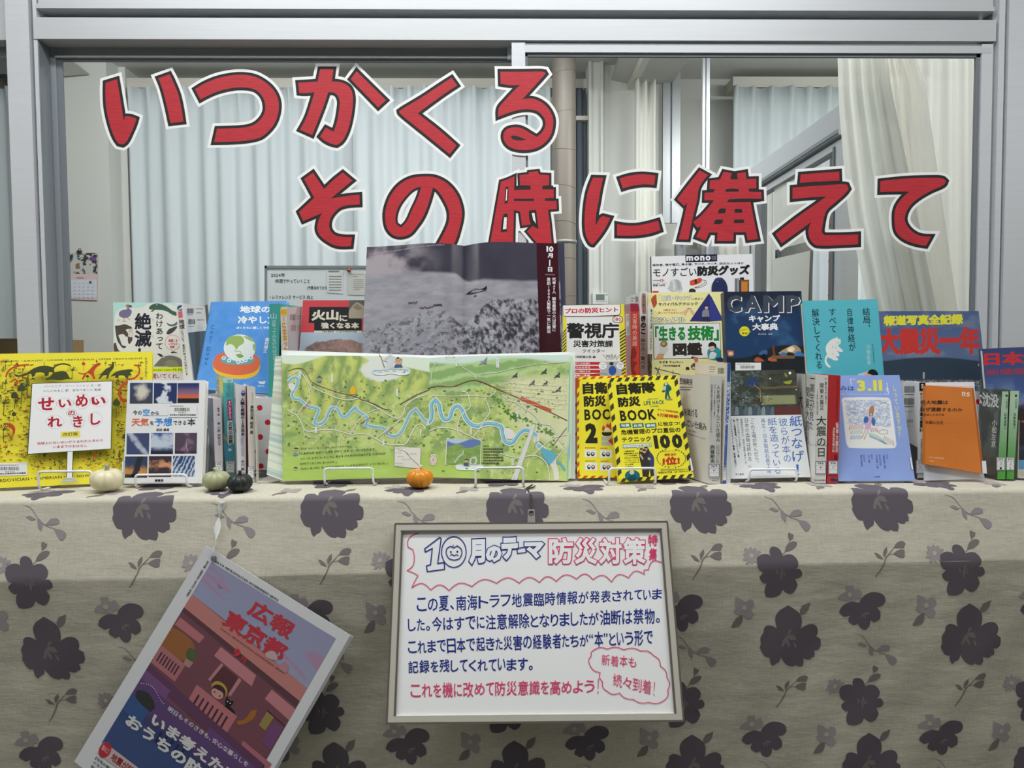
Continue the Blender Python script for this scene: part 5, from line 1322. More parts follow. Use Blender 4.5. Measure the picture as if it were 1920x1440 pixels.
# ---- volcano magazine
e, pl, n, (QL, SL, fL), (QR, SR, fR) = open_book('open_magazine', 'open glossy magazine showing a grey volcano slope with a helicopter', 'magazine',
    [(688, 463), (871, 462), (869, 742), (675, 742)], [(871, 462), (1048, 456), (1057, 742), (869, 742)], Ya=1.475, tilt=5, bulge=.030, stack_l=.003, stack_r=.006)
xx = [QL[0], QR[1], QR[2], QL[3]]
def volcano(gx):
    def f(u, v):
        U = gx+u*.5; x = U*2; y = v*1.5
        X = 515+U*1085; Yc_ = 40+v*830
        top = ss(.20+.055*ss(X, 1000, 1100)+.02*(fbm(x*5, y*3, 3)-.5)-v, -.006, .02)
        rg = np.interp(X, [515, 700, 850, 960, 1050, 1120, 1200, 1350, 1490, 1600], [520, 450, 408, 402, 480, 425, 352, 345, 340, 340])+14*(fbm(x*14, y*3, 7)-.5)
        snow = mixc(hx('a3a2a9'), hx('7c7b83'), fbm(x*9+y*3, y*26, 8, 5)); ridge = ss(Yc_-rg, -3, 14)
        r1 = fbm(x*13+y*7, y*15-x*9, 21, 5); r2 = fbm(x*34+y*10, y*30-x*20, 5, 4)
        rk = mixc(hx('393941'), hx('a3a2aa'), ss(r1*.5+r2*.55, .38, .70))
        sm = mixc(hx('7c7b84'), hx('aaa9b1'), fbm(x*16+y*22, y*6-x*9, 31, 4)); sm = mixc(sm, hx('3f3f47'), ss(fbm(x*30, y*44, 9, 4), .56, .66)*.7)
        rk = mixc(rk, sm, ss(1030-X, 0, 60)*.85)
        c = mixc(snow, rk, ridge)
        sky_ = mixc(hx('34323f'), hx('4c4955'), fbm(x*3, y*3, 6)); sky_ = mixc(sky_, hx('a9a0a6'), ss(.85-x, 0, .55)*ss(fbm(x*4, y*5, 61), .25, .6)*.85)  # pale sheen of the left page painted into the sky
        return mixc(c, sky_, top)
    return f
for (q, S, f_, gx, nm) in ((QL, SL, fL, 0, 'left'), (QR, SR, fR, .5, 'right')):
    A = Art(f_, .0004, .00001)
    quad = [(688, 463), (871, 462), (869, 742), (675, 742)] if gx == 0 else [(871, 462), (1048, 456), (1057, 742), (869, 742)]
    A.grid(quad, 150, 190, volcano(gx)); A.off += .0009; A.frame(2.88, 500, 440)
    if gx == 0:
        r = random.Random(2)
        for k in range(16): A.ell(770+k*3.4+r.uniform(-2, 2), 380+r.uniform(-5, 4), 1.8, 4, '5c3c3a' if k % 3 else '26262a', 6, same=k > 0)
        for k in range(18): A.ell(835+k*4+r.uniform(-2, 2), 404+r.uniform(-3, 6), 2.2, 4, '8a3c3c' if k % 2 else '33333a', 6, same=k > 0)
        for k in range(12): A.ell(908+k*4, 393+r.uniform(-4, 4), 2, 5, '26262b', 6, same=k > 0)
        A.text('山頂付近に取り残された登山者を救助する自衛隊の大型ヘリコプターと捜索を続ける隊員たち', [(572,100),(965,68),(965,76),(572,109)], 'aaa8b0', 0)
    else:
        A.poly([(1075,328),(1095,315),(1130,308),(1160,306),(1178,300),(1188,290),(1186,312),(1150,322),(1110,330)], '232328', 2); A.stroke([(1085,322),(1128,300),(1190,322)], 1.6, '232328'); A.ell(1127, 342, 8, 4, '26262b')
        A.unit(quad); A.grid([(760,0),(985,0),(985,1000),(770,1000)], 24, 2, lambda u, v: mixc(hx('3c1820'), hx('35151c'), v)); A.frame(2.88, 500, 440)
        A.text('10月', (1506, 62, 1552, 128), 'dedee2', .05, vert=False) if 0 else None
        A.text('10', (1510, 64, 1548, 96), 'dedee2', .05); A.text('月', (1516, 102, 1545, 128), 'dedee2', .04); A.text('1', (1525, 138, 1531, 172), 'dedee2', .06); A.text('日', (1518, 178, 1542, 203), 'dedee2', .04)
        A.rect(1503, 218, 1556, 220, 'a8a2a8')
        A.text('死者47人　戦後最悪の火山災害に', (1541, 235, 1562, 525), 'd3d2d7', .02, True); A.text('救助1000人態勢で一気に搬送', (1512, 235, 1533, 535), 'd3d2d7', .02, True)
    A.build('left_page_print' if gx == 0 else 'right_page_print', P_GLOSS, e)
o_ = on_y(*((1050, 470)), 1.5)
mb = MB(); fq = lambda u, v, d: bil([QR[1], QR[1]+Vector((.012, .004, .002)), QR[2]+Vector((.009, .004, 0)), QR[2]], u, 1-v)-n*d
mb.add(*blk(fq, 0, 1, 0, 1, .004, .005)); mb.build('cover_edge', cmat('31344a'), e)

# ---- river map picture book
ql = [(529, 666), (806, 672), (799, 895), (530, 902)]; qr = [(806, 672), (1069, 665), (1064, 902), (799, 895)]
e, pl, n, (QL, SL, fL), (QR, SR, fR) = open_book('open_picture_book', 'large open picture book with a green bird\'s-eye map of a winding river', 'book',
    ql, qr, base=TZ+.0055, tilt=12, bulge=.010, stack_l=.011, stack_r=.009)
# cover boards behind the pages
mb = MB()
cq = [pl.hit(524, 654), pl.hit(806, 664), pl.hit(799, 899), pl.hit(522, 903)]; cq2 = [pl.hit(806, 664), pl.hit(1080, 657), pl.hit(1080, 897), pl.hit(799, 899)]
for Qc in (cq, cq2): mb.add(*blk(lambda u, v, d: bil(Qc, u, 1-v)-n*d, 0, 1, 0, 1, .0125, .0145))
mb.build('cover_boards', cmat('d3d9d9', .2), e)
sq = [pl.hit(515, 672), pl.hit(529, 668), pl.hit(531, 901), pl.hit(499, 892)]
A = Art(lambda x, y, o: pl.hit(x, y, o), -.0095, .0001)
A.grid([(516, 668), (528, 667), (530, 901), (500, 890)], 1, 90, lambda u, v: mixc(mixc(hx('bcd0b4'), hx('d0d5c5'), ss(u, .3, .6)), mixc(hx('4f93ad'), hx('9a8a6a'), vnoise(v*7, v*3, 2)), ss(vnoise(v*60, u*2, 5), .5, .9)*.5))
A.build('page_edges_left', P_MATTE, e)
A = Art(lambda x, y, o: pl.hit(x, y, o), .0008, .0001)
A.grid([(1068, 667), (1074, 668), (1071, 896), (1063, 900)], 3, 60, lambda u, v: mixc(hx('b9c9a0'), hx('7db0b4'), ss(vnoise(v*9, u*3, 2), .5, .6)))
A.build('page_edges_right', P_MATTE, e)
def land(side):
    def f(u, v):
        x = u+side; n1 = fbm(x*14, v*11, 3, 5); n2 = fbm(x*38, v*34, 9, 3); n3 = fbm(x*5, v*4, 12, 3)
        base = mixc(hx('93ad4c'), hx('b5c86e'), ss(n3*.6+n2*.5, .35, .7)); base = mixc(base, hx('688c42'), ss(n1, .52, .70)*.85)
        base = mixc(base, hx('c9d49a'), ss(n2, .62, .8)*.5)
        if side == 0:
            rid = np.abs(np.sin(x*26+3*fbm(x*5, v*5, 1)+v*5)); mt = mixc(hx('6a8c3c'), hx('bcc65c'), rid); mt = mixc(mt, hx('4f7a40'), ss(fbm(x*20, v*9, 31), .5, .7)*.7)
            base = mixc(base, mt, ss(.42+.10*np.sin(u*5)-.0-v, 0, .08))
            sky_ = ss(.03+.05*np.sin(u*9+1)*(u < .75)+.10*(u > .55)*(u-.55)*2.2-v, 0, .015); base = mixc(base, hx('cfdccb'), sky_)
            wh = ss(.115-np.hypot((u-.685)*.75, (v-.115)*1.1)+.03*(n2-.5), 0, .02); base = mixc(base, hx('d3d8d4'), wh)
        else:
            hill = ss(.30-v+.03*np.sin(u*9), 0, .06); hc = mixc(hx('6f9a50'), hx('a0bf7d'), ss(np.sin(v*60+u*7+4*n1), -.3, .9)); base = mixc(base, hc, hill*(1-ss(u-.55+v*.6, .1, .35)*.6))
            plain_ = ss(u*1.0-v*.15, .45, .6)*ss(v, .13, .22)*ss(.62-v+.5*(u-.6), 0, .08); base = mixc(base, mixc(hx('cfd39e'), hx('d6d2b2'), n2), plain_*.85)
            base = mixc(base, hx('c3d8d2'), ss(.055+.02*np.sin(u*8)-v, 0, .03))
        lo = ss(v, .74, .86); lw = mixc(hx('8fb23c'), hx('aac854'), fbm(x*7, v*16, 41)); base = mixc(base, lw, lo*(1 if side == 0 else ss(.5-u, 0, .2)))
        return mixc(base, hx('b4b99a'), np.full(np.shape(u), .20))
    return f
def housing(A, pts, r, cols=('a47868', 'c5b29f', 'd2cbbb', 'cdbfae', '8f6c60')):
    A.off += A.step
    for (x0, y0, x1, y1, n_) in pts:
        for k in range(n_):
            x, y = r.uniform(x0, x1), r.uniform(y0, y1); w_ = r.uniform(4, 9); A.rect(x, y, x+w_, y+w_*.7, r.choice(cols), True)
def river(A, pts, w):
    A.stroke(pts, w*1.75, 'cfcdc2', sm=5, corner=90); A.stroke(pts, w, '5fa3b8', sm=5, corner=90); A.stroke([(p[0]-w*.12, p[1]-w*.12) for p in pts], w*.28, '8fc0cc', sm=5, corner=90)
def road(A, pts, w=7, c='d6d5cc', o=True):
    if o: A.stroke(pts, w*1.35, '8a9270', sm=4, corner=70)
    A.stroke(pts, w, c, sm=4, corner=70)
r = random.Random(8)
# left page, in crop coordinates
A = Art(fL, .0004, .000005); A.grid(ql, 170, 150, land(0)); A.off += .0004; A.frame(5.759, 520, 650)
housing(A, [(340,230,420,320,26),(260,400,420,530,46),(440,390,760,520,80),(460,530,760,640,60),(120,640,300,860,46),(600,760,860,920,60),(300,900,860,1050,170),(1140,600,1340,780,70),(1030,880,1300,1080,70),(1380,560,1640,700,60),(1400,880,1500,1040,24)], r)
for _ in range(130):
    x, y = r.uniform(120, 1600), r.uniform(380, 1080); A.ell(x, y, r.uniform(8, 18), r.uniform(6, 11), r.choice(('5e8344', '6f9348', '567a40')), 8, same=_ > 0)
river(A, [(118,390),(160,350),(205,340),(220,370),(215,420),(185,470),(160,530),(180,570),(240,580),(290,620),(330,650),(400,670),(450,690),(430,760),(400,830),(450,850),(520,810),(560,720),(600,670),(660,690),(690,750),(750,770),(800,720),(850,670),(890,720),(950,755),(985,800),(960,860),(1040,880),(1120,890),(1180,910),(1200,960),(1290,980),(1350,930),(1400,830),(1440,740),(1500,690),(1550,750),(1600,810),(1640,815)], 24)
A.poly([(120,410),(165,400),(195,440),(170,490),(130,460)], 'd0cec6', 3)
road(A, [(118,330),(180,290),(240,270),(300,340),(360,430),(430,470),(540,520),(680,575),(800,590),(900,575),(980,620),(1060,660),(1140,710),(1220,760),(1310,790),(1370,740),(1390,660),(1450,600),(1550,550),(1645,520)], 9)
road(A, [(105,690),(160,720),(210,750),(260,830),(300,910),(360,925),(470,910),(580,905),(700,930),(800,960),(900,955),(1000,965),(1080,1010),(1180,1060),(1300,1070),(1390,1060),(1440,980),(1490,880),(1540,850),(1590,870),(1600,900)], 10)
road(A, [(210,750),(260,680),(330,600),(355,560),(350,500),(370,450)], 8); road(A, [(800,955),(850,870),(900,800),(980,740),(1060,700),(1120,690)], 8); road(A, [(1080,1000),(1150,950),(1230,880),(1300,840),(1340,790)], 8)
road(A, [(280,900),(300,960),(350,985),(440,985)], 6); road(A, [(690,590),(640,670),(610,740)], 7); road(A, [(300,810),(370,880),(460,880),(560,850)], 6)
for pts in ([(270,690),(350,590)], [(900,840),(1010,770)], [(1160,950),(1250,880)]):
    A.stroke([(p[0]+8, p[1]+8) for p in pts], 6, 'a8564a')
    for k in range(6):
        x = pts[0][0]+(pts[1][0]-pts[0][0])*k/5; y = pts[0][1]+(pts[1][1]-pts[0][1])*k/5; A.stroke([(x+6, y+6), (x+12, y+34)], 3, 'a8564a')
A.stroke([(120,265),(200,240),(280,245),(320,290),(360,370),(420,415),(560,470),(700,515),(830,545),(930,590),(1040,630),(1110,665),(1170,695),(1225,700)], 7, '6a4640', sm=4, corner=80); A.stroke([(120,262),(200,237),(280,242),(322,288),(362,368),(422,412),(560,467),(700,512),(830,542),(930,587)], 2, 'c9c2b6', sm=4, corner=80)
A.stroke([(1330,645),(1400,600),(1500,540),(1600,495),(1650,470)], 8, '6a4640', sm=3)
A.poly([(825,430),(855,480),(850,530),(800,528),(792,490)], 'd9a92c', 3)
for (a_, b_, c2, d_, t_) in ((232,265,258,355,'おうめ'),(588,312,606,400,'みたけさん'),(1290,470,1312,555,'ひので'),(410,880,432,945,'ふっさ'),(1148,1020,1166,1085,'あきがわ'),(1542,905,1558,975,'はむら')):
    A.rect(a_, b_, c2, d_, 'd5dadb'); A.text(t_, (a_+5, b_+6, c2-5, d_-6), '4a5566', 0, True)
A.rect(435, 345, 485, 385, '8f8f8c'); A.poly([(428,350),(460,322),(495,350)], '55565a')
# cloud with two small figures
A.poly([(1030,290),(1060,262),(1130,270),(1180,240),(1260,262),(1340,240),(1400,235),(1445,270),(1430,310),(1330,325),(1240,310),(1150,325),(1060,318)], 'c3ced1', 4)
for x_, y_ in ((1060,290),(1120,298),(1190,285),(1270,285),(1340,270),(1400,280)): A.stroke([(x_-22, y_), (x_, y_-14), (x_+22, y_)], 4, '9fb0b8', sm=3)
A.poly([(1175,250),(1185,200),(1200,180),(1150,165),(1190,120),(1250,85),(1250,110),(1285,122),(1265,135),(1270,170),(1255,190),(1275,245)], 'bfc5c6', 2); A.stroke([(1170,170),(1200,140),(1240,120)], 4, '8f9698', sm=2)
A.stroke([(1112,110),(1130,125),(1150,190),(1168,245)], 7, '8a5a40', sm=2); A.stroke([(1108,115),(1112,80),(1125,75)], 5, '8a5a40')
A.ell(1318, 178, 38, 34, 'c39a80', 18); A.poly([(1282,165),(1290,145),(1320,138),(1350,148),(1356,165),(1320,172)], '2b2b2d', 3); A.ell(1312, 135, 14, 7, '2b2b2d'); A.poly([(1285,210),(1345,208),(1360,245),(1270,240)], '44597c', 2)
# words
for q_, t_ in (([(258,1100),(815,1075),(815,1095),(258,1122)], '「川が ひくく なってきた。ひらけてきたね。」'), ([(240,1150),(1060,1105),(1060,1128),(240,1175)], '「たまがわが ながい ときを かけて 土を はこび、つもらせて'), ([(250,1205),(1180,1150),(1180,1175),(250,1228)], 'つくった とちじゃ。むこうに 見える かすみがわのあたりを たまがわが'), ([(245,1258),(650,1238),(650,1260),(245,1282)], 'ながれていたときも あったのう。」'), ([(250,1312),(1200,1252),(1200,1275),(250,1335)], '「ながい あいだに あっちをながれたり こっちをながれたり しているんだ。」')):
    A.text(t_, q_, '3a4030', .012)
for x_, y_ in ((206,1112),(200,1318)): A.ell(x_, y_+4, 18, 13, 'c7b09c'); A.poly([(x_-22,y_),(x_-14,y_-12),(x_+14,y_-12),(x_+24,y_),(x_,y_+2)], '2b2b2b', 2)
A.poly([(176,1170),(190,1145),(228,1165),(222,1182),(180,1182)], '6f8b92', 2)
A.grid([(1275,1095),(1555,1103),(1548,1322),(1272,1298)], 16, 3, lambda u, v: mixc(hx('d3d2c8'), hx('cfcec4'), v)); A.stroke([(1275,1095),(1555,1103),(1548,1322),(1272,1298)], 4, '6a6a66', True)
A.stroke([(1310,1130),(1380,1140),(1420,1180),(1450,1215),(1500,1260),(1540,1300)], 5, '44474e', sm=2); A.stroke([(1380,1140),(1420,1170)], 5, 'a84a44')
for (a_, b_, t_) in ((1285,1105,'みずはこぶ'),(1285,1150,'おくたま'),(1310,1190,'あきがわ'),(1360,1220,'ひらいがわ'),(1282,1262,'たまがわの'),(1290,1285,'ぜんたいず'),(1430,1160,'かすみがわ')): A.text(t_, (a_, b_, a_+16*len(t_), b_+14), '44443f', 0)
A.build('left_page_print', P_SATIN, e)
# right page
A = Art(fR, .0004, .000005); A.grid(qr, 170, 150, land(1)); A.off += .0004; A.frame(5.759, 795, 650)
housing(A, [(90,420,400,500,70),(230,100,330,170,30),(210,540,420,660,50),(540,540,800,740,90),(600,360,1000,520,110),(900,540,1200,700,80),(400,880,480,980,34),(600,900,730,1020,50),(1060,1180,1160,1270,24),(330,780,420,900,30),(1000,740,1100,840,20)], r)
housing(A, [(830,340,1540,700,330)], r, ('c59a5c', 'cfae62', 'b88a58', '9f9784'))
for _ in range(150):
    x, y = r.uniform(60, 1500), r.uniform(480, 1380)
    A.ell(x, y, r.uniform(9, 20), r.uniform(6, 12), r.choice(('5e8a44', '7aa050', '567d40')), 8, same=_ > 0)
pth = [(720,540),(800,600),(860,680),(930,750),(1000,780),(1100,790),(1200,850),(1300,900),(1400,960)]
for k in range(110):
    i_ = r.randrange(8); t_ = r.random(); A.ell(pth[i_][0]+(pth[i_+1][0]-pth[i_][0])*t_+r.gauss(0, 14), pth[i_][1]+(pth[i_+1][1]-pth[i_][1])*t_+r.gauss(0, 14), r.uniform(9, 17), r.uniform(6, 11), r.choice(('5e8a44', '6f9a4e', '507a40')), 8, same=k > 0)
for k in range(7): A.stroke([(900+k*90, 380+k*14), (1020+k*80, 640+k*22)], 3, 'd4d2c2')
for k in range(6): A.stroke([(820, 400+k*38), (1540, 430+k*52)], 3, 'd4d2c2')
river(A, [(0,810),(40,835),(80,800),(90,720),(85,640),(125,590),(165,640),(180,720),(220,800),(280,790),(310,700),(360,660),(410,700),(440,770),(500,850),(580,875),(660,850),(750,850),(830,880),(850,960),(880,1040),(950,1050),(1020,960),(1080,915),(1150,930),(1210,980),(1220,1060),(1290,1120),(1380,1200),(1400,1290),(1420,1340),(1430,1440)], 34)
A.poly([(1250,1110),(1310,1110),(1430,1170),(1400,1260),(1350,1280),(1290,1200)], '5fa3b8', 3); A.stroke([(1430,1250),(1490,1290),(1520,1340)], 24, '5fa3b8', sm=3)
A.poly([(870,890),(930,900),(990,960),(940,1010),(890,1000),(860,940)], 'd3d1ca', 3)
road(A, [(60,920),(150,890),(260,890),(380,925),(480,970),(560,1010)], 9); road(A, [(380,985),(365,900),(380,800),(440,720),(500,670),(490,600),(470,520),(410,500)], 9); road(A, [(540,990),(600,900),(660,800),(710,720),(680,620),(660,565)], 9)
road(A, [(90,540),(250,550),(400,550),(550,545),(700,555),(770,500)], 8); road(A, [(835,530),(900,580),(1000,630),(1100,690),(1200,760),(1260,840),(1360,860),(1420,930),(1460,1010),(1530,1100),(1440,1200),(1360,1290)], 9)
road(A, [(1170,1190),(1260,1100),(1350,1030),(1440,980),(1540,960)], 9); road(A, [(820,1160),(960,1200),(1060,1200),(1180,1180),(1280,1220),(1340,1310),(1350,1440)], 9); road(A, [(80,420),(80,330),(100,240),(140,170)], 6); road(A, [(330,150),(420,240),(510,300),(570,370)], 6); road(A, [(600,320),(800,290),(1000,240),(1200,200),(1540,170)], 5)
A.stroke([(10,470),(150,440),(300,450),(420,410),(500,385),(580,385),(700,430),(850,500),(1000,560),(1040,580)], 8, '7a4a40', sm=4, corner=80); A.stroke([(580,385),(850,500),(1100,600),(1300,690),(1400,735),(1545,808)], 8, '7a4a40')
A.poly([(1040,562),(1050,552),(1375,688),(1370,725),(1035,585)], 'b8563a')
for k in range(10): A.rect(1060+k*32, 574+k*13.5, 1078+k*32, 582+k*13.5, '6a3428', same=k > 0)
A.poly([(1170,845),(1205,855),(1000,1440),(940,1440)], 'c9cac6'); A.stroke([(1185,860),(965,1440)], 4, '6e7274'); A.stroke([(1160,905),(1190,915)], 8, '4a6a74')
A.stroke([(1540,885),(1390,1080)], 5, '33373c'); A.stroke([(1190,1110),(1200,1050),(1250,1030),(1290,1070)], 6, '8a6a66', sm=3)
for (x_, y_, s_, c_) in ((640,180,60,'7f8688'),(978,325,42,'44484c'),(1292,280,46,'44484c'),(1436,320,46,'44484c'),(1164,405,42,'44484c'),(1306,408,40,'44484c'),(1446,475,44,'44484c')):
    A.poly([(x_-s_*.9,y_+s_*.7),(x_-s_*.3,y_+s_*.05),(x_-s_*.5,y_-s_*.25),(x_-s_*.1,y_-s_*.1),(x_+s_*.35,y_-s_*.6),(x_+s_*.7,y_-s_*.9),(x_+s_*.6,y_-s_*.2),(x_+s_*.3,y_+s_*.1),(x_+s_*.7,y_+s_*.2),(x_+s_*.65,y_+s_*.5),(x_+s_*.2,y_+s_*.3),(x_-s_*.2,y_+s_*.4)], c_, 2)
for (a_, b_, c2, d_, t_) in ((778,140,808,240,'むさし'),(996,705,1016,775,'たちかわ'),(498,890,518,965,'はいじま'),(944,1210,966,1285,'ひの'),(345,130,362,230,'おうめ')):
    A.rect(a_, b_, c2, d_, 'd5dad6'); A.text(t_, (a_+6, b_+8, c2-6, d_-8), '3a4148', .01, True)
A.poly([(248,1000),(622,1012),(612,1288),(230,1280)], 'd6d6cc'); A.poly([(255,1006),(615,1018),(605,1280),(240,1274)], 'a8bcc4')
A.grid([(255,1006),(615,1018),(605,1280),(240,1274)], 44, 34, lambda u, v: mixc(mixc(hx('a9bccb'), hx('5e74a4'), ss(v-.06-.1*np.sin(u*6), 0, .05)), mixc(hx('5f7f48'), hx('93ac5c'), fbm(u*9, v*12, 6)), ss(v-.26-.07*np.sin(u*9+2), 0, .04)))
A.stroke([(425,1130),(420,1170),(380,1200),(330,1260)], 14, 'b9c4c0', sm=3); A.stroke([(422,1135),(412,1180),(350,1230),(310,1265)], 4, '6f8d94', sm=3)
A.poly([(340,1290),(400,1270),(480,1278),(560,1268),(640,1290),(630,1330),(500,1340),(360,1330)], 'd0d6d4', 3); A.ell(458, 1245, 18, 14, 'c39a80'); A.poly([(438,1240),(450,1222),(480,1228),(482,1240)], '2b2b2d', 2); A.poly([(432,1262),(480,1262),(485,1296),(428,1292)], '44597c', 2); A.poly([(492,1250),(510,1210),(560,1195),(575,1230),(560,1280),(500,1280)], 'b9bec0', 2)
A.text('日野の段', (640, 1078, 700, 1092), '33362c', .02)
for k in range(6): A.lines(640, 1108+k*30, 900, 1124+k*30, 1, '44483a', fill=.9)
A.ell(102, 1228, 40, 62, 'd0cec6'); 
for k in range(8): A.stroke([(102, 1230), (102+34*math.cos(k*PI/4), 1230+50*math.sin(k*PI/4))], 3, 'b0685e')
A.stroke([(102+32*math.cos(t*.4), 1230+46*math.sin(t*.4)) for t in range(16)], 4, 'b0685e', True)
A.build('right_page_print', P_SATIN, e)
wire_stand('white wire stand under the left page of the open picture book', 609, 700, 878, 911); wire_stand('white wire stand under the right page of the open picture book', 892, 981, 877, 914)
# ================================================================== RIGHT, BACK ROW
# プロの防災ヒント
B = face_book('white and yellow disaster tips book with a red heading, beside the open magazine', [(1056, 572), (1170, 570), (1176, 742), (1053, 742)], 7, .016, 'd3d3d0', base=RZ, spine='L')
A = Art(B.plane).frame(5.538, 1040, 460)
A.poly([(90,620),(720,607),(752,1562),(72,1562)], 'd4c63a'); A.poly([(120,740),(665,740),(672,1100),(130,1100)], 'd2d2d0')
for (x0, x1) in ((80, 122), (668, 738)):
    for k in range(16):
        y = 880+k*34
        if y > 1500: break
        A.poly([(x0, y+28), (x1, y-18), (x1, y), (x0, y+46)], '4c4a2c')
A.poly([(122,750),(668,745),(690,1562),(130,1562)], 'd2d2d0')
A.poly([(90,620),(682,610),(685,700),(660,728),(640,730),(655,750),(610,735),(110,742),(90,700)], '2e2c2c', 2); A.poly([(90,624),(677,614),(679,698),(655,722),(108,736),(93,700)], 'd8d7d5', 2)
A.text('プロの防災ヒント', [(105,655),(660,640),(660,695),(105,712)], 'b3202c', .04)
A.poly([(605,750),(630,733),(680,733),(705,755),(702,790),(675,803),(625,803),(603,785)], '2e2c2c', 3); A.poly([(612,752),(634,739),(676,739),(698,757),(695,786),(672,797),(628,797),(610,782)], 'd8d7d5', 3); A.text('180', (622, 750, 686, 786), 'b3202c', .03)
A.text('警視庁', [(122,805),(668,800),(668,965),(122,972)], '232323', .035); A.text('災害対策課', (192, 985, 606, 1058), '232323', .03); A.text('ツイッター', (288, 1075, 520, 1118), '232323', .02)
A.text('日本経済新聞出版 編', (130, 1145, 425, 1172), '232323', .02)
for k, t_ in enumerate(('シグナルを送れ', 'スマホを守る', 'カップ焼きそば', '機関へ通報')):
    A.rect(130, 1210+k*42, 472, 1240+k*42, 'b3292e'); A.text(t_, (190, 1216+k*42, 370, 1236+k*42), 'dcdcdc', .02)
A.rect(72, 1376, 752, 1562, 'b8382c')
A.text('90万人', (535, 1132, 645, 1170), '232323', .02); A.text('フォロワー', (548, 1172, 638, 1188), '232323', .01)
A.stroke([(500,1130),(545,1188)], 4, '232323'); A.stroke([(678,1130),(640,1192)], 4, '232323')
A.poly([(480,1210),(690,1205),(700,1375),(470,1375)], 'a5a7a5')
A.ell(500, 1250, 46, 42, 'd9dbdc'); A.ell(680, 1248, 42, 42, 'd9dbdc')
A.stroke([(500+45*math.cos(t*.3), 1250+41*math.sin(t*.3)) for t in range(21)], 3, '3a6aa0', True); A.stroke([(680+41*math.cos(t*.3), 1248+41*math.sin(t*.3)) for t in range(21)], 3, '3a6aa0', True)
A.text('「いざ」', (470, 1228, 528, 1246), '2b2b2b', .01); A.text('にも', (484, 1254, 516, 1270), '2b2b2b', .01); A.text('「日常」', (652, 1226, 708, 1244), '2b2b2b', .01); A.text('にも', (664, 1252, 696, 1268), '2b2b2b', .01)
A.ell(600, 1300, 40, 50, '2c4f9a', 24); A.ell(590, 1228, 22, 18, '2b2b2b'); A.stroke([(380,1345),(460,1330),(530,1335),(545,1350)], 4, '2b2b2b', sm=3)
A.build('cover_artwork', P_SATIN, B.root)
# 災害時の英語
B = spine_book('red book with a thin pale spine title between the disaster tips and mushroom books', [(1182, 569), (1197, 569), (1200, 742), (1185, 742)], 1171, 'L', .128, 'b8392c', base=RZ)
A = Art(B.plane).frame(5.538, 1040, 460)
A.poly([(785,605),(868,605),(880,682),(795,682)], '8f2a3c'); A.text('災害時の英語', [(808,710),(856,710),(856,1045),(808,1045)], 'd4b9ad', .0, True)
A.poly([(795,1080),(830,1060),(850,1110),(840,1160),(800,1190),(860,1220),(820,1280),(850,1330),(800,1340),(790,1260)], '7f2a24', 2)
A.build('spine_artwork', P_SATIN, B.root)
A = Art(B.cover).frame(5.538, 1040, 460)
A.poly([(722,615),(784,608),(790,682),(725,685)], '8f2a3c'); A.poly([(736,715),(775,712),(782,930),(742,935)], 'cfc9b5'); A.barcode(744, 725, 770, 790, '4a4a44', 9); A.barcode(748, 840, 774, 920, '4a4a44', 9)
A.build('cover_artwork', P_SATIN, B.root)
# きのこ
B = spine_book('tall white mushroom foraging book with a brown tag on its spine', [(1199.5, 547), (1214, 546), (1213, 742), (1200.5, 742)], 1175, 'L', .150, 'c9c8c3', Ya=1.50)
A = Art(B.plane).frame(5.538, 1040, 460)
A.poly([(905,510),(925,498),(945,510),(948,700),(930,714),(908,700)], '94736e', 3); A.text('名人が教える', [(914,520),(940,520),(940,695),(914,695)], '3a2a28', .02, True)
A.text('きのこ', [(892,728),(948,728),(948,925),(892,925)], '222222', .06, True); A.text('の', (908, 935, 932, 955), '333333', 0); A.text('採り方・食べ方', [(892,965),(942,965),(938,1285),(892,1285)], '222222', .01, True)
A.build('spine_artwork', P_SATIN, B.root)
A = Art(B.cover).frame(5.538, 1040, 460); A.barcode(838, 532, 866, 590, '4a4a44', 8); A.lines(790, 535, 830, 590, 2, '77777a'); A.build('back_cover_artwork', P_SATIN, B.root)
# 食べられる草
B = spine_book('thin white spine with green title and a forest photo at its foot', [(1214.5, 572), (1223, 572), (1221, 742), (1214, 742)], 1212, 'L', .12, 'cdd0cc', Ya=1.464)
A = Art(B.plane).frame(5.538, 1040, 460)
A.text('食べられる草', [(993,660),(1016,660),(1014,870),(992,870)], '2f7f3c', .03, True); A.text('ハンドブック', [(990,895),(1012,895),(1008,1085),(988,1085)], '232323', .03, True)
A.grid([(966,1130),(1012,1130),(1006,1560),(966,1560)], 6, 24, lambda u, v: mixc(hx('2f3328'), hx('b09a94'), ss(fbm(u*5, v*10, 7), .45, .8)))
A.build('spine_artwork', P_SATIN, B.root)
# 生きる技術図鑑
B = face_book('pale yellow survival skills book with a blue tent and green title letters', [(1214, 549), (1357, 547), (1365, 742), (1222, 742)], 7, .014, 'd6cf8f', Yc=(1290, 742, 1.484), spine='L')
A = Art(B.plane).frame(6, 1205, 470)
A.poly([(55,475),(912,463),(960,1632),(102,1632)], 'd8d296')
A.text('防災・キャンプ', [(228,510),(545,505),(548,555),(230,562)], 'dcdcdc', .03, out='1f3a4c', ow=.09); A.text('に役立つ', (552, 528, 680, 553), '26262a', .02)
A.text('サバイバルテクニック', [(175,585),(622,578),(622,615),(175,625)], '232326', .04)
A.text('13歳までに', (232, 655, 378, 680), 'b4532c', .02); A.text('身につけておきたい!!', (170, 685, 440, 715), 'b4532c', .02); A.stroke([(138,680),(165,720)], 3, 'b4532c'); A.stroke([(462,675),(440,722)], 3, 'b4532c')
A.poly([(745,485),(912,785),(740,800),(530,795)], '2a2f6a'); A.poly([(745,485),(775,520),(905,780),(760,790)], '343a7c'); A.poly([(745,490),(752,490),(752,800),(742,800)], '20244f')
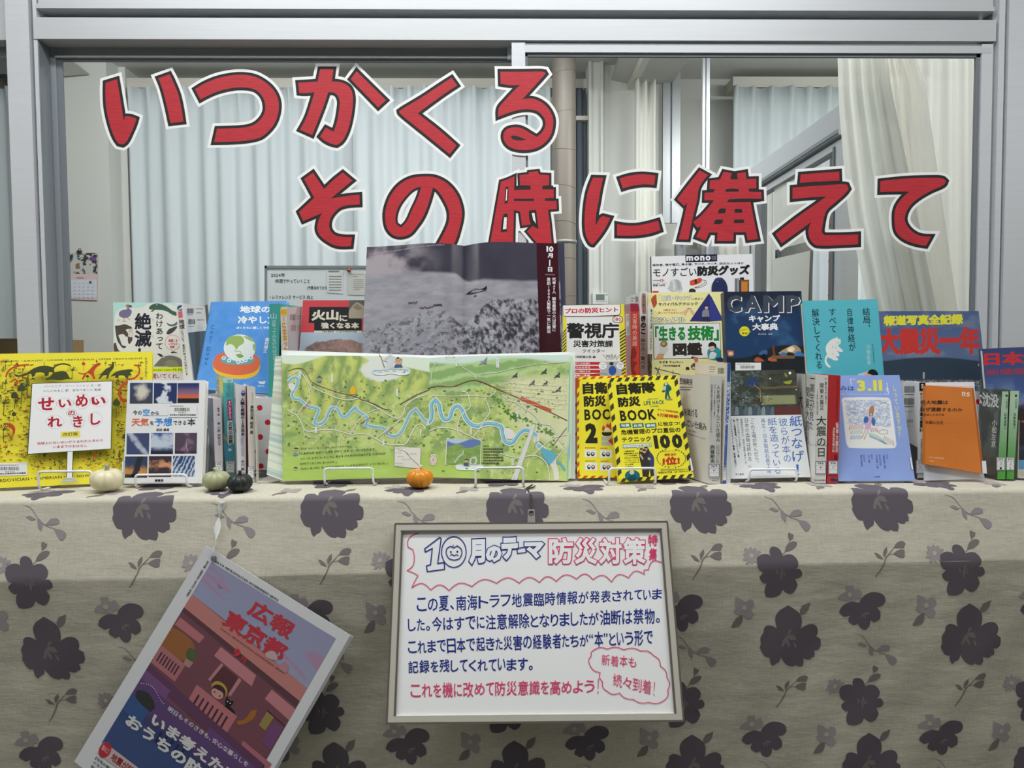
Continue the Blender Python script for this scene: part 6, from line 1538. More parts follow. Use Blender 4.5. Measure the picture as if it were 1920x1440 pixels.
A.stroke([(745,480),(530,795)], 3, '1e1f30'); A.stroke([(745,480),(912,790)], 3, '1e1f30')
A.poly([(672,690),(690,665),(745,665),(750,730),(745,770),(668,750)], '7b7f85', 3); A.ell(718, 640, 18, 20, 'c9a48c'); A.poly([(700,632),(704,618),(730,616),(738,632),(720,628)], '2b2426', 2); A.poly([(662,745),(745,740),(750,785),(668,790)], '2b2c45', 3)
A.poly([(455,700),(500,650),(520,640),(528,652),(500,700),(480,740)], 'cfa288', 2); A.poly([(525,655),(545,660),(585,700),(570,730),(545,705)], 'cfa288', 2); A.stroke([(500,648),(555,655)], 4, '55504a')
A.poly([(130,500),(155,500),(158,560),(160,600),(125,648),(108,600),(98,545)], 'a3492f', 3); A.stroke([(98,470),(96,560),(125,640)], 2.5, '3a3a38', sm=2); A.poly([(186,495),(205,505),(215,540),(200,570),(180,550)], 'd8d296', 3); A.stroke([(186,495),(205,505),(215,540),(200,570),(180,550)], 2, '5a5a50', True, 3)
A.text('ビジュアル', [(120,752),(478,748),(480,806),(122,815)], 'dcdcdc', .045, out='232326', ow=.1)
A.poly([(113,822),(870,812),(885,1208),(125,1222)], '2c2a26'); A.poly([(119,828),(864,818),(879,1202),(131,1216)], 'd4d5d3')
A.text('「生きる', [(138,850),(480,845),(480,1010),(140,1015)], '1f7d36', .05); A.text('技術」', [(505,845),(855,840),(860,1015),(505,1012)], '1f7d36', .05)
A.text('図鑑', [(338,1035),(668,1028),(672,1180),(340,1184)], '2c2a25', .055)
A.poly([(180,1060),(205,1030),(240,1010),(285,1040),(280,1090),(290,1110),(245,1165),(170,1175),(190,1110)], 'c3c1bb', 3); A.ell(238, 1048, 38, 36, '6a5a40', 18); A.ell(236, 1045, 24, 22, 'b39a5c', 14); A.poly([(170,1172),(245,1162),(230,1215),(150,1216)], 'c9946a', 2); A.stroke([(168,1170),(245,1168)], 6, 'b8692c')
A.poly([(738,1110),(790,1095),(850,1090),(880,1150),(868,1230),(760,1225),(730,1180)], '2f8a8f', 3); A.poly([(760,1150),(800,1140),(835,1165),(800,1215),(750,1215)], 'cfd3d2', 3); A.ell(782, 1095, 32, 36, 'c9a48c', 18); A.poly([(740,1085),(745,1045),(780,1026),(822,1048),(828,1085),(815,1098),(800,1070),(760,1078)], '23211f', 3); A.poly([(820,1215),(880,1200),(912,1225),(900,1250),(840,1245)], '33305c', 3)
A.text('かざま りんぺい', (185, 1238, 432, 1268), '2b2a26', .03); A.text('著', (440, 1248, 456, 1264), '2b2a26', .0); A.text('子供の科学編集部 編', (228, 1285, 420, 1306), '2b2a26', .03)
A.poly([(565,1190),(600,1195),(625,1205),(620,1265),(590,1250),(575,1215)], 'b46a60', 3); A.poly([(545,1195),(575,1190),(570,1210),(548,1206)], '2b2624', 2); A.poly([(540,1300),(575,1265),(610,1275),(628,1320),(600,1335),(560,1335)], '5a4a44', 3); A.ell(575, 1318, 18, 14, 'c9a48c')
A.ell(505, 1330, 18, 18, 'c9a48c'); A.poly([(482,1340),(490,1308),(520,1308),(530,1340)], '2b2624', 3)
A.stroke([(145,1312),(200,1408)], 7, '3a352c'); A.stroke([(192,1310),(150,1420)], 7, '3a352c'); A.stroke([(135,1322),(420,1392)], 7, '3a352c'); A.stroke([(340,1345),(342,1392)], 6, '3a352c')
A.build('cover_artwork', P_SATIN, B.root)
# mono magazine
B = face_book('tall white disaster goods magazine with a helmet and whistle, behind the survival book', [(1219, 481), (1411, 476), (1417, 742), (1226, 742)], 5, .008, 'd3d3d6', Yc=(1320, 742, 1.535), spine='L', name='magazine')
B.root['category'] = 'magazine'
A = Art(B.plane).frame(6, 1205, 470)
A.poly([(85,66),(96,66),(120,1632),(108,1632)], '2c2740'); A.poly([(480,48),(838,40),(838,120),(484,130)], '1d1b33'); A.text('mono', [(492,62),(765,55),(765,112),(492,116)], 'd8d8dc', .045); A.text('特別編集', [(775,58),(826,56),(826,105),(776,108)], '85859a', .0)
A.text('保存食、懐中電灯、浄水器、ラジオ、マッチ、防災セットほか', [(108,148),(1140,125),(1140,152),(108,176)], '232326', .012)
A.text('モノすごい', [(118,198),(605,185),(605,285),(118,295)], '232326', .01); A.text('防災グッズ', [(615,172),(1210,155),(1205,272),(615,288)], '1e1e20', .06)
A.lines(115, 325, 280, 345, 1, '77777a', fill=.5); A.rect(200, 318, 226, 348, 'b8342c'); A.rect(206, 324, 220, 342, 'd0d0d2'); A.text('ワールド・ムック', (115, 358, 270, 372), '3a3a3e', .02); A.text('定価 700円', (115, 376, 250, 402), '3a3a3e', .03)
A.poly([(278,425),(300,395),(310,350),(345,325),(390,325),(430,350),(440,400),(452,425),(400,450),(330,458),(300,440)], 'a9acb0', 3); A.poly([(330,330),(350,326),(370,400),(360,450),(345,455),(340,380)], 'bfc2c6', 2); A.poly([(375,326),(395,330),(425,380),(420,430),(400,445)], '969a9f', 2); A.stroke([(440,420),(435,455),(400,465)], 3, '77777a')
A.poly([(530,340),(640,308),(662,310),(665,340),(640,365),(560,390),(532,385)], 'c0492f', 2); A.poly([(580,325),(605,318),(615,368),(590,376)], '3a2622'); A.stroke([(660,325),(710,335),(722,365),(690,395),(610,420),(590,410),(640,395),(700,360),(690,350)], 4, '2f2c35', sm=3); A.ell(597, 415, 14, 7, 'b8402c')
A.poly([(775,462),(778,400),(800,345),(830,308),(890,305),(925,340),(950,400),(955,462)], '262a52', 3); A.poly([(830,308),(890,305),(905,325),(815,330)], '34396a', 2); A.stroke([(768,462),(775,395),(820,312)], 2.5, '2b2b30', sm=2); A.stroke([(895,308),(945,370),(960,462)], 2.5, '2b2b30', sm=2); A.rect(830, 343, 852, 347, 'b0b0b8')
A.poly([(520,470),(528,435),(560,425),(592,440),(596,470)], '2c2c28', 3)
A.rect(1035, 310, 1085, 462, '8a8b8f'); A.rect(1044, 318, 1058, 462, '5a5b60'); A.poly([(1095,302),(1140,300),(1140,330),(1095,330)], '2b2a2c'); A.rect(1085, 330, 1110, 462, '3f3c3c'); A.poly([(1112,330),(1198,326),(1198,350),(1112,352)], '7a4a20'); A.rect(1112, 350, 1196, 470, 'c0742c'); A.rect(1180, 356, 1196, 470, '3a4430')
A.rect(110, 455, 180, 480, 'b52f2c'); A.build('cover_artwork', P_SATIN, B.root)
# CAMP
B = face_book('dark night-scene camping encyclopedia with glowing tents and large letters', [(1357, 547), (1502, 546), (1515, 742), (1365, 742)], 8, .020, '2a3244', base=RZ, spine='L')
A = Art(B.plane).frame(6, 1340, 540)
def camp(u, v):
    n = fbm(u*4, v*5, 13, 5); c = mixc(mixc(hx('1f2536'), hx('20395c'), ss(v, .05, .35)), hx('34587f'), ss(n, .5, .75)*.8*(1-ss(v, .5, .6)))
    hl = ss(v-(.62-.12*u+.03*np.sin(u*7)), 0, .02); c = mixc(c, mixc(hx('191d22'), hx('23282b'), fbm(u*20, v*20, 3)), hl)
    gr = ss(v-.78, 0, .02); c = mixc(c, mixc(hx('2b2827'), hx('3f3733'), fbm(u*12, v*30, 5)), gr)
    return c
A.grid([(103,42),(975,35),(1050,1212),(152,1212)], 90, 100, camp)
A.poly([(715,735),(760,700),(850,655),(900,640),(960,680),(975,715),(900,740),(840,720),(770,750)], 'a08a72', 2); A.poly([(810,690),(850,660),(890,665),(900,700),(870,720),(830,715)], 'd6c8a4', 3); A.ell(850, 697, 16, 12, 'e0d8c0')
A.poly([(722,770),(750,730),(790,725),(820,760),(800,770)], '3a6a9a', 2); A.poly([(890,765),(910,725),(950,712),(1000,740),(1028,770)], '3f70a4', 2); A.poly([(490,745),(530,705),(590,698),(590,745),(560,760)], '355c8c', 2)
A.poly([(140,700),(210,705),(218,745),(200,768),(150,765)], 'a0684c', 2); A.ell(180, 738, 26, 20, 'd9a684')
A.poly([(440,815),(470,780),(520,790),(560,825),(460,830)], '9a4f38', 2); A.poly([(610,820),(600,790),(640,775),(690,790),(700,825)], 'a45a40', 2)
A.poly([(650,650),(668,640),(675,700),(690,790),(670,800),(655,730)], '6a3a2c', 2); A.poly([(520,760),(560,740),(585,760),(580,800),(530,800)], '15161a', 3); A.rect(640, 760, 900, 795, '6d5636'); A.rect(740, 770, 790, 792, '8a4434')
def bigC(ch, x0, x1):
    q = [(x0,82),(x1,80),(x1,272),(x0,274)]; q2 = [(a_+12, b_+8) for a_, b_ in q]
    A.text(ch, q2, 'cfcfcb', .045); A.text(ch, q, '3a4250', .045)
for ch, x0, x1 in (('C',135,300),('A',330,520),('M',545,770),('P',800,960)): bigC(ch, x0, x1)
A.text('キャンプ', [(385,305),(735,300),(738,380),(385,385)], 'd8d8d8', .045); A.text('大事典', [(422,400),(710,395),(712,476),(422,478)], 'd8d8d8', .045); A.text('松山拓也　監修', (490, 508, 650, 528), 'b5b9bd', .01)
A.ell(335, 487, 58, 56, 'cfc92c', 26); A.poly([(385,490),(412,490),(385,502)], 'cfc92c'); A.text('ビギナー', [(285,470),(370,450),(374,470),(290,490)], '2b2b20', .01); A.text('歓迎！', (308, 498, 378, 522), '2b2b20', .02)
A.build('cover_artwork', P_SATIN, B.root); barsticker(B, B.plane, 6, 1340, 540, 233, 840, 522, 960, '')
# teal book
B = face_book('turquoise book with a white cat and vertical black title, in the back row', [(1504, 564), (1645, 561), (1661, 742), (1517, 742)], 8, .018, '4fa9b4', base=RZ+.0, spine='R')
A = Art(B.plane).frame(6, 1340, 540)
A.grid([(987,145),(1830,125),(1925,1212),(1062,1212)], 10, 10, lambda u, v: mixc(hx('56abb8'), hx('4da3b1'), v))
K_ = '20303a'
A.text('結局、', [(1660,225),(1742,222),(1760,440),(1672,440)], K_, .012, True); A.text('自律神経が', [(1480,228),(1548,226),(1590,705),(1510,708)], K_, .012, True); A.text('すべて', [(1280,232),(1360,230),(1374,500),(1296,500)], K_, .012, True); A.text('解決してくれる', [(1088,235),(1172,233),(1218,905),(1140,910)], K_, .012, True)
A.text('小林弘幸', [(1702,635),(1748,632),(1762,865),(1716,868)], 'a8c0c0', .01, True); A.text('順天堂大学医学部教授', [(1770,632),(1784,631),(1804,848),(1788,850)], '33525a', .01, True)
CAT = 'd2d3cf'
A.poly([(1360,565),(1378,545),(1390,572),(1415,570),(1418,605),(1412,630),(1385,640),(1405,668),(1440,700),(1438,720),(1405,718),(1370,700),(1400,740),(1402,765),(1370,768),(1335,752),(1385,790),(1388,812),(1350,815),(1300,790),(1270,780),(1258,810),(1275,850),(1308,885),(1290,895),(1255,870),(1238,825),(1245,780),(1262,745),(1250,700),(1255,650),(1290,600),(1330,570)], CAT, 3)
A.stroke([(1322,650),(1332,680)], 3, '555'*2); A.stroke([(1360,655),(1372,685)], 3, '555555'); A.stroke([(1320,730),(1335,755)], 3, '555555'); A.stroke([(1365,620),(1378,632)], 3, '555555'); A.stroke([(1380,606),(1400,618)], 3, '555555'); A.stroke([(1396,630),(1402,612)], 2.5, '555555')
A.ell(1720, 990, 70, 50, 'd3a48c', 24); A.poly([(1720,960),(1745,922),(1790,915),(1830,945),(1840,1000),(1790,985)], '1e1e20', 3); A.stroke([(1712,968),(1730,964)], 3, '3a2a28'); A.poly([(1600,985),(1640,960),(1690,955),(1680,1010),(1600,1010)], 'a9c8cf', 3)
A.build('cover_artwork', P_GLOSS, B.root)
# 大震災一年
B = face_book('large dusk-city photo record book with yellow and red title behind the turquoise book', [(1590, 584), (1835, 583), (1852, 742), (1597, 742)], 6, .012, '3f4f6c', Yc=(1740, 742, 1.545), spine='R')
A = Art(B.plane).frame(4, 1560, 560)
def dusk(u, v):
    n = fbm(u*5, v*6, 2, 5); c = mixc(mixc(hx('42557e'), hx('566684'), v*1.4), hx('767e8c'), ss(n, .52, .75)*.6)
    c = mixc(c, hx('2b3847'), ss(v-(.585-.05*np.sin(u*4.2-1)), 0, .02)); c = mixc(c, mixc(hx('44505a'), hx('8c8f86'), ss(vnoise(u*110, v*70, 3), .45, .9)), ss(v-.80, 0, .03)); return c
A.grid([(120,94),(1100,92),(1168,728),(148,728)], 130, 80, dusk)
A.rect(680, 552, 696, 600, '8a8c88'); A.poly([(1095,505),(1100,480),(1105,505)], '9a9c98')
A.text('報道写真全記録', [(388,125),(985,112),(985,195),(388,205)], 'd0cc38', .055); A.text('大震災一年', [(345,218),(1105,205),(1115,420),(350,428)], 'b5322e', .05)
A.build('cover_artwork', P_SATIN, B.root)
# 日本大震災, on the counter at the right edge
B = face_book('newspaper report book with a red title over smoke and fire, at the right edge', [(1842, 654), (2045, 645), (2060, 880), (1862, 884)], 9, .012, '2c3a5c', Yc=(1950, 880, 1.392), spine='R')
A = Art(B.plane).frame(4, 1560, 560)
def fire(u, v):
    n = fbm(u*5, v*7, 22, 5); c = mixc(mixc(hx('2c3a66'), hx('3f5486'), v*2.2), hx('5d7297'), ss(n, .45, .7)*ss(v, .2, .36)*(1-ss(v, .42, .5)))
    f = ss(v, .40, .48)*(1-ss(v, .74, .8)); c = mixc(c, mixc(hx('2a2426'), hx('d08038'), ss(fbm(u*9, v*14, 31, 4), .48, .66)), f); c = mixc(c, hx('e0c27a'), f*ss(fbm(u*9, v*14, 31, 4), .64, .74))
    c = mixc(c, hx('2b3038'), ss(v, .74, .8)); return mixc(c, hx('5a93b5'), ss(v, .86, .87))
A.grid([(1128,376),(1940,340),(2000,1332),(1208,1348)], 70, 80, fire)
A.text('日本大震災', [(1140,405),(1900,375),(1905,490),(1142,505)], 'b5262e', .045); A.text('新聞報道', [(1155,530),(1560,512),(1565,565),(1160,578)], '8d3040', .02)
A.build('cover_artwork', P_SATIN, B.root)

# ================================================================== RIGHT, FRONT ROW
def hazard(A, x0, y0, x1, y1, bw, c, n=9):
    """slanted warning stripes round a border"""
    w_, h_ = x1-x0, y1-y0
    px_ = lambda u, v: (x0+u+A.sy*v, y0+v+A.sx*u)
    s = w_/(n*1.0)
    for k in range(n):
        a = k*s; 
        for (va, vb) in ((0, bw), (h_-bw, h_)): A.poly([px_(a, vb), px_(min(w_, a+s*.5), vb), px_(min(w_, a+s*.95), va), px_(min(w_, a+s*.45), va)], c)
    m = int(h_/(s*1.0))
    for k in range(m):
        a = bw+k*(h_-2*bw)/m; t = (h_-2*bw)/m
        for (ua, ub) in ((0, bw*.85), (w_-bw*.85, w_)): A.poly([px_(ua, a+t*.95), px_(ua, a+t*.45), px_(ub, a+t*.05), px_(ub, a+t*.55)], c)
# BOOK 2
B = face_book('yellow disaster manual with orange striped border and a big 2, half hidden behind its sequel', [(1082, 707), (1212, 703), (1226, 892), (1083, 895)], 15, .012, 'dcc92c', base=TZ+.0055, spine='L')
A = Art(B.plane).frame(6, 1060, 680, -.02, .03)
A.poly([(132,165),(912,138),(998,1280),(138,1300)], 'bf4a26'); A.sx, A.sy = -.02, .0
q0 = [(132,165),(912,138),(998,1280),(138,1300)]
A.unit(q0) if 0 else None
A.frame(6, 1060, 680, -.022, .035)
hz = [(132,165),(912,142)]
for k in range(10):
    A.poly([(140+k*90,190-2*k),(185+k*90,190-2*k),(215+k*90,155-2*k),(170+k*90,155-2*k)], 'dcd238'); A.poly([(140+k*90,1302-2*k),(185+k*90,1302-2*k),(215+k*90,1270-2*k),(170+k*90,1270-2*k)], 'dcd238')
    A.poly([(132,300+k*98),(132,350+k*98),(158,320+k*98),(158,270+k*98)], 'dcd238')
A.poly([(158,215),(175,190),(880,170),(915,200),(970,1230),(940,1262),(190,1272),(160,1250)], 'dcd238', 2)
A.text('自衛隊', (192, 222, 640, 355), '2c2b22', .05); A.text('防災', (205, 372, 458, 500), '2c2b22', .05); A.text('BOOK', (212, 525, 620, 650), '2c2b22', .035); A.text('2', (215, 682, 355, 910), '2c2b22', .07)
A.poly([(412,740),(430,700),(450,735),(470,680),(490,700),(520,650),(540,760),(420,770)], 'c4452a', 2); A.poly([(440,770),(445,740),(470,725),(500,745),(515,770)], 'd6d6d2', 2); A.poly([(410,782),(525,782),(510,820),(425,820)], '2b2a28', 2)
A.rect(408, 832, 560, 880, 'a7a8a4'); A.rect(408, 888, 560, 932, 'a7a8a4'); A.poly([(480,880),(530,845),(560,860),(560,930),(530,925)], 'b8392a')
for (x_, y_, t_) in ((215, 978, '暴風雨'), (388, 982, '余震'), (220, 1125, '保温'), (392, 1128, '防犯')):
    A.poly([(x_,y_+8),(x_+8,y_),(x_+132,y_),(x_+140,y_+8),(x_+140,y_+80),(x_+132,y_+88),(x_+8,y_+88),(x_,y_+80)], 'd6d6d0'); A.lines(x_+5, y_-26, x_+135, y_-12, 1, 'a8522c', fill=.7)
    A.ell(x_+45, y_+48, 20, 26, '2e2c2b'); A.ell(x_+48, y_+40, 12, 13, 'cfcdc8'); A.ell(x_+92, y_+50, 22, 24, '6a3b30' if y_ > 1000 else '3a3836'); A.ell(x_+92, y_+44, 11, 11, 'cfcdc8')
A.build('cover_artwork', P_GLOSS, B.root)
# BOOK 100
B = face_book('yellow disaster manual with black striped border, in front on the wire stand', [(1138, 709), (1269, 703), (1301, 894), (1160, 904)], 15, .013, 'dcc92c', base=TZ+.0055, spine='R')
A = Art(B.plane).frame(6, 1060, 680)
A.poly([(467,176),(1255,141),(1445,1290),(602,1345)], 'dcd238')
A.unit([(1137.8,709.3),(1269.2,703.5),(1300.8,895),(1160.3,904.2)])
for k in range(9):
    a_ = 20+k*110; A.poly([(a_,38),(a_+55,38),(a_+95,0),(a_+40,0)], '3c3d2c'); A.poly([(a_,1000),(a_+55,1000),(a_+95,965),(a_+40,965)], '3c3d2c')
for k in range(9):
    a_ = 50+k*104; A.poly([(0,a_+62),(0,a_+10),(52,a_-22),(52,a_+30)], '3c3d2c'); A.poly([(948,a_+62),(948,a_+10),(1000,a_-22),(1000,a_+30)], '3c3d2c')
A.frame(6, 1060, 680, -.045, .12)
A.text('自衛隊', [(568,232),(1005,213),(1022,338),(582,362)], '2a2a20', .05); A.text('防災', [(585,390),(838,375),(850,490),(600,503)], '2a2a20', .05); A.text('BOOK', [(607,537),(1005,520),(1025,640),(625,660)], '2a2a20', .035)
A.text('LIFE HACK', [(880,432),(1110,420),(1115,465),(885,478)], '27625e', .02); A.text('自衛隊 OFFICIAL', [(925,405),(1050,398),(1052,410),(927,417)], '27625e', .01); A.text('CHANNEL', [(955,486),(1050,481),(1052,495),(957,500)], '27625e', .01)
A.poly([(1105,250),(1120,225),(1150,225),(1160,245),(1180,260),(1195,300),(1165,330),(1185,400),(1165,408),(1150,350),(1140,410),(1120,405),(1128,320),(1100,335),(1085,325),(1110,290)], '24585a', 2); A.ell(1132, 240, 16, 15, 'c9c2a8'); A.poly([(1100,262),(1135,262),(1128,315),(1098,300)], 'b5b6a8', 2); A.ell(1165, 412, 42, 12, '8a8a60')
A.text('テレビで話題沸騰！', [(1038,515),(1278,548),(1276,568),(1036,538)], 'b5472a', .02); A.text('9万部突破!', [(1032,565),(1280,590),(1278,628),(1030,605)], 'b5302a', .03)
for x0, t_ in ((608,'地震'),(752,'台風'),(896,'豪雨')):
    A.poly([(x0,685),(x0+125,678),(x0+133,725),(x0+8,734)], '2a6a74'); A.text(t_, [(x0+14,692),(x0+112,686),(x0+118,720),(x0+20,726)], 'd6dcd8', .02)
A.text('に役立つ!', [(1042,668),(1285,655),(1290,702),(1048,712)], '2a2a20', .02); A.text('危機管理のプロ直伝の', [(622,755),(1292,722),(1298,782),(628,812)], '2a2a20', .02); A.text('テクニック', [(632,840),(960,825),(966,885),(640,895)], '2a2a20', .02); A.text('100', [(985,815),(1305,800),(1325,960),(1010,970)], '2f2f24', .06)
A.poly([(645,920),(965,902),(972,945),(830,952),(815,972),(800,955),(650,962)], '2a6a74'); A.poly([(650,924),(961,907),(967,941),(827,948),(816,962),(803,950),(654,957)], 'd6d8d0'); A.text('二人でけが人を運ぶ方法', [(658,932),(955,916),(958,936),(660,950)], '26504f', .02)
for k, t_ in enumerate(('・地震発生時、','　危険を察知する方法','・シャツを非常時','　代わりにする方法','・ツナ缶・バターを','　ローソク代わりに','　する方法','・etc.')): A.text(t_, [(655+k*3,990+k*25),(655+k*3+20*len(t_)*.9,985+k*25),(657+k*3+20*len(t_)*.9,1000+k*25),(657+k*3,1006+k*25)], '33332a', .02)
A.poly([(838,975),(860,962),(880,975),(905,950),(935,965),(950,1000),(985,1040),(1000,1100),(990,1180),(1000,1270),(960,1280),(950,1200),(935,1285),(870,1280),(860,1180),(840,1100),(832,1020)], '33342e', 2); A.poly([(940,1010),(985,1040),(1000,1110),(990,1190),(955,1180),(945,1080)], '35406c', 2)
for x_, y_ in ((855,985),(908,970),(890,1000)): A.ell(x_, y_, 18, 20, 'b9957c'); A.poly([(x_-20,y_-6),(x_-12,y_-22),(x_+12,y_-22),(x_+20,y_-6)], '2b2a26', 2)
A.poly([(845,1020),(880,1080),(870,1095),(838,1050)], 'b9957c'); A.poly([(930,1060),(965,1080),(950,1100),(925,1085)], 'b9957c')
for s_ in (-1, 1):
    for k in range(12):
        a_ = PI*(.12+.8*k/11); A.ell(1185+s_*165*math.sin(a_)*(.98)+k*1.5*1, 1075-105*math.cos(a_), 9, 5, '3c3c2c', 8, rot=s_*a_)
A.text('Amazonランキング', [(1075,992),(1265,980),(1266,993),(1077,1004)], '33332a', .01); A.text('書籍 総合', [(1115,1022),(1245,1014),(1247,1042),(1118,1048)], 'b5302a', .02); A.text('1位!', [(1095,1065),(1285,1052),(1290,1140),(1095,1152)], 'b5302a', .04)
A.text('2018.8.4 調べ', [(1145,1158),(1255,1152),(1255,1162),(1145,1168)], '55553a', 0); A.lines(1070, 1190, 1380, 1215, 2, '55553a', fill=.4); A.text('マガジンハウス', [(1045,1225),(1200,1215),(1202,1240),(1048,1250)], '2a2a20', .04); A.text('定価：本体1300円+税', [(1225,1222),(1378,1212),(1379,1228),(1226,1237)], '2a2a20', .01)
A.ell(755, 1270, 84, 62, '24606c', 30); A.poly([(720,1240),(735,1205),(765,1210),(775,1245),(745,1260)], 'b5b8ac', 3); A.poly([(700,1320),(720,1270),(750,1262),(790,1268),(800,1310),(770,1325)], '1e4c56', 2)
A.build('cover_artwork', P_GLOSS, B.root)
a = Art(B.plane, .001).frame(6, 1060, 680); a.poly([(1390,1072),(1412,1066),(1440,1210),(1418,1232)], 'd6d6d6'); a.stroke([(1412,1068),(1392,1074),(1420,1228),(1440,1214)], 4, '232a5c'); a.build('call_number_label', P_SATIN, B.root)
wire_stand('white wire stand holding the two yellow disaster manuals', 1142, 1229, 878, 909)
# 人を助ける
B = spine_book('thick white book standing askew with its title repeated on cover and spine', [(1331, 705), (1353, 706), (1351, 907), (1328, 907)], 1272, 'L', .105, 'c8c7c3', base=TZ+.0025); DV1 = B.dv
A = Art(B.plane).frame(6, 1060, 680)
A.text('人を助けるすんごい仕組み', [(1702,250),(1745,250),(1740,892),(1695,892)], '26262a', .0, True); A.text('ボランティア経験のない僕が、', [(1672,245),(1692,245),(1685,620),(1668,620)], '33333a', .0, True); A.text('日本最大級の支援組織をどうつくったのか', [(1638,245),(1660,245),(1650,790),(1630,790)], '33333a', .0, True)
A.text('西條剛央', [(1630,932),(1682,932),(1680,1130),(1632,1130)], '26262a', .01, True); A.text('ふんばろう東日本支援プロジェクト代表', [(1718,925),(1734,925),(1732,1125),(1716,1125)], '33333a', 0, True); A.text('早稲田大学大学院 MBA 専任講師', [(1698,930),(1712,930),(1710,1125),(1696,1125)], '33333a', 0, True)
A.text('ダイヤモンド社', [(1632,1302),(1728,1300),(1728,1314),(1632,1316)], '333338', .01); A.text('定価1575円', [(1645,1320),(1715,1320),(1715,1333),(1645,1333)], '333338', .01)
A.build('spine_artwork', P_SATIN, B.root); callno(B, B.plane, 1328.5, 869.5, 1349.5, 895, ('369', 'サ', ''))
A = Art(B.cover).frame(6, 1060, 680)
A.text('西條剛央', [(1285,168),(1432,182),(1432,260),(1290,240)], '28282c', .01); A.lines(1292, 262, 1430, 318, 2, '66666a', fill=.4); A.text('人を助ける', [(1290,508),(1482,520),(1486,622),(1300,580)], '28282c', .01); A.text('すんごい仕組み', [(1270,625),(1582,680),(1590,770),(1280,690)], '28282c', .01); A.text('経験のない僕が、', [(1330,740),(1480,772),(1480,795),(1332,760)], '44444a', .0); A.text('日本最大級の支援組織をどうつくったのか', [(1300,765),(1570,848),(1570,868),(1302,785)], '44444a', .0)
A.build('cover_artwork', P_SATIN, B.root)
# 災害ボランティア入門
B = spine_book('tall cream book with a blue and white volunteer title on its narrow spine', [(1362, 680), (1370, 681), (1363.5, 906), (1356, 906)], 1308, 'L', .105, 'c9c4b0', base=TZ+.0025, dv=DV1)
A = Art(B.plane).frame(6, 1060, 680)
A.poly([(1822,5),(1860,8),(1858,1365),(1766,1365),(1790,400)], 'c9ccd0'); A.poly([(1824,5),(1860,8),(1850,400),(1830,700),(1812,1180),(1782,1180),(1800,700),(1815,400)], '33549a')
A.text('災害ボランティア入門', [(1818,215),(1856,215),(1838,720),(1800,720)], 'd3d8e2', .03, True); A.text('ピースボート災害ボランティアセンター編', [(1800,735),(1818,735),(1806,1170),(1788,1170)], 'aab6d0', .0, True); A.poly([(1766,1330),(1812,1330),(1812,1362),(1764,1362)], '33549a')
A.build('spine_artwork', P_SATIN, B.root); callno(B, B.plane, 1354.8, 876, 1362.4, 901, ('369', 'サ', ''))
A = Art(B.cover).frame(6, 1060, 680); A.barcode(1715, 58, 1785, 125, '44443f', 12); A.lines(1620, 35, 1690, 112, 3, '88867a', fill=.3); A.build('back_cover_artwork', P_SATIN, B.root)
# 紙つなげ
B = face_book('book with a dark paper mill photo and a white band of blue vertical writing', [(1366, 695), (1490, 693), (1520, 894), (1366, 898)], 14, .016, '2f332e', base=TZ+.0055, spine='R')
A = Art(B.plane).frame(6, 1340, 680)
def mill(u, v):
    n = fbm(u*9, v*9, 51, 5); m = fbm(u*30, v*30, 52, 3); c = mixc(hx('2c302a'), hx('4a4d42'), n); c = mixc(c, hx('5d6f70'), ss(m*.6+n*.5, .54, .7)*ss(.6-u, 0, .2)*.8)
    c = mixc(c, hx('8a8f68'), ss(.11-np.abs(v-.66), 0, .02)*ss(u-.46, 0, .05)*(1-ss(u, .93, .97))*.9); c = mixc(c, hx('5c3434'), ss(v-.8, 0, .03)*ss(u-.62, 0, .05)); c = mixc(c, hx('6a5a3c'), ss(.03-np.abs(v-.42+.05*u), 0, .01)*ss(u-.45, 0, .05)*.8)
    return c
A.grid([(158,92),(900,80),(975,585),(158,600)], 80, 60, mill)
r = random.Random(5)
for k in range(26): A.ell(r.uniform(185, 640), r.uniform(400, 480)-r.uniform(0, 60), 9, 6, r.choice(('7a4a44', 'b8bab0', '8c4a44', '3a4a5a')), 8, same=k > 0)
for k in range(10): A.poly([(175+k*50,590),(180+k*50,520),(195+k*50,495),(215+k*50,500),(222+k*50,590)], ('5a6a72', '7d8c90', '48586a')[k % 3], 2)
for k in range(3): A.rect(355+k*48, 165, 395+k*48, 265, '2f4060')
A.stroke([(440,250),(510,300),(520,440)], 8, 'a08050'); A.ell(847, 117, 15, 15, 'dcdcd0'); A.ell(625, 180, 9, 9, 'cfd0c4'); A.ell(918, 304, 6, 6, 'cfd0c4')
A.poly([(785,110),(820,150),(805,165),(788,140)], '8a9038'); A.poly([(770,215),(870,195),(850,240),(790,235)], '8a9038', 2)
A.build('cover_artwork', P_GLOSS, B.root)
A = Art(B.plane, .0012, .00001).frame(6, 1340, 680)
A.poly([(160,600),(978,585),(1082,1288),(160,1308)], 'd7dadb'); BL = '3a64b0'
A.text('紙つなげ！', [(842,600),(985,598),(960,1270),(905,1272)], BL, .0, True) if 0 else None
A.text('紙', [(840,598),(978,595),(985,715),(845,720)], BL, .01); A.text('つ', [(860,745),(980,740),(985,820),(865,828)], BL, .01); A.text('な', [(862,850),(985,845),(990,960),(870,970)], BL, .01); A.text('げ', [(868,990),(1005,985),(1012,1110),(880,1120)], BL, .01); A.text('！', [(915,1145),(945,1145),(950,1270),(920,1272)], BL, .02)
A.text('彼らが本の', [(715,622),(815,620),(868,1115),(775,1120)], BL, .0, True); A.text('紙を造っている', [(590,622),(695,620),(755,1250),(668,1255)], BL, .0, True); A.text('再生・日本製紙石巻工場', [(518,630),(565,630),(640,1245),(590,1248)], BL, .0, True)
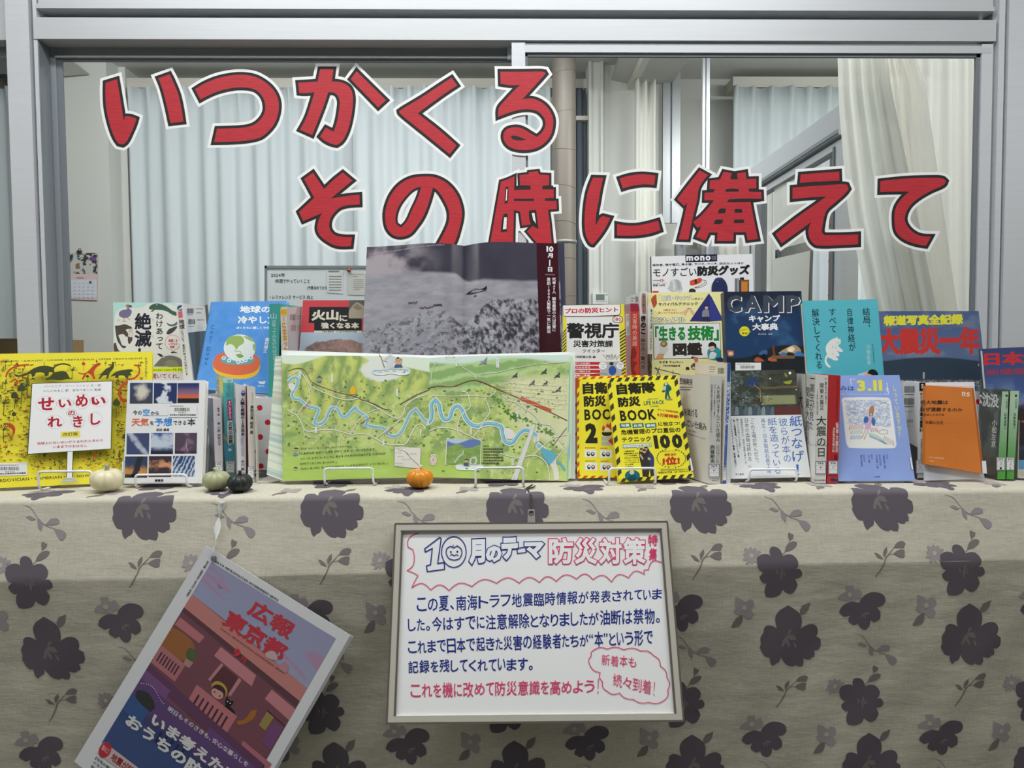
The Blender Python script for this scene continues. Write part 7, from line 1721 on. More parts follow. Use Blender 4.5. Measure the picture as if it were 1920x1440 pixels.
A.text('「この工場が死んだら、', [(392,628),(440,628),(505,1120),(455,1122)], '3a3c40', .0, True); A.text('日本の出版は終わる…」', [(330,628),(378,628),(428,1175),(382,1175)], '3a3c40', .0, True)
A.text('絶望的状況から、奇跡の復興を果たした', [(285,630),(312,630),(365,1140),(340,1140)], '5a5c60', .0, True); A.text('職人たちの知られざる闘い', [(240,630),(268,630),(300,965),(275,965)], '5a5c60', .0, True); A.text('第10回開高健ノンフィクション賞', [(203,640),(226,640),(282,1065),(258,1065)], '3a3c40', .02, True); A.text('『エンジェルフライト』著者、待望の新作!', [(165,635),(190,635),(252,1180),(228,1180)], '3a3c40', .02, True)
A.text('早川書房', [(232,1245),(328,1243),(328,1265),(232,1267)], '44464a', .0)
A.build('paper_band', P_SATIN, B.root)
wire_stand('white wire stand under the paper mill book', 1405, 1494, 880, 905)
# 関東大震災
B = spine_book('thick cream book about the 1923 quake with thin vertical letters on cover and spine', [(1529, 703), (1553, 704), (1548.5, 906), (1528, 906)], 1492, 'L', .100, 'cbcac4', base=TZ+.0025); DV2 = B.dv
A = Art(B.plane).frame(6, 1340, 680)
A.text('一高生が見た', [(1238,178),(1266,178),(1262,470),(1240,470)], '44464a', .0, True); A.text('関東大震災', [(1180,230),(1230,230),(1225,535),(1182,535)], '3a3c40', .0, True); A.text('100年目に読む現代語版', [(1146,305),(1165,305),(1165,585),(1146,585)], '5a5c60', .0, True)
A.text('大震の日', [(1142,600),(1258,598),(1250,1058),(1150,1060)], '2c2e34', .0, True); A.stroke([(1130,925),(1262,930)], 4, '33353a'); A.text('西日本出版社', [(1122,1315),(1250,1313),(1250,1332),(1122,1334)], '33353a', .01)
A.build('spine_artwork', P_SATIN, B.root); callno(B, B.plane, 1528.3, 864.5, 1549, 889, ('916', 'キ', ''))
A = Art(B.cover).frame(6, 1340, 680); A.text('一高生が見た', [(1072,170),(1128,176),(1108,755),(1062,745)], '3a3c40', .0, True); A.text('関東大震災', [(1022,275),(1068,280),(1065,905),(1020,885)], '55575c', .0, True); A.stroke([(1025,120),(1028,890),(1080,925),(1130,928)], 3, '3a3c40'); A.text('大', (940, 330, 990, 520), '2c2e34', .01); A.build('cover_artwork', P_SATIN, B.root)
# 阪神大震災
B = spine_book('red book about a fire brigade with white letters on its spine', [(1553.5, 703), (1576, 704), (1571, 906), (1550.5, 906)], 1545, 'L', .100, 'ac2c2e', base=TZ+.0025, dv=DV2)
A = Art(B.plane).frame(6, 1340, 680)
A.text('ーもっと多くのいのちを救いたかったー', [(1372,160),(1392,160),(1384,665),(1364,665)], '3f1618', .0, True); A.text('阪神大震災', [(1362,672),(1398,672),(1390,1010),(1356,1010)], 'd8b0aa', .04, True); A.text('消防隊員死闘の記', [(1328,730),(1356,730),(1350,1008),(1322,1008)], 'd8c4be', .02, True); A.text('神戸市消防局 編', [(1345,1035),(1378,1035),(1376,1092),(1344,1092)], '3f1618', .01, True)
A.poly([(1302,1312),(1330,1298),(1362,1312),(1385,1308),(1388,1328),(1345,1336),(1310,1330)], '23305c', 2); A.build('spine_artwork', P_SATIN, B.root); callno(B, B.plane, 1553, 864, 1571.5, 889, ('916', 'ハ', ''))
A = Art(B.cover).frame(6, 1340, 680); A.poly([(1282,180),(1300,380),(1306,465),(1285,470)], '1c1a1c'); A.build('cover_artwork', P_SATIN, B.root)
# 3.11
B = face_book("light blue book with a child's drawing of a flying figure and large yellow numerals", [(1560, 704), (1686, 703), (1716, 901), (1571, 902)], 14, .012, '7d97cc', base=TZ+.003, spine='R')
A = Art(B.plane).frame(6.545, 1560, 690)
A.grid([(0,90),(828,86),(1020,1384),(78,1390)], 10, 14, lambda u, v: mixc(hx('8196cc'), hx('8aa0d4'), fbm(u*3, v*3, 2)))
A.stroke([(240,215),(222,135),(288,135)], 7, 'd3d8e2'); A.stroke([(672,178),(695,318),(635,320)], 7, 'd3d8e2'); A.text('きみは', [(18,215),(272,222),(276,280),(20,275)], '39488c', .02)
A.text('3.11', [(300,150),(612,145),(620,282),(312,288)], 'd6cf4c', .045); A.text('を', (660, 235, 700, 290), 'd3d8e2', .02); A.text('東日本大震災から10年後の物語', [(40,312),(612,318),(612,334),(40,328)], 'b9c6e2', .01)
A.text('しっていますか？', [(735,215),(788,213),(868,852),(818,856)], 'd2cf6a', .02, True)
A.poly([(120,385),(150,362),(680,362),(715,390),(730,450),(792,940),(775,975),(740,985),(220,982),(190,960),(170,900),(125,450)], 'cdd4e2', 3); A.poly([(130,395),(155,372),(675,372),(705,398),(720,455),(780,938),(762,965),(730,975),(225,972),(200,950),(180,895),(136,452)], 'dcdcd8', 3)
A.grid([(150,392),(700,390),(725,730),(205,690)], 60, 44, lambda u, v: mixc(hx('dcdcd8'), hx('97a8cc'), ss(fbm(u*30+v*8, v*26-u*6, 5, 3), .30, .62)*.85))
r = random.Random(4)
for k in range(60): A.stroke([(x_ := r.uniform(165, 690), y_ := r.uniform(400, 690)), (x_+r.uniform(-9, 9), y_+r.uniform(-7, 7))], 3.5, r.choice(('2f3c70', '5a6aa0', '33333f')), same=k > 0)
def scribble(x0, y0, x1, y1, c, n, ang=0.0):
    r2 = random.Random(int(x0)); A.off += A.step
    A.stroke([(x0+(x1-x0)*k/n+r2.uniform(-3, 3), (y0 if k % 2 else y1)+ang*(x1-x0)*k/n+r2.uniform(-4, 4)) for k in range(n+1)], 7, c, same=True)
scribble(210, 700, 380, 760, 'b0405a', 26, -.04); scribble(225, 770, 370, 815, '7aaf94', 22, -.06); scribble(225, 828, 345, 880, '3f72b0', 18, -.05); scribble(475, 732, 560, 785, 'b0405a', 16); scribble(640, 830, 760, 890, 'b0405a', 18, .55)
for k in range(5): A.stroke([(440+k*6, 795+k*12), (560, 832+k*13), (640+k*6, 900+k*10), (700-k*14, 940-k*4)], 6, ('8fbf9f', '8fbf9f', '8fbf9f', '3f72b0', '3f72b0')[k], sm=2)
A.poly([(455,545),(458,500),(485,465),(510,470),(518,510),(505,555),(475,560)], 'a87a52', 3); A.poly([(452,545),(475,560),(505,552),(500,585),(460,590)], '3c3a3a', 2); A.ell(478, 570, 18, 16, 'c9a898')
A.poly([(450,600),(490,600),(485,660),(470,755),(400,750),(420,670)], 'c8a4c4', 2); A.poly([(400,600),(430,595),(448,620),(440,660),(405,680),(388,650)], '3f6aa4', 3); A.poly([(495,610),(520,615),(534,670),(515,715),(492,690),(484,650)], '3f6aa4', 3)
A.stroke([(395,495),(410,540),(425,590)], 5, 'b99a88'); A.stroke([(490,605),(545,590),(575,578)], 5, 'b99a88'); A.stroke([(415,752),(372,850)], 12, 'c5b0a8'); A.stroke([(445,755),(402,862)], 12, 'c5b0a8'); A.stroke([(372,835),(356,862)], 14, 'b5a05c'); A.stroke([(405,848),(392,876)], 14, 'b5a05c')
for pts in ([(215,520),(235,500),(260,510),(285,500),(315,515),(315,545),(270,550),(225,545)], [(570,785),(600,760),(640,758),(685,770),(685,800),(640,810),(590,808)], [(570,395),(600,440),(650,425),(690,445)]): A.stroke(pts, 4, '55505c', len(pts) > 4, 3)
for (x_, y_, x2, h_, t_) in ((622,1068,660,1232,'棚野有二香'),(532,1068,570,1235,'平田真一朗'),(438,1068,468,1165,'井上明'),(345,1068,375,1208,'原生智花')): A.text(t_, [(x_,y_),(x_+24,y_),(x2+4,h_),(x2-22,h_)], '5468a4', .01, True)
for (x_, y_, h_) in ((672,1058,1118),(582,1058,1195),(486,1056,1115),(388,1056,1150)): A.poly([(x_-9,y_),(x_+9,y_),(x_+9+(h_-y_)*.12,h_),(x_-9+(h_-y_)*.12,h_)], '6a7ab8')
A.text('小学館', [(512,1326),(588,1325),(588,1345),(512,1346)], '4f629c', .02)
A.build('cover_artwork', P_SATIN, B.root)
a = Art(B.plane, .001).frame(6.545, 1560, 690); a.poly([(948,1092),(972,1088),(998,1248),(975,1252)], 'd6d6d6'); a.stroke([(972,1090),(950,1093),(976,1250),(998,1246)], 4, '232a5c'); a.build('call_number_label', P_SATIN, B.root)
# 巨大地震の疑問50
B = spine_book('white book showing barcodes on its back and bold black quake title on the spine', [(1723, 717), (1735, 717), (1732, 898), (1720, 898)], 1686, 'L', .085, 'cfcfcc', base=TZ+.0025)
A = Art(B.plane).frame(4, 1560, 560)
A.rect(655, 628, 700, 694, '1c1c1e'); A.text('S', (668, 640, 688, 672), 'cfcfcf', .02)
A.text('巨大地震の疑問', [(660,765),(692,765),(688,970),(658,970)], '1f1f22', .04, True); A.text('50', (656, 976, 690, 998), '1f1f22', .04); A.text('知りたい', [(660,705),(677,705),(676,760),(660,760)], '1f1f22', .02, True); A.text('日本人が', [(682,700),(696,700),(695,752),(681,752)], '1f1f22', .02, True); A.text('東日本大震災が教えてくれた地震の真実', [(665,1050),(684,1050),(680,1210),(662,1210)], '33333a', .0, True)
A.rect(640, 1345, 690, 1370, '2b2b2b'); A.build('spine_artwork', P_SATIN, B.root); callno(B, B.plane, 1717.5, 863, 1733, 888, ('G453', 'シ', ''))
A = Art(B.cover).frame(4, 1560, 560)
A.barcode(542, 655, 620, 705, '2a2a2c', 20); A.barcode(540, 745, 616, 796, '44443f', 20); A.lines(545, 712, 618, 724, 1, '66666a', fill=.7); A.lines(545, 803, 615, 814, 1, '66666a', fill=.7); A.text('定価（本体価格＋税）', (550, 840, 612, 850), '44444a', .0); A.text('サイエンス・アイ', (555, 950, 612, 962), '44444a', .0); A.rect(560, 905, 608, 930, 'a8a8aa')
A.poly([(560,1070),(640,1115),(640,1500),(560,1500)], '232427', 0); A.build('back_cover_artwork', P_SATIN, B.root)
# NHK book in a clear display sleeve
B = face_book('orange paperback fixed on a tilted white board, in the front row on the right', [(1735, 718), (1826, 716), (1846, 898), (1734, 901)], 8, .004, 'cfd2d8', base=TZ+.004, spine='', name='book')
A = Art(B.plane).frame(4, 1560, 560)
A.poly([(700,628),(1066,624),(1072,660),(703,650)], 'd2d6dc')
A.build('board_face', P_GLOSS, B.root)
q_ = [(703,651),(1062,670),(1142,1312),(700,1242)]; Qn = [B.plane.hit(x/4+1560, y/4+560, .0105) for x, y in q_]
MB().add(*blk(lambda u, v, d: bil(Qn, u, 1-v)-B.n*d, 0, 1, 0, 1, 0, .0095)).build('orange_volume', cmat('c4702c'), B.root)
A = Art(B.plane, .0108).frame(4, 1560, 560)
A.grid(q_, 12, 16, lambda u, v: mixc(hx('c06a2c'), hx('cc7a38'), fbm(u*3, v*4, 2)))
A.text('巨大地震は', [(665,762),(872,762),(872,795),(665,795)], '2f2620', .03); A.text('なぜ連鎖するのか', [(662,812),(980,820),(980,850),(662,846)], '2f2620', .03); A.text('活断層と日本列島', [(662,862),(842,862),(842,880),(662,880)], '2f2620', .01); A.text('佐藤比呂志', [(700,915),(835,918),(835,944),(700,940)], '2f2620', .02); A.text('Sato Hiroshi', [(848,928),(940,932),(940,942),(848,938)], 'a85a28', .0); A.text('NHK出版新書', [(728,1182),(838,1192),(838,1206),(728,1196)], 'd8a480', .02); A.text('461', [(728,1208),(765,1212),(765,1226),(728,1222)], 'd8a480', .02)
A.poly([(975,698),(1000,700),(1000,732),(992,732),(990,708),(984,708),(984,732),(976,730)], 'd8d2c8'); A.text('S', (1008, 702, 1034, 734), 'd8d2c8', .04)
A.poly([(1062,670),(1048,672),(1122,1305),(1142,1312)], 'a85a24')
A.build('cover_artwork', P_SATIN, B.root)
a = Art(B.plane, .0115).frame(4, 1560, 560); a.poly([(1118,1214),(1155,1212),(1162,1315),(1126,1312)], 'd6d6d6'); a.stroke([(1155,1214),(1120,1216),(1128,1310),(1160,1313)], 3.5, '232a5c'); a.build('call_number_label', P_SATIN, B.root)
# 沈没, two volumes
for k, (qq, far, lab, num) in enumerate((([(1879, 734), (1891, 734), (1885, 899), (1869.5, 899)], 1829, 'green-spined paperback novel showing its dark cover, first of the pair at the right', '1'), ([(1894, 733), (1911, 733), (1901, 899), (1887, 899)], 1856, 'green-spined paperback novel standing behind its twin at the right end', '2'))):
    B = spine_book(lab, qq, far, 'L', .085, '3c443c', base=TZ+.0025)
    A = Art(B.plane).frame(4, 1560, 560)
    x0 = (1275, 1335)[k]; A.grid([((qq[0][0]-1560)*4,(qq[0][1]-560)*4),((qq[1][0]-1560)*4,(qq[1][1]-560)*4),((qq[2][0]-1560)*4,(qq[2][1]-560)*4),((qq[3][0]-1560)*4,(qq[3][1]-560)*4)], 2, 30, lambda u, v: mixc(hx('a4c0a4'), hx('4f9440'), ss(v, .1, .95)))
    xs = (1298, 1368)[k]; A.ell(xs+12, 728, 9, 9, '26302a'); A.text('小松左京', [(xs+4,750),(xs+24,750),(xs+22,825),(xs+2,825)], '26342a', .01, True); A.text('日本沈没', [(xs-8,860),(xs+14,860),(xs+10,955),(xs-12,955)], '1f2c22', .03, True); A.text('上' if k == 0 else '下', (xs-8, 962, xs+8, 978), '1f2c22', .02)
    A.build('spine_artwork', P_SATIN, B.root); callno(B, B.plane, (1868.5, 1886.5)[k], 857, (1884.5, 1902)[k], 882, ('B913', 'コ', num))
    A = Art(B.cover).frame(4, 1560, 560)
    if k == 0:
        A.grid([(1075,660),(1272,700),(1236,1356),(1160,1340)], 40, 50, lambda u, v: mixc(mixc(hx('22302a'), hx('55645c'), ss(fbm(u*5, v*7, 4, 5), .4, .7)), hx('59493a'), ss(v, .6, .85)*fbm(u*4, v*6, 2)))
        A.text('日本沈没', [(1010,682),(1250,718),(1252,822),(1010,798)], 'c3c6c2', .03); A.text('小松左京', [(1200,905),(1242,910),(1228,1118),(1192,1115)], 'c3c6c2', .03, True)
    else: A.poly([(1240,690),(1334,700),(1305,1356),(1225,1350)], '4a3a30')
    A.build('cover_artwork', P_SATIN, B.root)
be = thing('metal_bookend', on_z(1895, 902, TZ), 'cream metal bookend foot showing below the right-hand paperbacks', 'bookend')
p0 = on_z(1901, 899, TZ+.002)
MB().box(p0.x+.014, p0.x+.0155, p0.y+.01, p0.y+.08, TZ+.002, TZ+.11).build('upright_plate', M_BE, be)
mk('foot_plate', [(p0.x+.0155, p0.y+.005, TZ+.003), (p0.x+.03, p0.y+.004, TZ+.003), (p0.x+.034, p0.y+.02, TZ+.003), (p0.x+.034, p0.y+.08, TZ+.003), (p0.x+.0155, p0.y+.08, TZ+.003)], [(0, 1, 2, 3, 4)], M_BE, be)
# ================================================================== PUMPKINS
def pumpkin(label, x0, x1, ytop, ybot, h, ribs=9, flat=.72, stem='8a8a70', sx=0.0, rough=.35, yoff=0.0):
    c0 = on_z((x0+x1)/2, ybot-4, TZ+.001); R = (on_y(x1, ybot-15, c0.y).x-on_y(x0, ybot-15, c0.y).x)/2
    c = Vector((c0.x, c0.y+yoff, TZ+.0025)); H = R*2*flat
    e = thing('mini_pumpkin', c, label, 'pumpkin', 'miniature pumpkins on the cloth')
    nu, nv = ribs*8, 20; V = []; Fc = []
    for j in range(nv+1):
        t = PI*j/nv; 
        for i in range(nu):
            a = 2*PI*i/nu; rib = abs(math.cos(a*ribs/2)); w_ = 1-.13*(1-rib)**1.6*math.sin(t)
            rr = R*(math.sin(t)**.82)*w_; z = H/2*(math.cos(t))*(1-.22*math.exp(-(math.sin(t)/.32)**2)*(1 if math.cos(t) > 0 else .5))
            z += .03*H*(rib-.5)*math.sin(t)
            V.append((c.x+rr*math.cos(a), c.y+rr*math.sin(a), c.z+H/2+z))
    for j in range(nv):
        for i in range(nu): Fc.append((j*nu+i, (j+1)*nu+i, (j+1)*nu+(i+1) % nu, j*nu+(i+1) % nu))
    mk('pumpkin_body', V, Fc, plain('pumpkin_'+h, h, rough, noise=.12, nscale=40, bump=.15), e, smooth=True)
    b = Vector((c.x, c.y, c.z+H*.86)); tp = Vector((c.x+sx, c.y-.002, b.z+H*.30))
    MB().tube([b, b+Vector((0, 0, H*.06)), b.lerp(tp, .55), tp], [R*.22, R*.15, R*.11, R*.15], 10).build('stem', plain('stem_'+stem, stem, .6), e, True)
    return e
pumpkin('cream white mini pumpkin in front of the yellow picture book', 172, 232, 886, 926, 'cfc8a6', 7, stem='8f927a', sx=.001)
pumpkin('pale green mini pumpkin beside the weather book', 381, 432, 883, 924, '9da07c', 9, stem='a8a888', sx=-.002)
pumpkin('black mini pumpkin next to the pale green one', 427, 474, 886, 927, '1d2422', 9, stem='20261f', sx=.001, rough=.45)
pumpkin('orange mini pumpkin in front of the open picture book', 762, 813, 877, 920, 'c9801c', 11, stem='c9b990', sx=.003, rough=.25)

# ================================================================== HANGING WHITEBOARD
bt = math.radians(-14)        # top leans in, bottom stands out
TLp, TRp, BRp, BLp = (741, 982), (1251, 978), (1282, 1352), (725, 1357)
c_top = cloth(*cloth_inv(996, 980), .014)
pb_ = Plane(c_top+Vector((0, -.004, 0)), (0, -math.cos(bt), -math.sin(bt)*-1))
pb_ = Plane(c_top+Vector((0, -.004, 0)), (0, -math.cos(bt), math.sin(-bt)))
wb = thing('hanging_whiteboard', pb_.hit(1003, 1357), 'white marker board with the October theme written on it, hung on the cloth front', 'whiteboard')
n_ = pb_.n; QB = [pb_.hit(*p) for p in (TLp, TRp, BRp, BLp)]
Wd = ((QB[1]-QB[0]).length+(QB[2]-QB[3]).length)/2
fb = lambda u, v, d: bil(QB, u, v)-n_*d
MB().add(*blk(fb, .012, .988, .016, .984, .004, .009)).build('writing_panel', plain('whiteboard_enamel', 'e2e6ea', .18, g=1.2), wb)
M_FR = plain('champagne_aluminium', 'cbc6ba', .35, .3)
fu, fv = .026, .037
for nm, (u0, u1, v0, v1) in (('top_rail', (fu*.0, 1, 0, fv)), ('bottom_rail', (0, 1, 1-fv, 1)), ('left_rail', (0, fu, fv, 1-fv)), ('right_rail', (1-fu, 1, fv, 1-fv))):
    MB().add(*blk(fb, u0, u1, v0, v1, 0, .013)).build('frame_'+nm, M_FR, wb)
mb = MB()
for (u0, u1, v0, v1) in ((.0, 1, -.004, .003), (0, 1, .994, 1.004), (-.003, .003, 0, 1), (.997, 1.003, 0, 1), (fu-.004, 1-fu+.004, fv-.002, fv+.006), (fu-.003, fu+.003, fv, 1-fv), (1-fu-.003, 1-fu+.003, fv, 1-fv)): mb.add(*blk(fb, u0, u1, v0, v1, -.0006, .006))
mb.build('frame_lip', plain('dark_bronze_edge', '6f685f', .4, .4), wb)
A = Art(pb_, -.0038, .000005).frame(2.769, 700, 920)
NV, PK = '22307e', 'cf3f6a'
def hand(t, q, c, w=.0, s=1):
    """handwriting: every character a little out of line"""
    r = random.Random(len(t)*7+int(q[0][0])); Q = [Vector(p) for p in q]; n = len(t); W0 = 0; cells = []
    for ch in t:
        k = .55 if ch in '、。' else (.8 if ch in 'しりいくてたにをとっ' else (.5 if ch in '“”！!' else 1)); cells.append((ch, W0, k)); W0 += k
    for ch, a, k in cells:
        if ch in ' 　': continue
        sh = lambda: r.uniform(-.035, .035); hi = 1 if ord(ch) > 0x4e00 else .86
        u0, u1 = (a+.06)/W0, (a+k-.04)/W0; v0, v1 = (1-hi)*.6+sh(), 1-(1-hi)*.4+sh()
        if ch in '、。': v0, v1 = .62, .95; u1 = u0+(u1-u0)*.8
        if ch == 'っ': v0 = .4
        if ch in '“”': v1 = v0+.28
        if ch in '！!': u0, u1 = u0+(u1-u0)*.4, u0+(u1-u0)*.62
        sl = .05*(v1-v0)
        A.text(ch, [bil(Q, u0+sl/n, v0+sh()*.5)[:], bil(Q, u1+sl/n, v0+sh()*.5)[:], bil(Q, u1, v1+sh()*.5)[:], bil(Q, u0, v1)[:]], c, w)
hand('この夏、南海トラフ地震臨時情報が発表されていま', [(218,552),(1500,505),(1500,565),(222,632)], NV, .012)
hand('した。今はすでに注意解除となりましたが油断は禁物。', [(172,660),(1492,610),(1496,690),(178,735)], NV, .012)
hand('これまで日本で起きた災害の経験者たちが“本”という形で', [(172,775),(1450,722),(1455,800),(178,850)], NV, .012)
hand('記録を残してくれています。', [(175,882),(835,862),(835,935),(178,948)], NV, .012)
hand('これを機に改めて防災意識を高めよう！', [(185,1000),(1180,978),(1180,1052),(190,1078)], PK, .008)
hand('新着本も', [(1180,850),(1368,858),(1366,922),(1182,905)], PK, .0); hand('続々到着！', [(1240,945),(1470,995),(1468,1068),(1242,1010)], PK, .0)
hand('特', [(1420,228),(1476,226),(1478,288),(1422,290)], PK, .02); hand('集', [(1426,298),(1476,296),(1472,360),(1428,360)], PK, .02)
def hollow(t, q, c, ow=.105, iw=.06):
    A.text(t, q, c, ow, bw=iw+.02)
    A.text(t, q, 'e2e6ea', iw, bw=iw+.02)
one = [(345,242),(266,302),(270,318),(306,300),(297,384),(276,390),(280,420),(370,408),(368,372),(334,378),(352,250)]
A.stroke(one, 5.5, NV, True); A.stroke([(418+64*math.cos(t*.26), 318+80*math.sin(t*.26)) for t in range(24)], 5, NV, True)
A.stroke([(378,325),(382,300),(400,288),(418,296),(436,286),(455,300),(460,325),(448,352),(420,360),(392,352)], 5, NV, True, 3); A.stroke([(412,292),(416,280)], 4, NV)
A.ell(402, 318, 5, 5, NV); A.ell(436, 316, 5, 5, NV); A.stroke([(398,336),(410,330),(420,338),(430,331),(442,337)], 4, NV)
hollow('月', [(492,252),(582,248),(582,382),(496,388)], NV, .12, .07); hollow('の', [(582,285),(668,282),(668,372),(582,376)], NV, .12, .07); hollow('テ', [(662,242),(752,238),(752,358),(664,365)], NV, .12, .07)
A.stroke([(745,300),(792,292),(794,320),(748,326)], 4.5, NV, True); hollow('マ', [(782,265),(890,262),(888,358),(784,352)], NV, .12, .07)
for ch, x0, x1 in (('防',908,1040),('災',1042,1165),('対',1168,1292),('策',1294,1418)): hollow(ch, [(x0,242),(x1,242),(x1,385),(x0,385)], PK, .07, .034)
def scallop(pts, b, c, w=4.2):
    out = []
    for i in range(len(pts)-1):
        p, q = Vector(pts[i]), Vector(pts[i+1]); d = q-p; nn = Vector((d.y, -d.x)).normalized()
        for k in range(7): t = k/7; out.append((p+d*t+nn*b*math.sin(PI*t)*min(1, d.length/60))[:])
    out.append(pts[-1]); A.stroke(out, w, c, ml=1.3)
A.stroke([(236,222),(212,226)], 4.2, PK)
scallop([(212,226),(180,293),(176,414),(232,438),(200,502)][0:2], -16, PK); scallop([(180,293),(176,414)], 40, PK) if 0 else None
A.stroke([(180,293),(205,305),(213,350),(205,390),(176,414),(205,425),(232,440),(215,470),(200,503)], 4.2, PK, sm=2)
scallop([(200,503),(298,515),(393,518),(512,497),(640,480),(757,479),(862,476),(950,470),(1055,458),(1140,461),(1236,473),(1325,452),(1408,436),(1428,410),(1498,372)], 28, PK)
scallop([(1140,830),(1215,822),(1300,826),(1388,832),(1458,858),(1490,912),(1524,970),(1528,1035),(1510,1088),(1430,1098),(1348,1082),(1278,1050),(1212,1040),(1190,992),(1178,944),(1122,900),(1132,858),(1140,830)], 12, PK)
A.build('marker_writing', P_SATIN, wb)
# hanger tab, cord and rear prop
ht = pb_.hit(996, 980)
MB().add(*hexa([pb_.hit(989, 980, .001), pb_.hit(1003.5, 980, .001), pb_.hit(1003.5, 980, -.002), pb_.hit(989, 980, -.002), pb_.hit(990, 955, .001), pb_.hit(1002.5, 955, .001), pb_.hit(1002.5, 955, -.002), pb_.hit(990, 955, -.002)])).build('hanger_tab', plain('grey_plastic_tab', '8d8b86', .5), wb)
MB().tube([pb_.hit(996+4*math.cos(t*.5), 961+4*math.sin(t*.5), .0015) for t in range(14)], .0009, 6).build('tab_eyelet', plain('eyelet_steel', '55534f', .3, .8), wb)
u_, s_ = cloth_inv(1003, 1340); base_ = cloth(u_, s_, .009); pr = pb_.hit(1003, 1335, -.014)
MB().tube([pr+Vector((-.05, 0, 0)), base_+Vector((-.05, 0, 0))], .004, 8).tube([pr+Vector((.05, 0, 0)), base_+Vector((.05, 0, 0))], .004, 8).tube([base_+Vector((-.055, 0, 0)), base_+Vector((.055, 0, 0))], .004, 8).build('rear_prop', M_GASK, wb)
cdp = [cloth(*cloth_inv(995, 908), .003), cloth(*cloth_inv(991, 918), .003), cloth(*cloth_inv(995, 930), .003), cloth(*cloth_inv(996, 945), .006), pb_.hit(996, 961, .003)]
top_ = on_z(994, 912, TZ+.004); cdp[0] = on_z(998, 909, TZ+.004); cdp[1] = on_z(988, 915, TZ+.004)
cc = MB().tube(cdp, .0014, 8); cc.tube([on_z(986, 916, TZ+.003), on_z(999, 914, TZ+.004), on_z(1003, 911, TZ+.003)], .0012, 6)
tag(cc.build('black_cord', plain('black_string', '222324', .6), None, True), 'short black cord tying the whiteboard to the counter edge', 'cord')

# ================================================================== NEWSLETTER
NQ = [(386, 1023), (657, 1191), (376, 1678), (104, 1490)]   # full sheet; its foot hangs below the frame
NQ = [(386, 1023), (657, 1191), (404, 1634), (139, 1428)]
u_, s_ = cloth_inv(400, 1230); pc = cloth(u_, s_, .014); pn_ = Plane(pc, (0, -math.cos(.10), .10))
# one flat sheet hanging just clear of the cloth, its top edge close to it
cr_ = cloth((TX0+TX1)/2-.5, scr, .0)
pn_ = Plane((0, cr_.y-.009, cr_.z), (0, -math.cos(.06), math.sin(.06)))
nw = thing('newsletter', pn_.hit(386, 1023), 'rolled-open city newsletter with a pink balcony illustration, hanging askew from a plastic tie', 'newsletter')
nw['label'] = 'folded newsletter with a pink balcony illustration, hanging askew at the lower left'
QN = [pn_.hit(*p) for p in NQ]; fN = lambda u, v, d: bil(QN, u, v)-pn_.n*d
MB().add(*blk(fN, 0, 1, 0, 1, 0, .0008)).build('front_sheet', plain('newsprint', 'c9cacc', .75), nw)
for k in range(3): MB().add(*blk(lambda u, v, d: fN(u, v, d)+Vector((.0012*(k+1), 0, -.0012*(k+1))), 0, 1, 0, 1, .001+.0009*k, .0016+.0009*k)).build('inner_sheet', plain('newsprint', 'c9cacc', .75), nw)
A = Art(pn_, .0003, .000006)
KV = .78
NQ2 = [NQ[0], NQ[1], tuple(NQ[1][k]+(NQ[2][k]-NQ[1][k])*KV for k in (0, 1)), tuple(NQ[0][k]+(NQ[3][k]-NQ[0][k])*KV for k in (0, 1))]
A.unit(NQ2)
def nf(u, v): return None
img = (75, 62, 940, 1000)
sky_ = lambda u, v: mixc(mixc(hx('8b8ba6'), hx('8d93ab'), v), hx('a07f9c'), ss(fbm(u*3+v*2, v*9-u*5, 3, 4), .52, .68))
A.grid([(78,55),(935,50),(935,330),(78,270)], 60, 30, sky_)
A.poly([(78,245),(300,262),(935,322),(935,1122),(78,1122)], '64414a')
A.poly([(78,245),(935,322),(935,392),(78,322)], 'b0746f'); A.poly([(78,322),(935,392),(935,425),(78,352)], '553a40')
A.poly([(78,345),(935,425),(935,1122),(78,1122)], '6b444c')
# balconies and awnings
def balcony(x, y, s=1.0, c='a8686c', w_=210):
    A.poly([(x,y),(x+w_*s,y+12*s),(x+w_*s*.98,y+118*s),(x+4,y+106*s)], c)
    for k in range(7): A.rect(x+w_*s*(.12+k*.115), y+28*s+k*1.2, x+w_*s*(.12+k*.115)+10*s, y+84*s+k*1.2, ('3d2a34', '4a2f3a')[k % 2], same=k > 0)
A.poly([(90,375),(270,388),(262,430),(84,420)], 'a8686c'); A.poly([(380,385),(640,405),(650,462),(372,440)], 'b0747a'); A.poly([(760,420),(935,435),(935,495),(752,475)], 'b0747a')
A.poly([(78,440),(150,432),(240,450),(262,500),(210,560),(78,565)], '8a5a36', 3); A.poly([(225,478),(262,470),(290,500),(262,530),(228,512)], '4c5a34', 3); A.poly([(240,530),(290,526),(285,560),(245,562)], '9a7c74')
A.poly([(440,455),(560,465),(556,560),(430,552)], '543238'); A.poly([(430,450),(448,452),(428,556),(412,552)], 'a8787a'); A.poly([(560,462),(582,464),(574,560),(556,560)], 'a8787a')
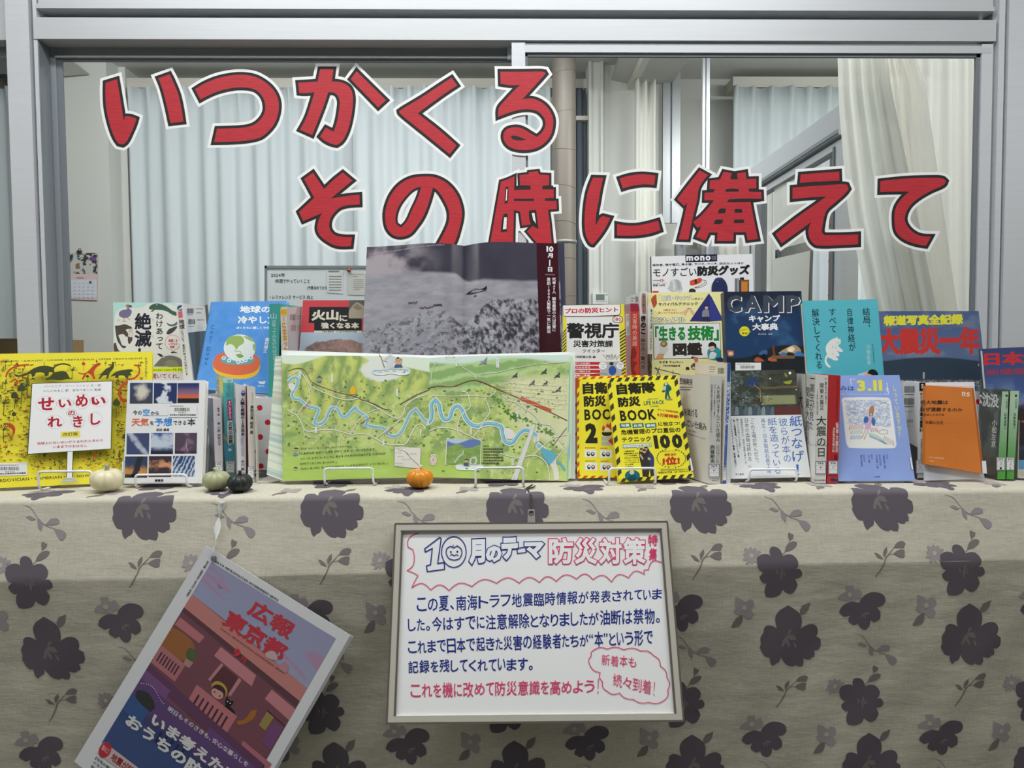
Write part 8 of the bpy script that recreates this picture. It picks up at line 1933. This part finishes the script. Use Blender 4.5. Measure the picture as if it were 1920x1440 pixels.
# girl with a yellow hat band, and a black cat
A.ell(498, 562, 52, 34, 'a98a3c', 24, rot=.1); A.ell(500, 572, 44, 30, '3f2730', 24); A.ell(500, 584, 38, 24, 'b98c80', 22); A.ell(482, 586, 4, 6, '5a2a34'); A.ell(520, 588, 4, 6, '5a2a34'); A.poly([(456,580),(470,556),(500,550),(540,560),(545,580),(520,566),(495,568),(475,570)], '3f2730', 2)
A.poly([(560,590),(558,568),(572,576),(592,576),(604,566),(606,594),(592,606),(570,604)], '1c1c1e', 2); A.ell(574, 588, 4, 3, 'cfcbb8'); A.ell(592, 588, 4, 3, 'cfcbb8'); A.poly([(575,604),(640,610),(650,640),(600,636),(570,622)], '1c1c1e', 3)
A.poly([(720,560),(745,540),(752,590),(700,650),(676,640),(712,610)], '96602c', 3)
balcony(372, 606, 1.25, 'a8686c', 235); balcony(78, 545, .95, 'a0666a', 190); balcony(765, 700, 1.1, 'a0626c', 190)
A.poly([(800,520),(852,524),(846,600),(798,596)], '8a7a48'); A.poly([(862,540),(930,545),(925,660),(858,655)], '6a456c'); A.stroke([(795,515),(935,530)], 4, '2f2228')
A.poly([(78,655),(500,700),(935,735),(935,800),(500,760),(78,715)], '5a3a52'); A.poly([(78,690),(260,705),(260,760),(78,750)], '6b4a74'); A.poly([(560,740),(935,775),(935,860),(560,830)], '5f4272')
A.grid([(78,738),(935,820),(935,1122),(78,1122)], 40, 24, lambda u, v: mixc(mixc(hx('2c3557'), hx('3a4a74'), ss(v, .2, .7)), hx('56406a'), ss(.45-v+.3*(fbm(u*5, v*4, 3)-.5), 0, .2)))
for k in range(14): A.ell(95+k*13, 760-18*math.sin(k*.35), 4, 3, 'b098a4', 8)
A.poly([(78,830),(210,845),(215,930),(78,925)], '35507e'); A.poly([(95,800),(160,780),(230,815),(225,850),(110,835)], '2f3330', 3)
for k in range(5): A.rect(330+k*40, 900, 345+k*40, 960, '1f2a4c')
# birds on the sky
A.stroke([(640,110),(655,118),(672,108)], 3, '6a6a88'); A.stroke([(180,130),(195,142),(215,134)], 3, '6a6a88')
# title
RD = 'b0343f'
A.text('広報', [(405,92),(700,92),(700,180),(405,180)], RD, .03); A.text('東京都', [(310,200),(725,200),(725,292),(310,292)], RD, .035)
A.text('TOKYO METROPOLITAN GOVERNMENT NEWS', [(320,305),(770,318),(770,327),(320,314)], '7d3a40', .01); A.text('9', (455, 345, 498, 392), RD, .05); A.text('月', (510, 362, 548, 392), RD, .03)
A.poly([(620,292),(650,262),(690,270),(700,290),(640,305)], 'b09a9c', 3); A.poly([(730,300),(745,272),(780,285),(788,316),(745,318)], 'a87a84', 3)
A.text('TOKYO METROPOLITAN GOVERNMENT NEWS', [(80,36),(530,36),(530,47),(80,47)], '2e2e33', .03)
A.text('令和6年（2024年）9月1日発行　第949号', [(52,268),(52,60),(66,60),(66,268)], '2e2e33', .03)
A.text('明日もそのさきも、安心な暮らしを', [(300,770),(860,770),(860,795),(300,795)], 'c0b9bc', .02); A.text('いま考えたい', [(250,838),(850,838),(850,898),(250,898)], 'c3c3c2', .045); A.text('おうちの防災、', [(128,912),(800,912),(800,978),(128,978)], 'c3c3c2', .045)
A.poly([(85,1110),(640,1110),(640,1175),(85,1175)], 'b9a4a4'); A.ell(115, 1140, 34, 42, 'a8303a', 20); A.text('特集のみどころ', [(92,1122),(138,1122),(138,1150),(92,1150)], 'd8c8c8', .0)
A.text('地震が起こる前にできること', [(165,1122),(630,1122),(630,1165),(165,1165)], '7a2c30', .03)
A.text('【今号の表紙】イラスト ア・メリカ', [(92,1192),(430,1192),(430,1208),(92,1208)], '3a3a3e', .02); A.text('イラストレーター、武蔵野在住', [(92,1216),(400,1216),(400,1232),(92,1232)], '3a3a3e', .02); A.text('各種作品との合わせ技で', [(92,1240),(350,1240),(350,1254),(92,1254)], '3a3a3e', .02)
A.build('front_page_print', P_MATTE, nw)
st_ = [on_z(418, 935-12, TZ+.003), cloth(*cloth_inv(418, 942), .003), cloth(*cloth_inv(412, 975), .006), pn_.hit(404, 1020, .004), pn_.hit(400, 1046, .003)]
mt, nt, b = nodes('clear_plastic_ribbon'); setp(b, Base_Color=(.75, .78, .78, 1), Roughness=.15); b.inputs['Alpha'].default_value = .55
V = []; Fc = []; P = [Vector(p) for p in st_]; sm_ = []
for i in range(len(P)-1):
    for k in range(6): sm_.append(P[i].lerp(P[i+1], k/6))
sm_.append(P[-1])
for i, p in enumerate(sm_):
    w_ = .006*(.55+.45*math.cos(i*.9)); a = i*.35
    V += [p+Vector((-w_, -.001*math.sin(a), 0)), p+Vector((-w_*.2, -.0022, 0)), p+Vector((w_*.5, .0006, 0)), p+Vector((w_, -.0016*math.cos(a), 0))]
for i in range(len(sm_)-1):
    for k in range(3): Fc.append((i*4+k, i*4+k+1, (i+1)*4+k+1, (i+1)*4+k))
tie = thing('plastic_tie', sm_[0], 'clear plastic ribbon tie holding the newsletter by its corner', 'ribbon')
mk('ribbon', V, Fc, mt, tie, smooth=True)
kn = MB(); k0_ = st_[1]; 
kn.tube([k0_+Vector((-.006, -.001, .002)), k0_+Vector((0, -.003, -.001)), k0_+Vector((.006, -.001, .003))], [.0012, .003, .0012], 8); kn.build('knot', mt, tie, True)
ey = pn_.hit(401, 1047, .0006)
MB().tube([ey, ey+pn_.n*.0008], [.0048, .0048], 16).build('punched_hole', M_GASK, nw)
# shadow-gap free support: the tie's loose ends on the counter
l_ = on_z(421, 924, TZ+.003)
MB().tube([l_, l_+Vector((.008, -.002, .004)), l_+Vector((.004, -.012, .001))], [.001, .0006, .0004], 6).build('loose_end', mt, tie, True)
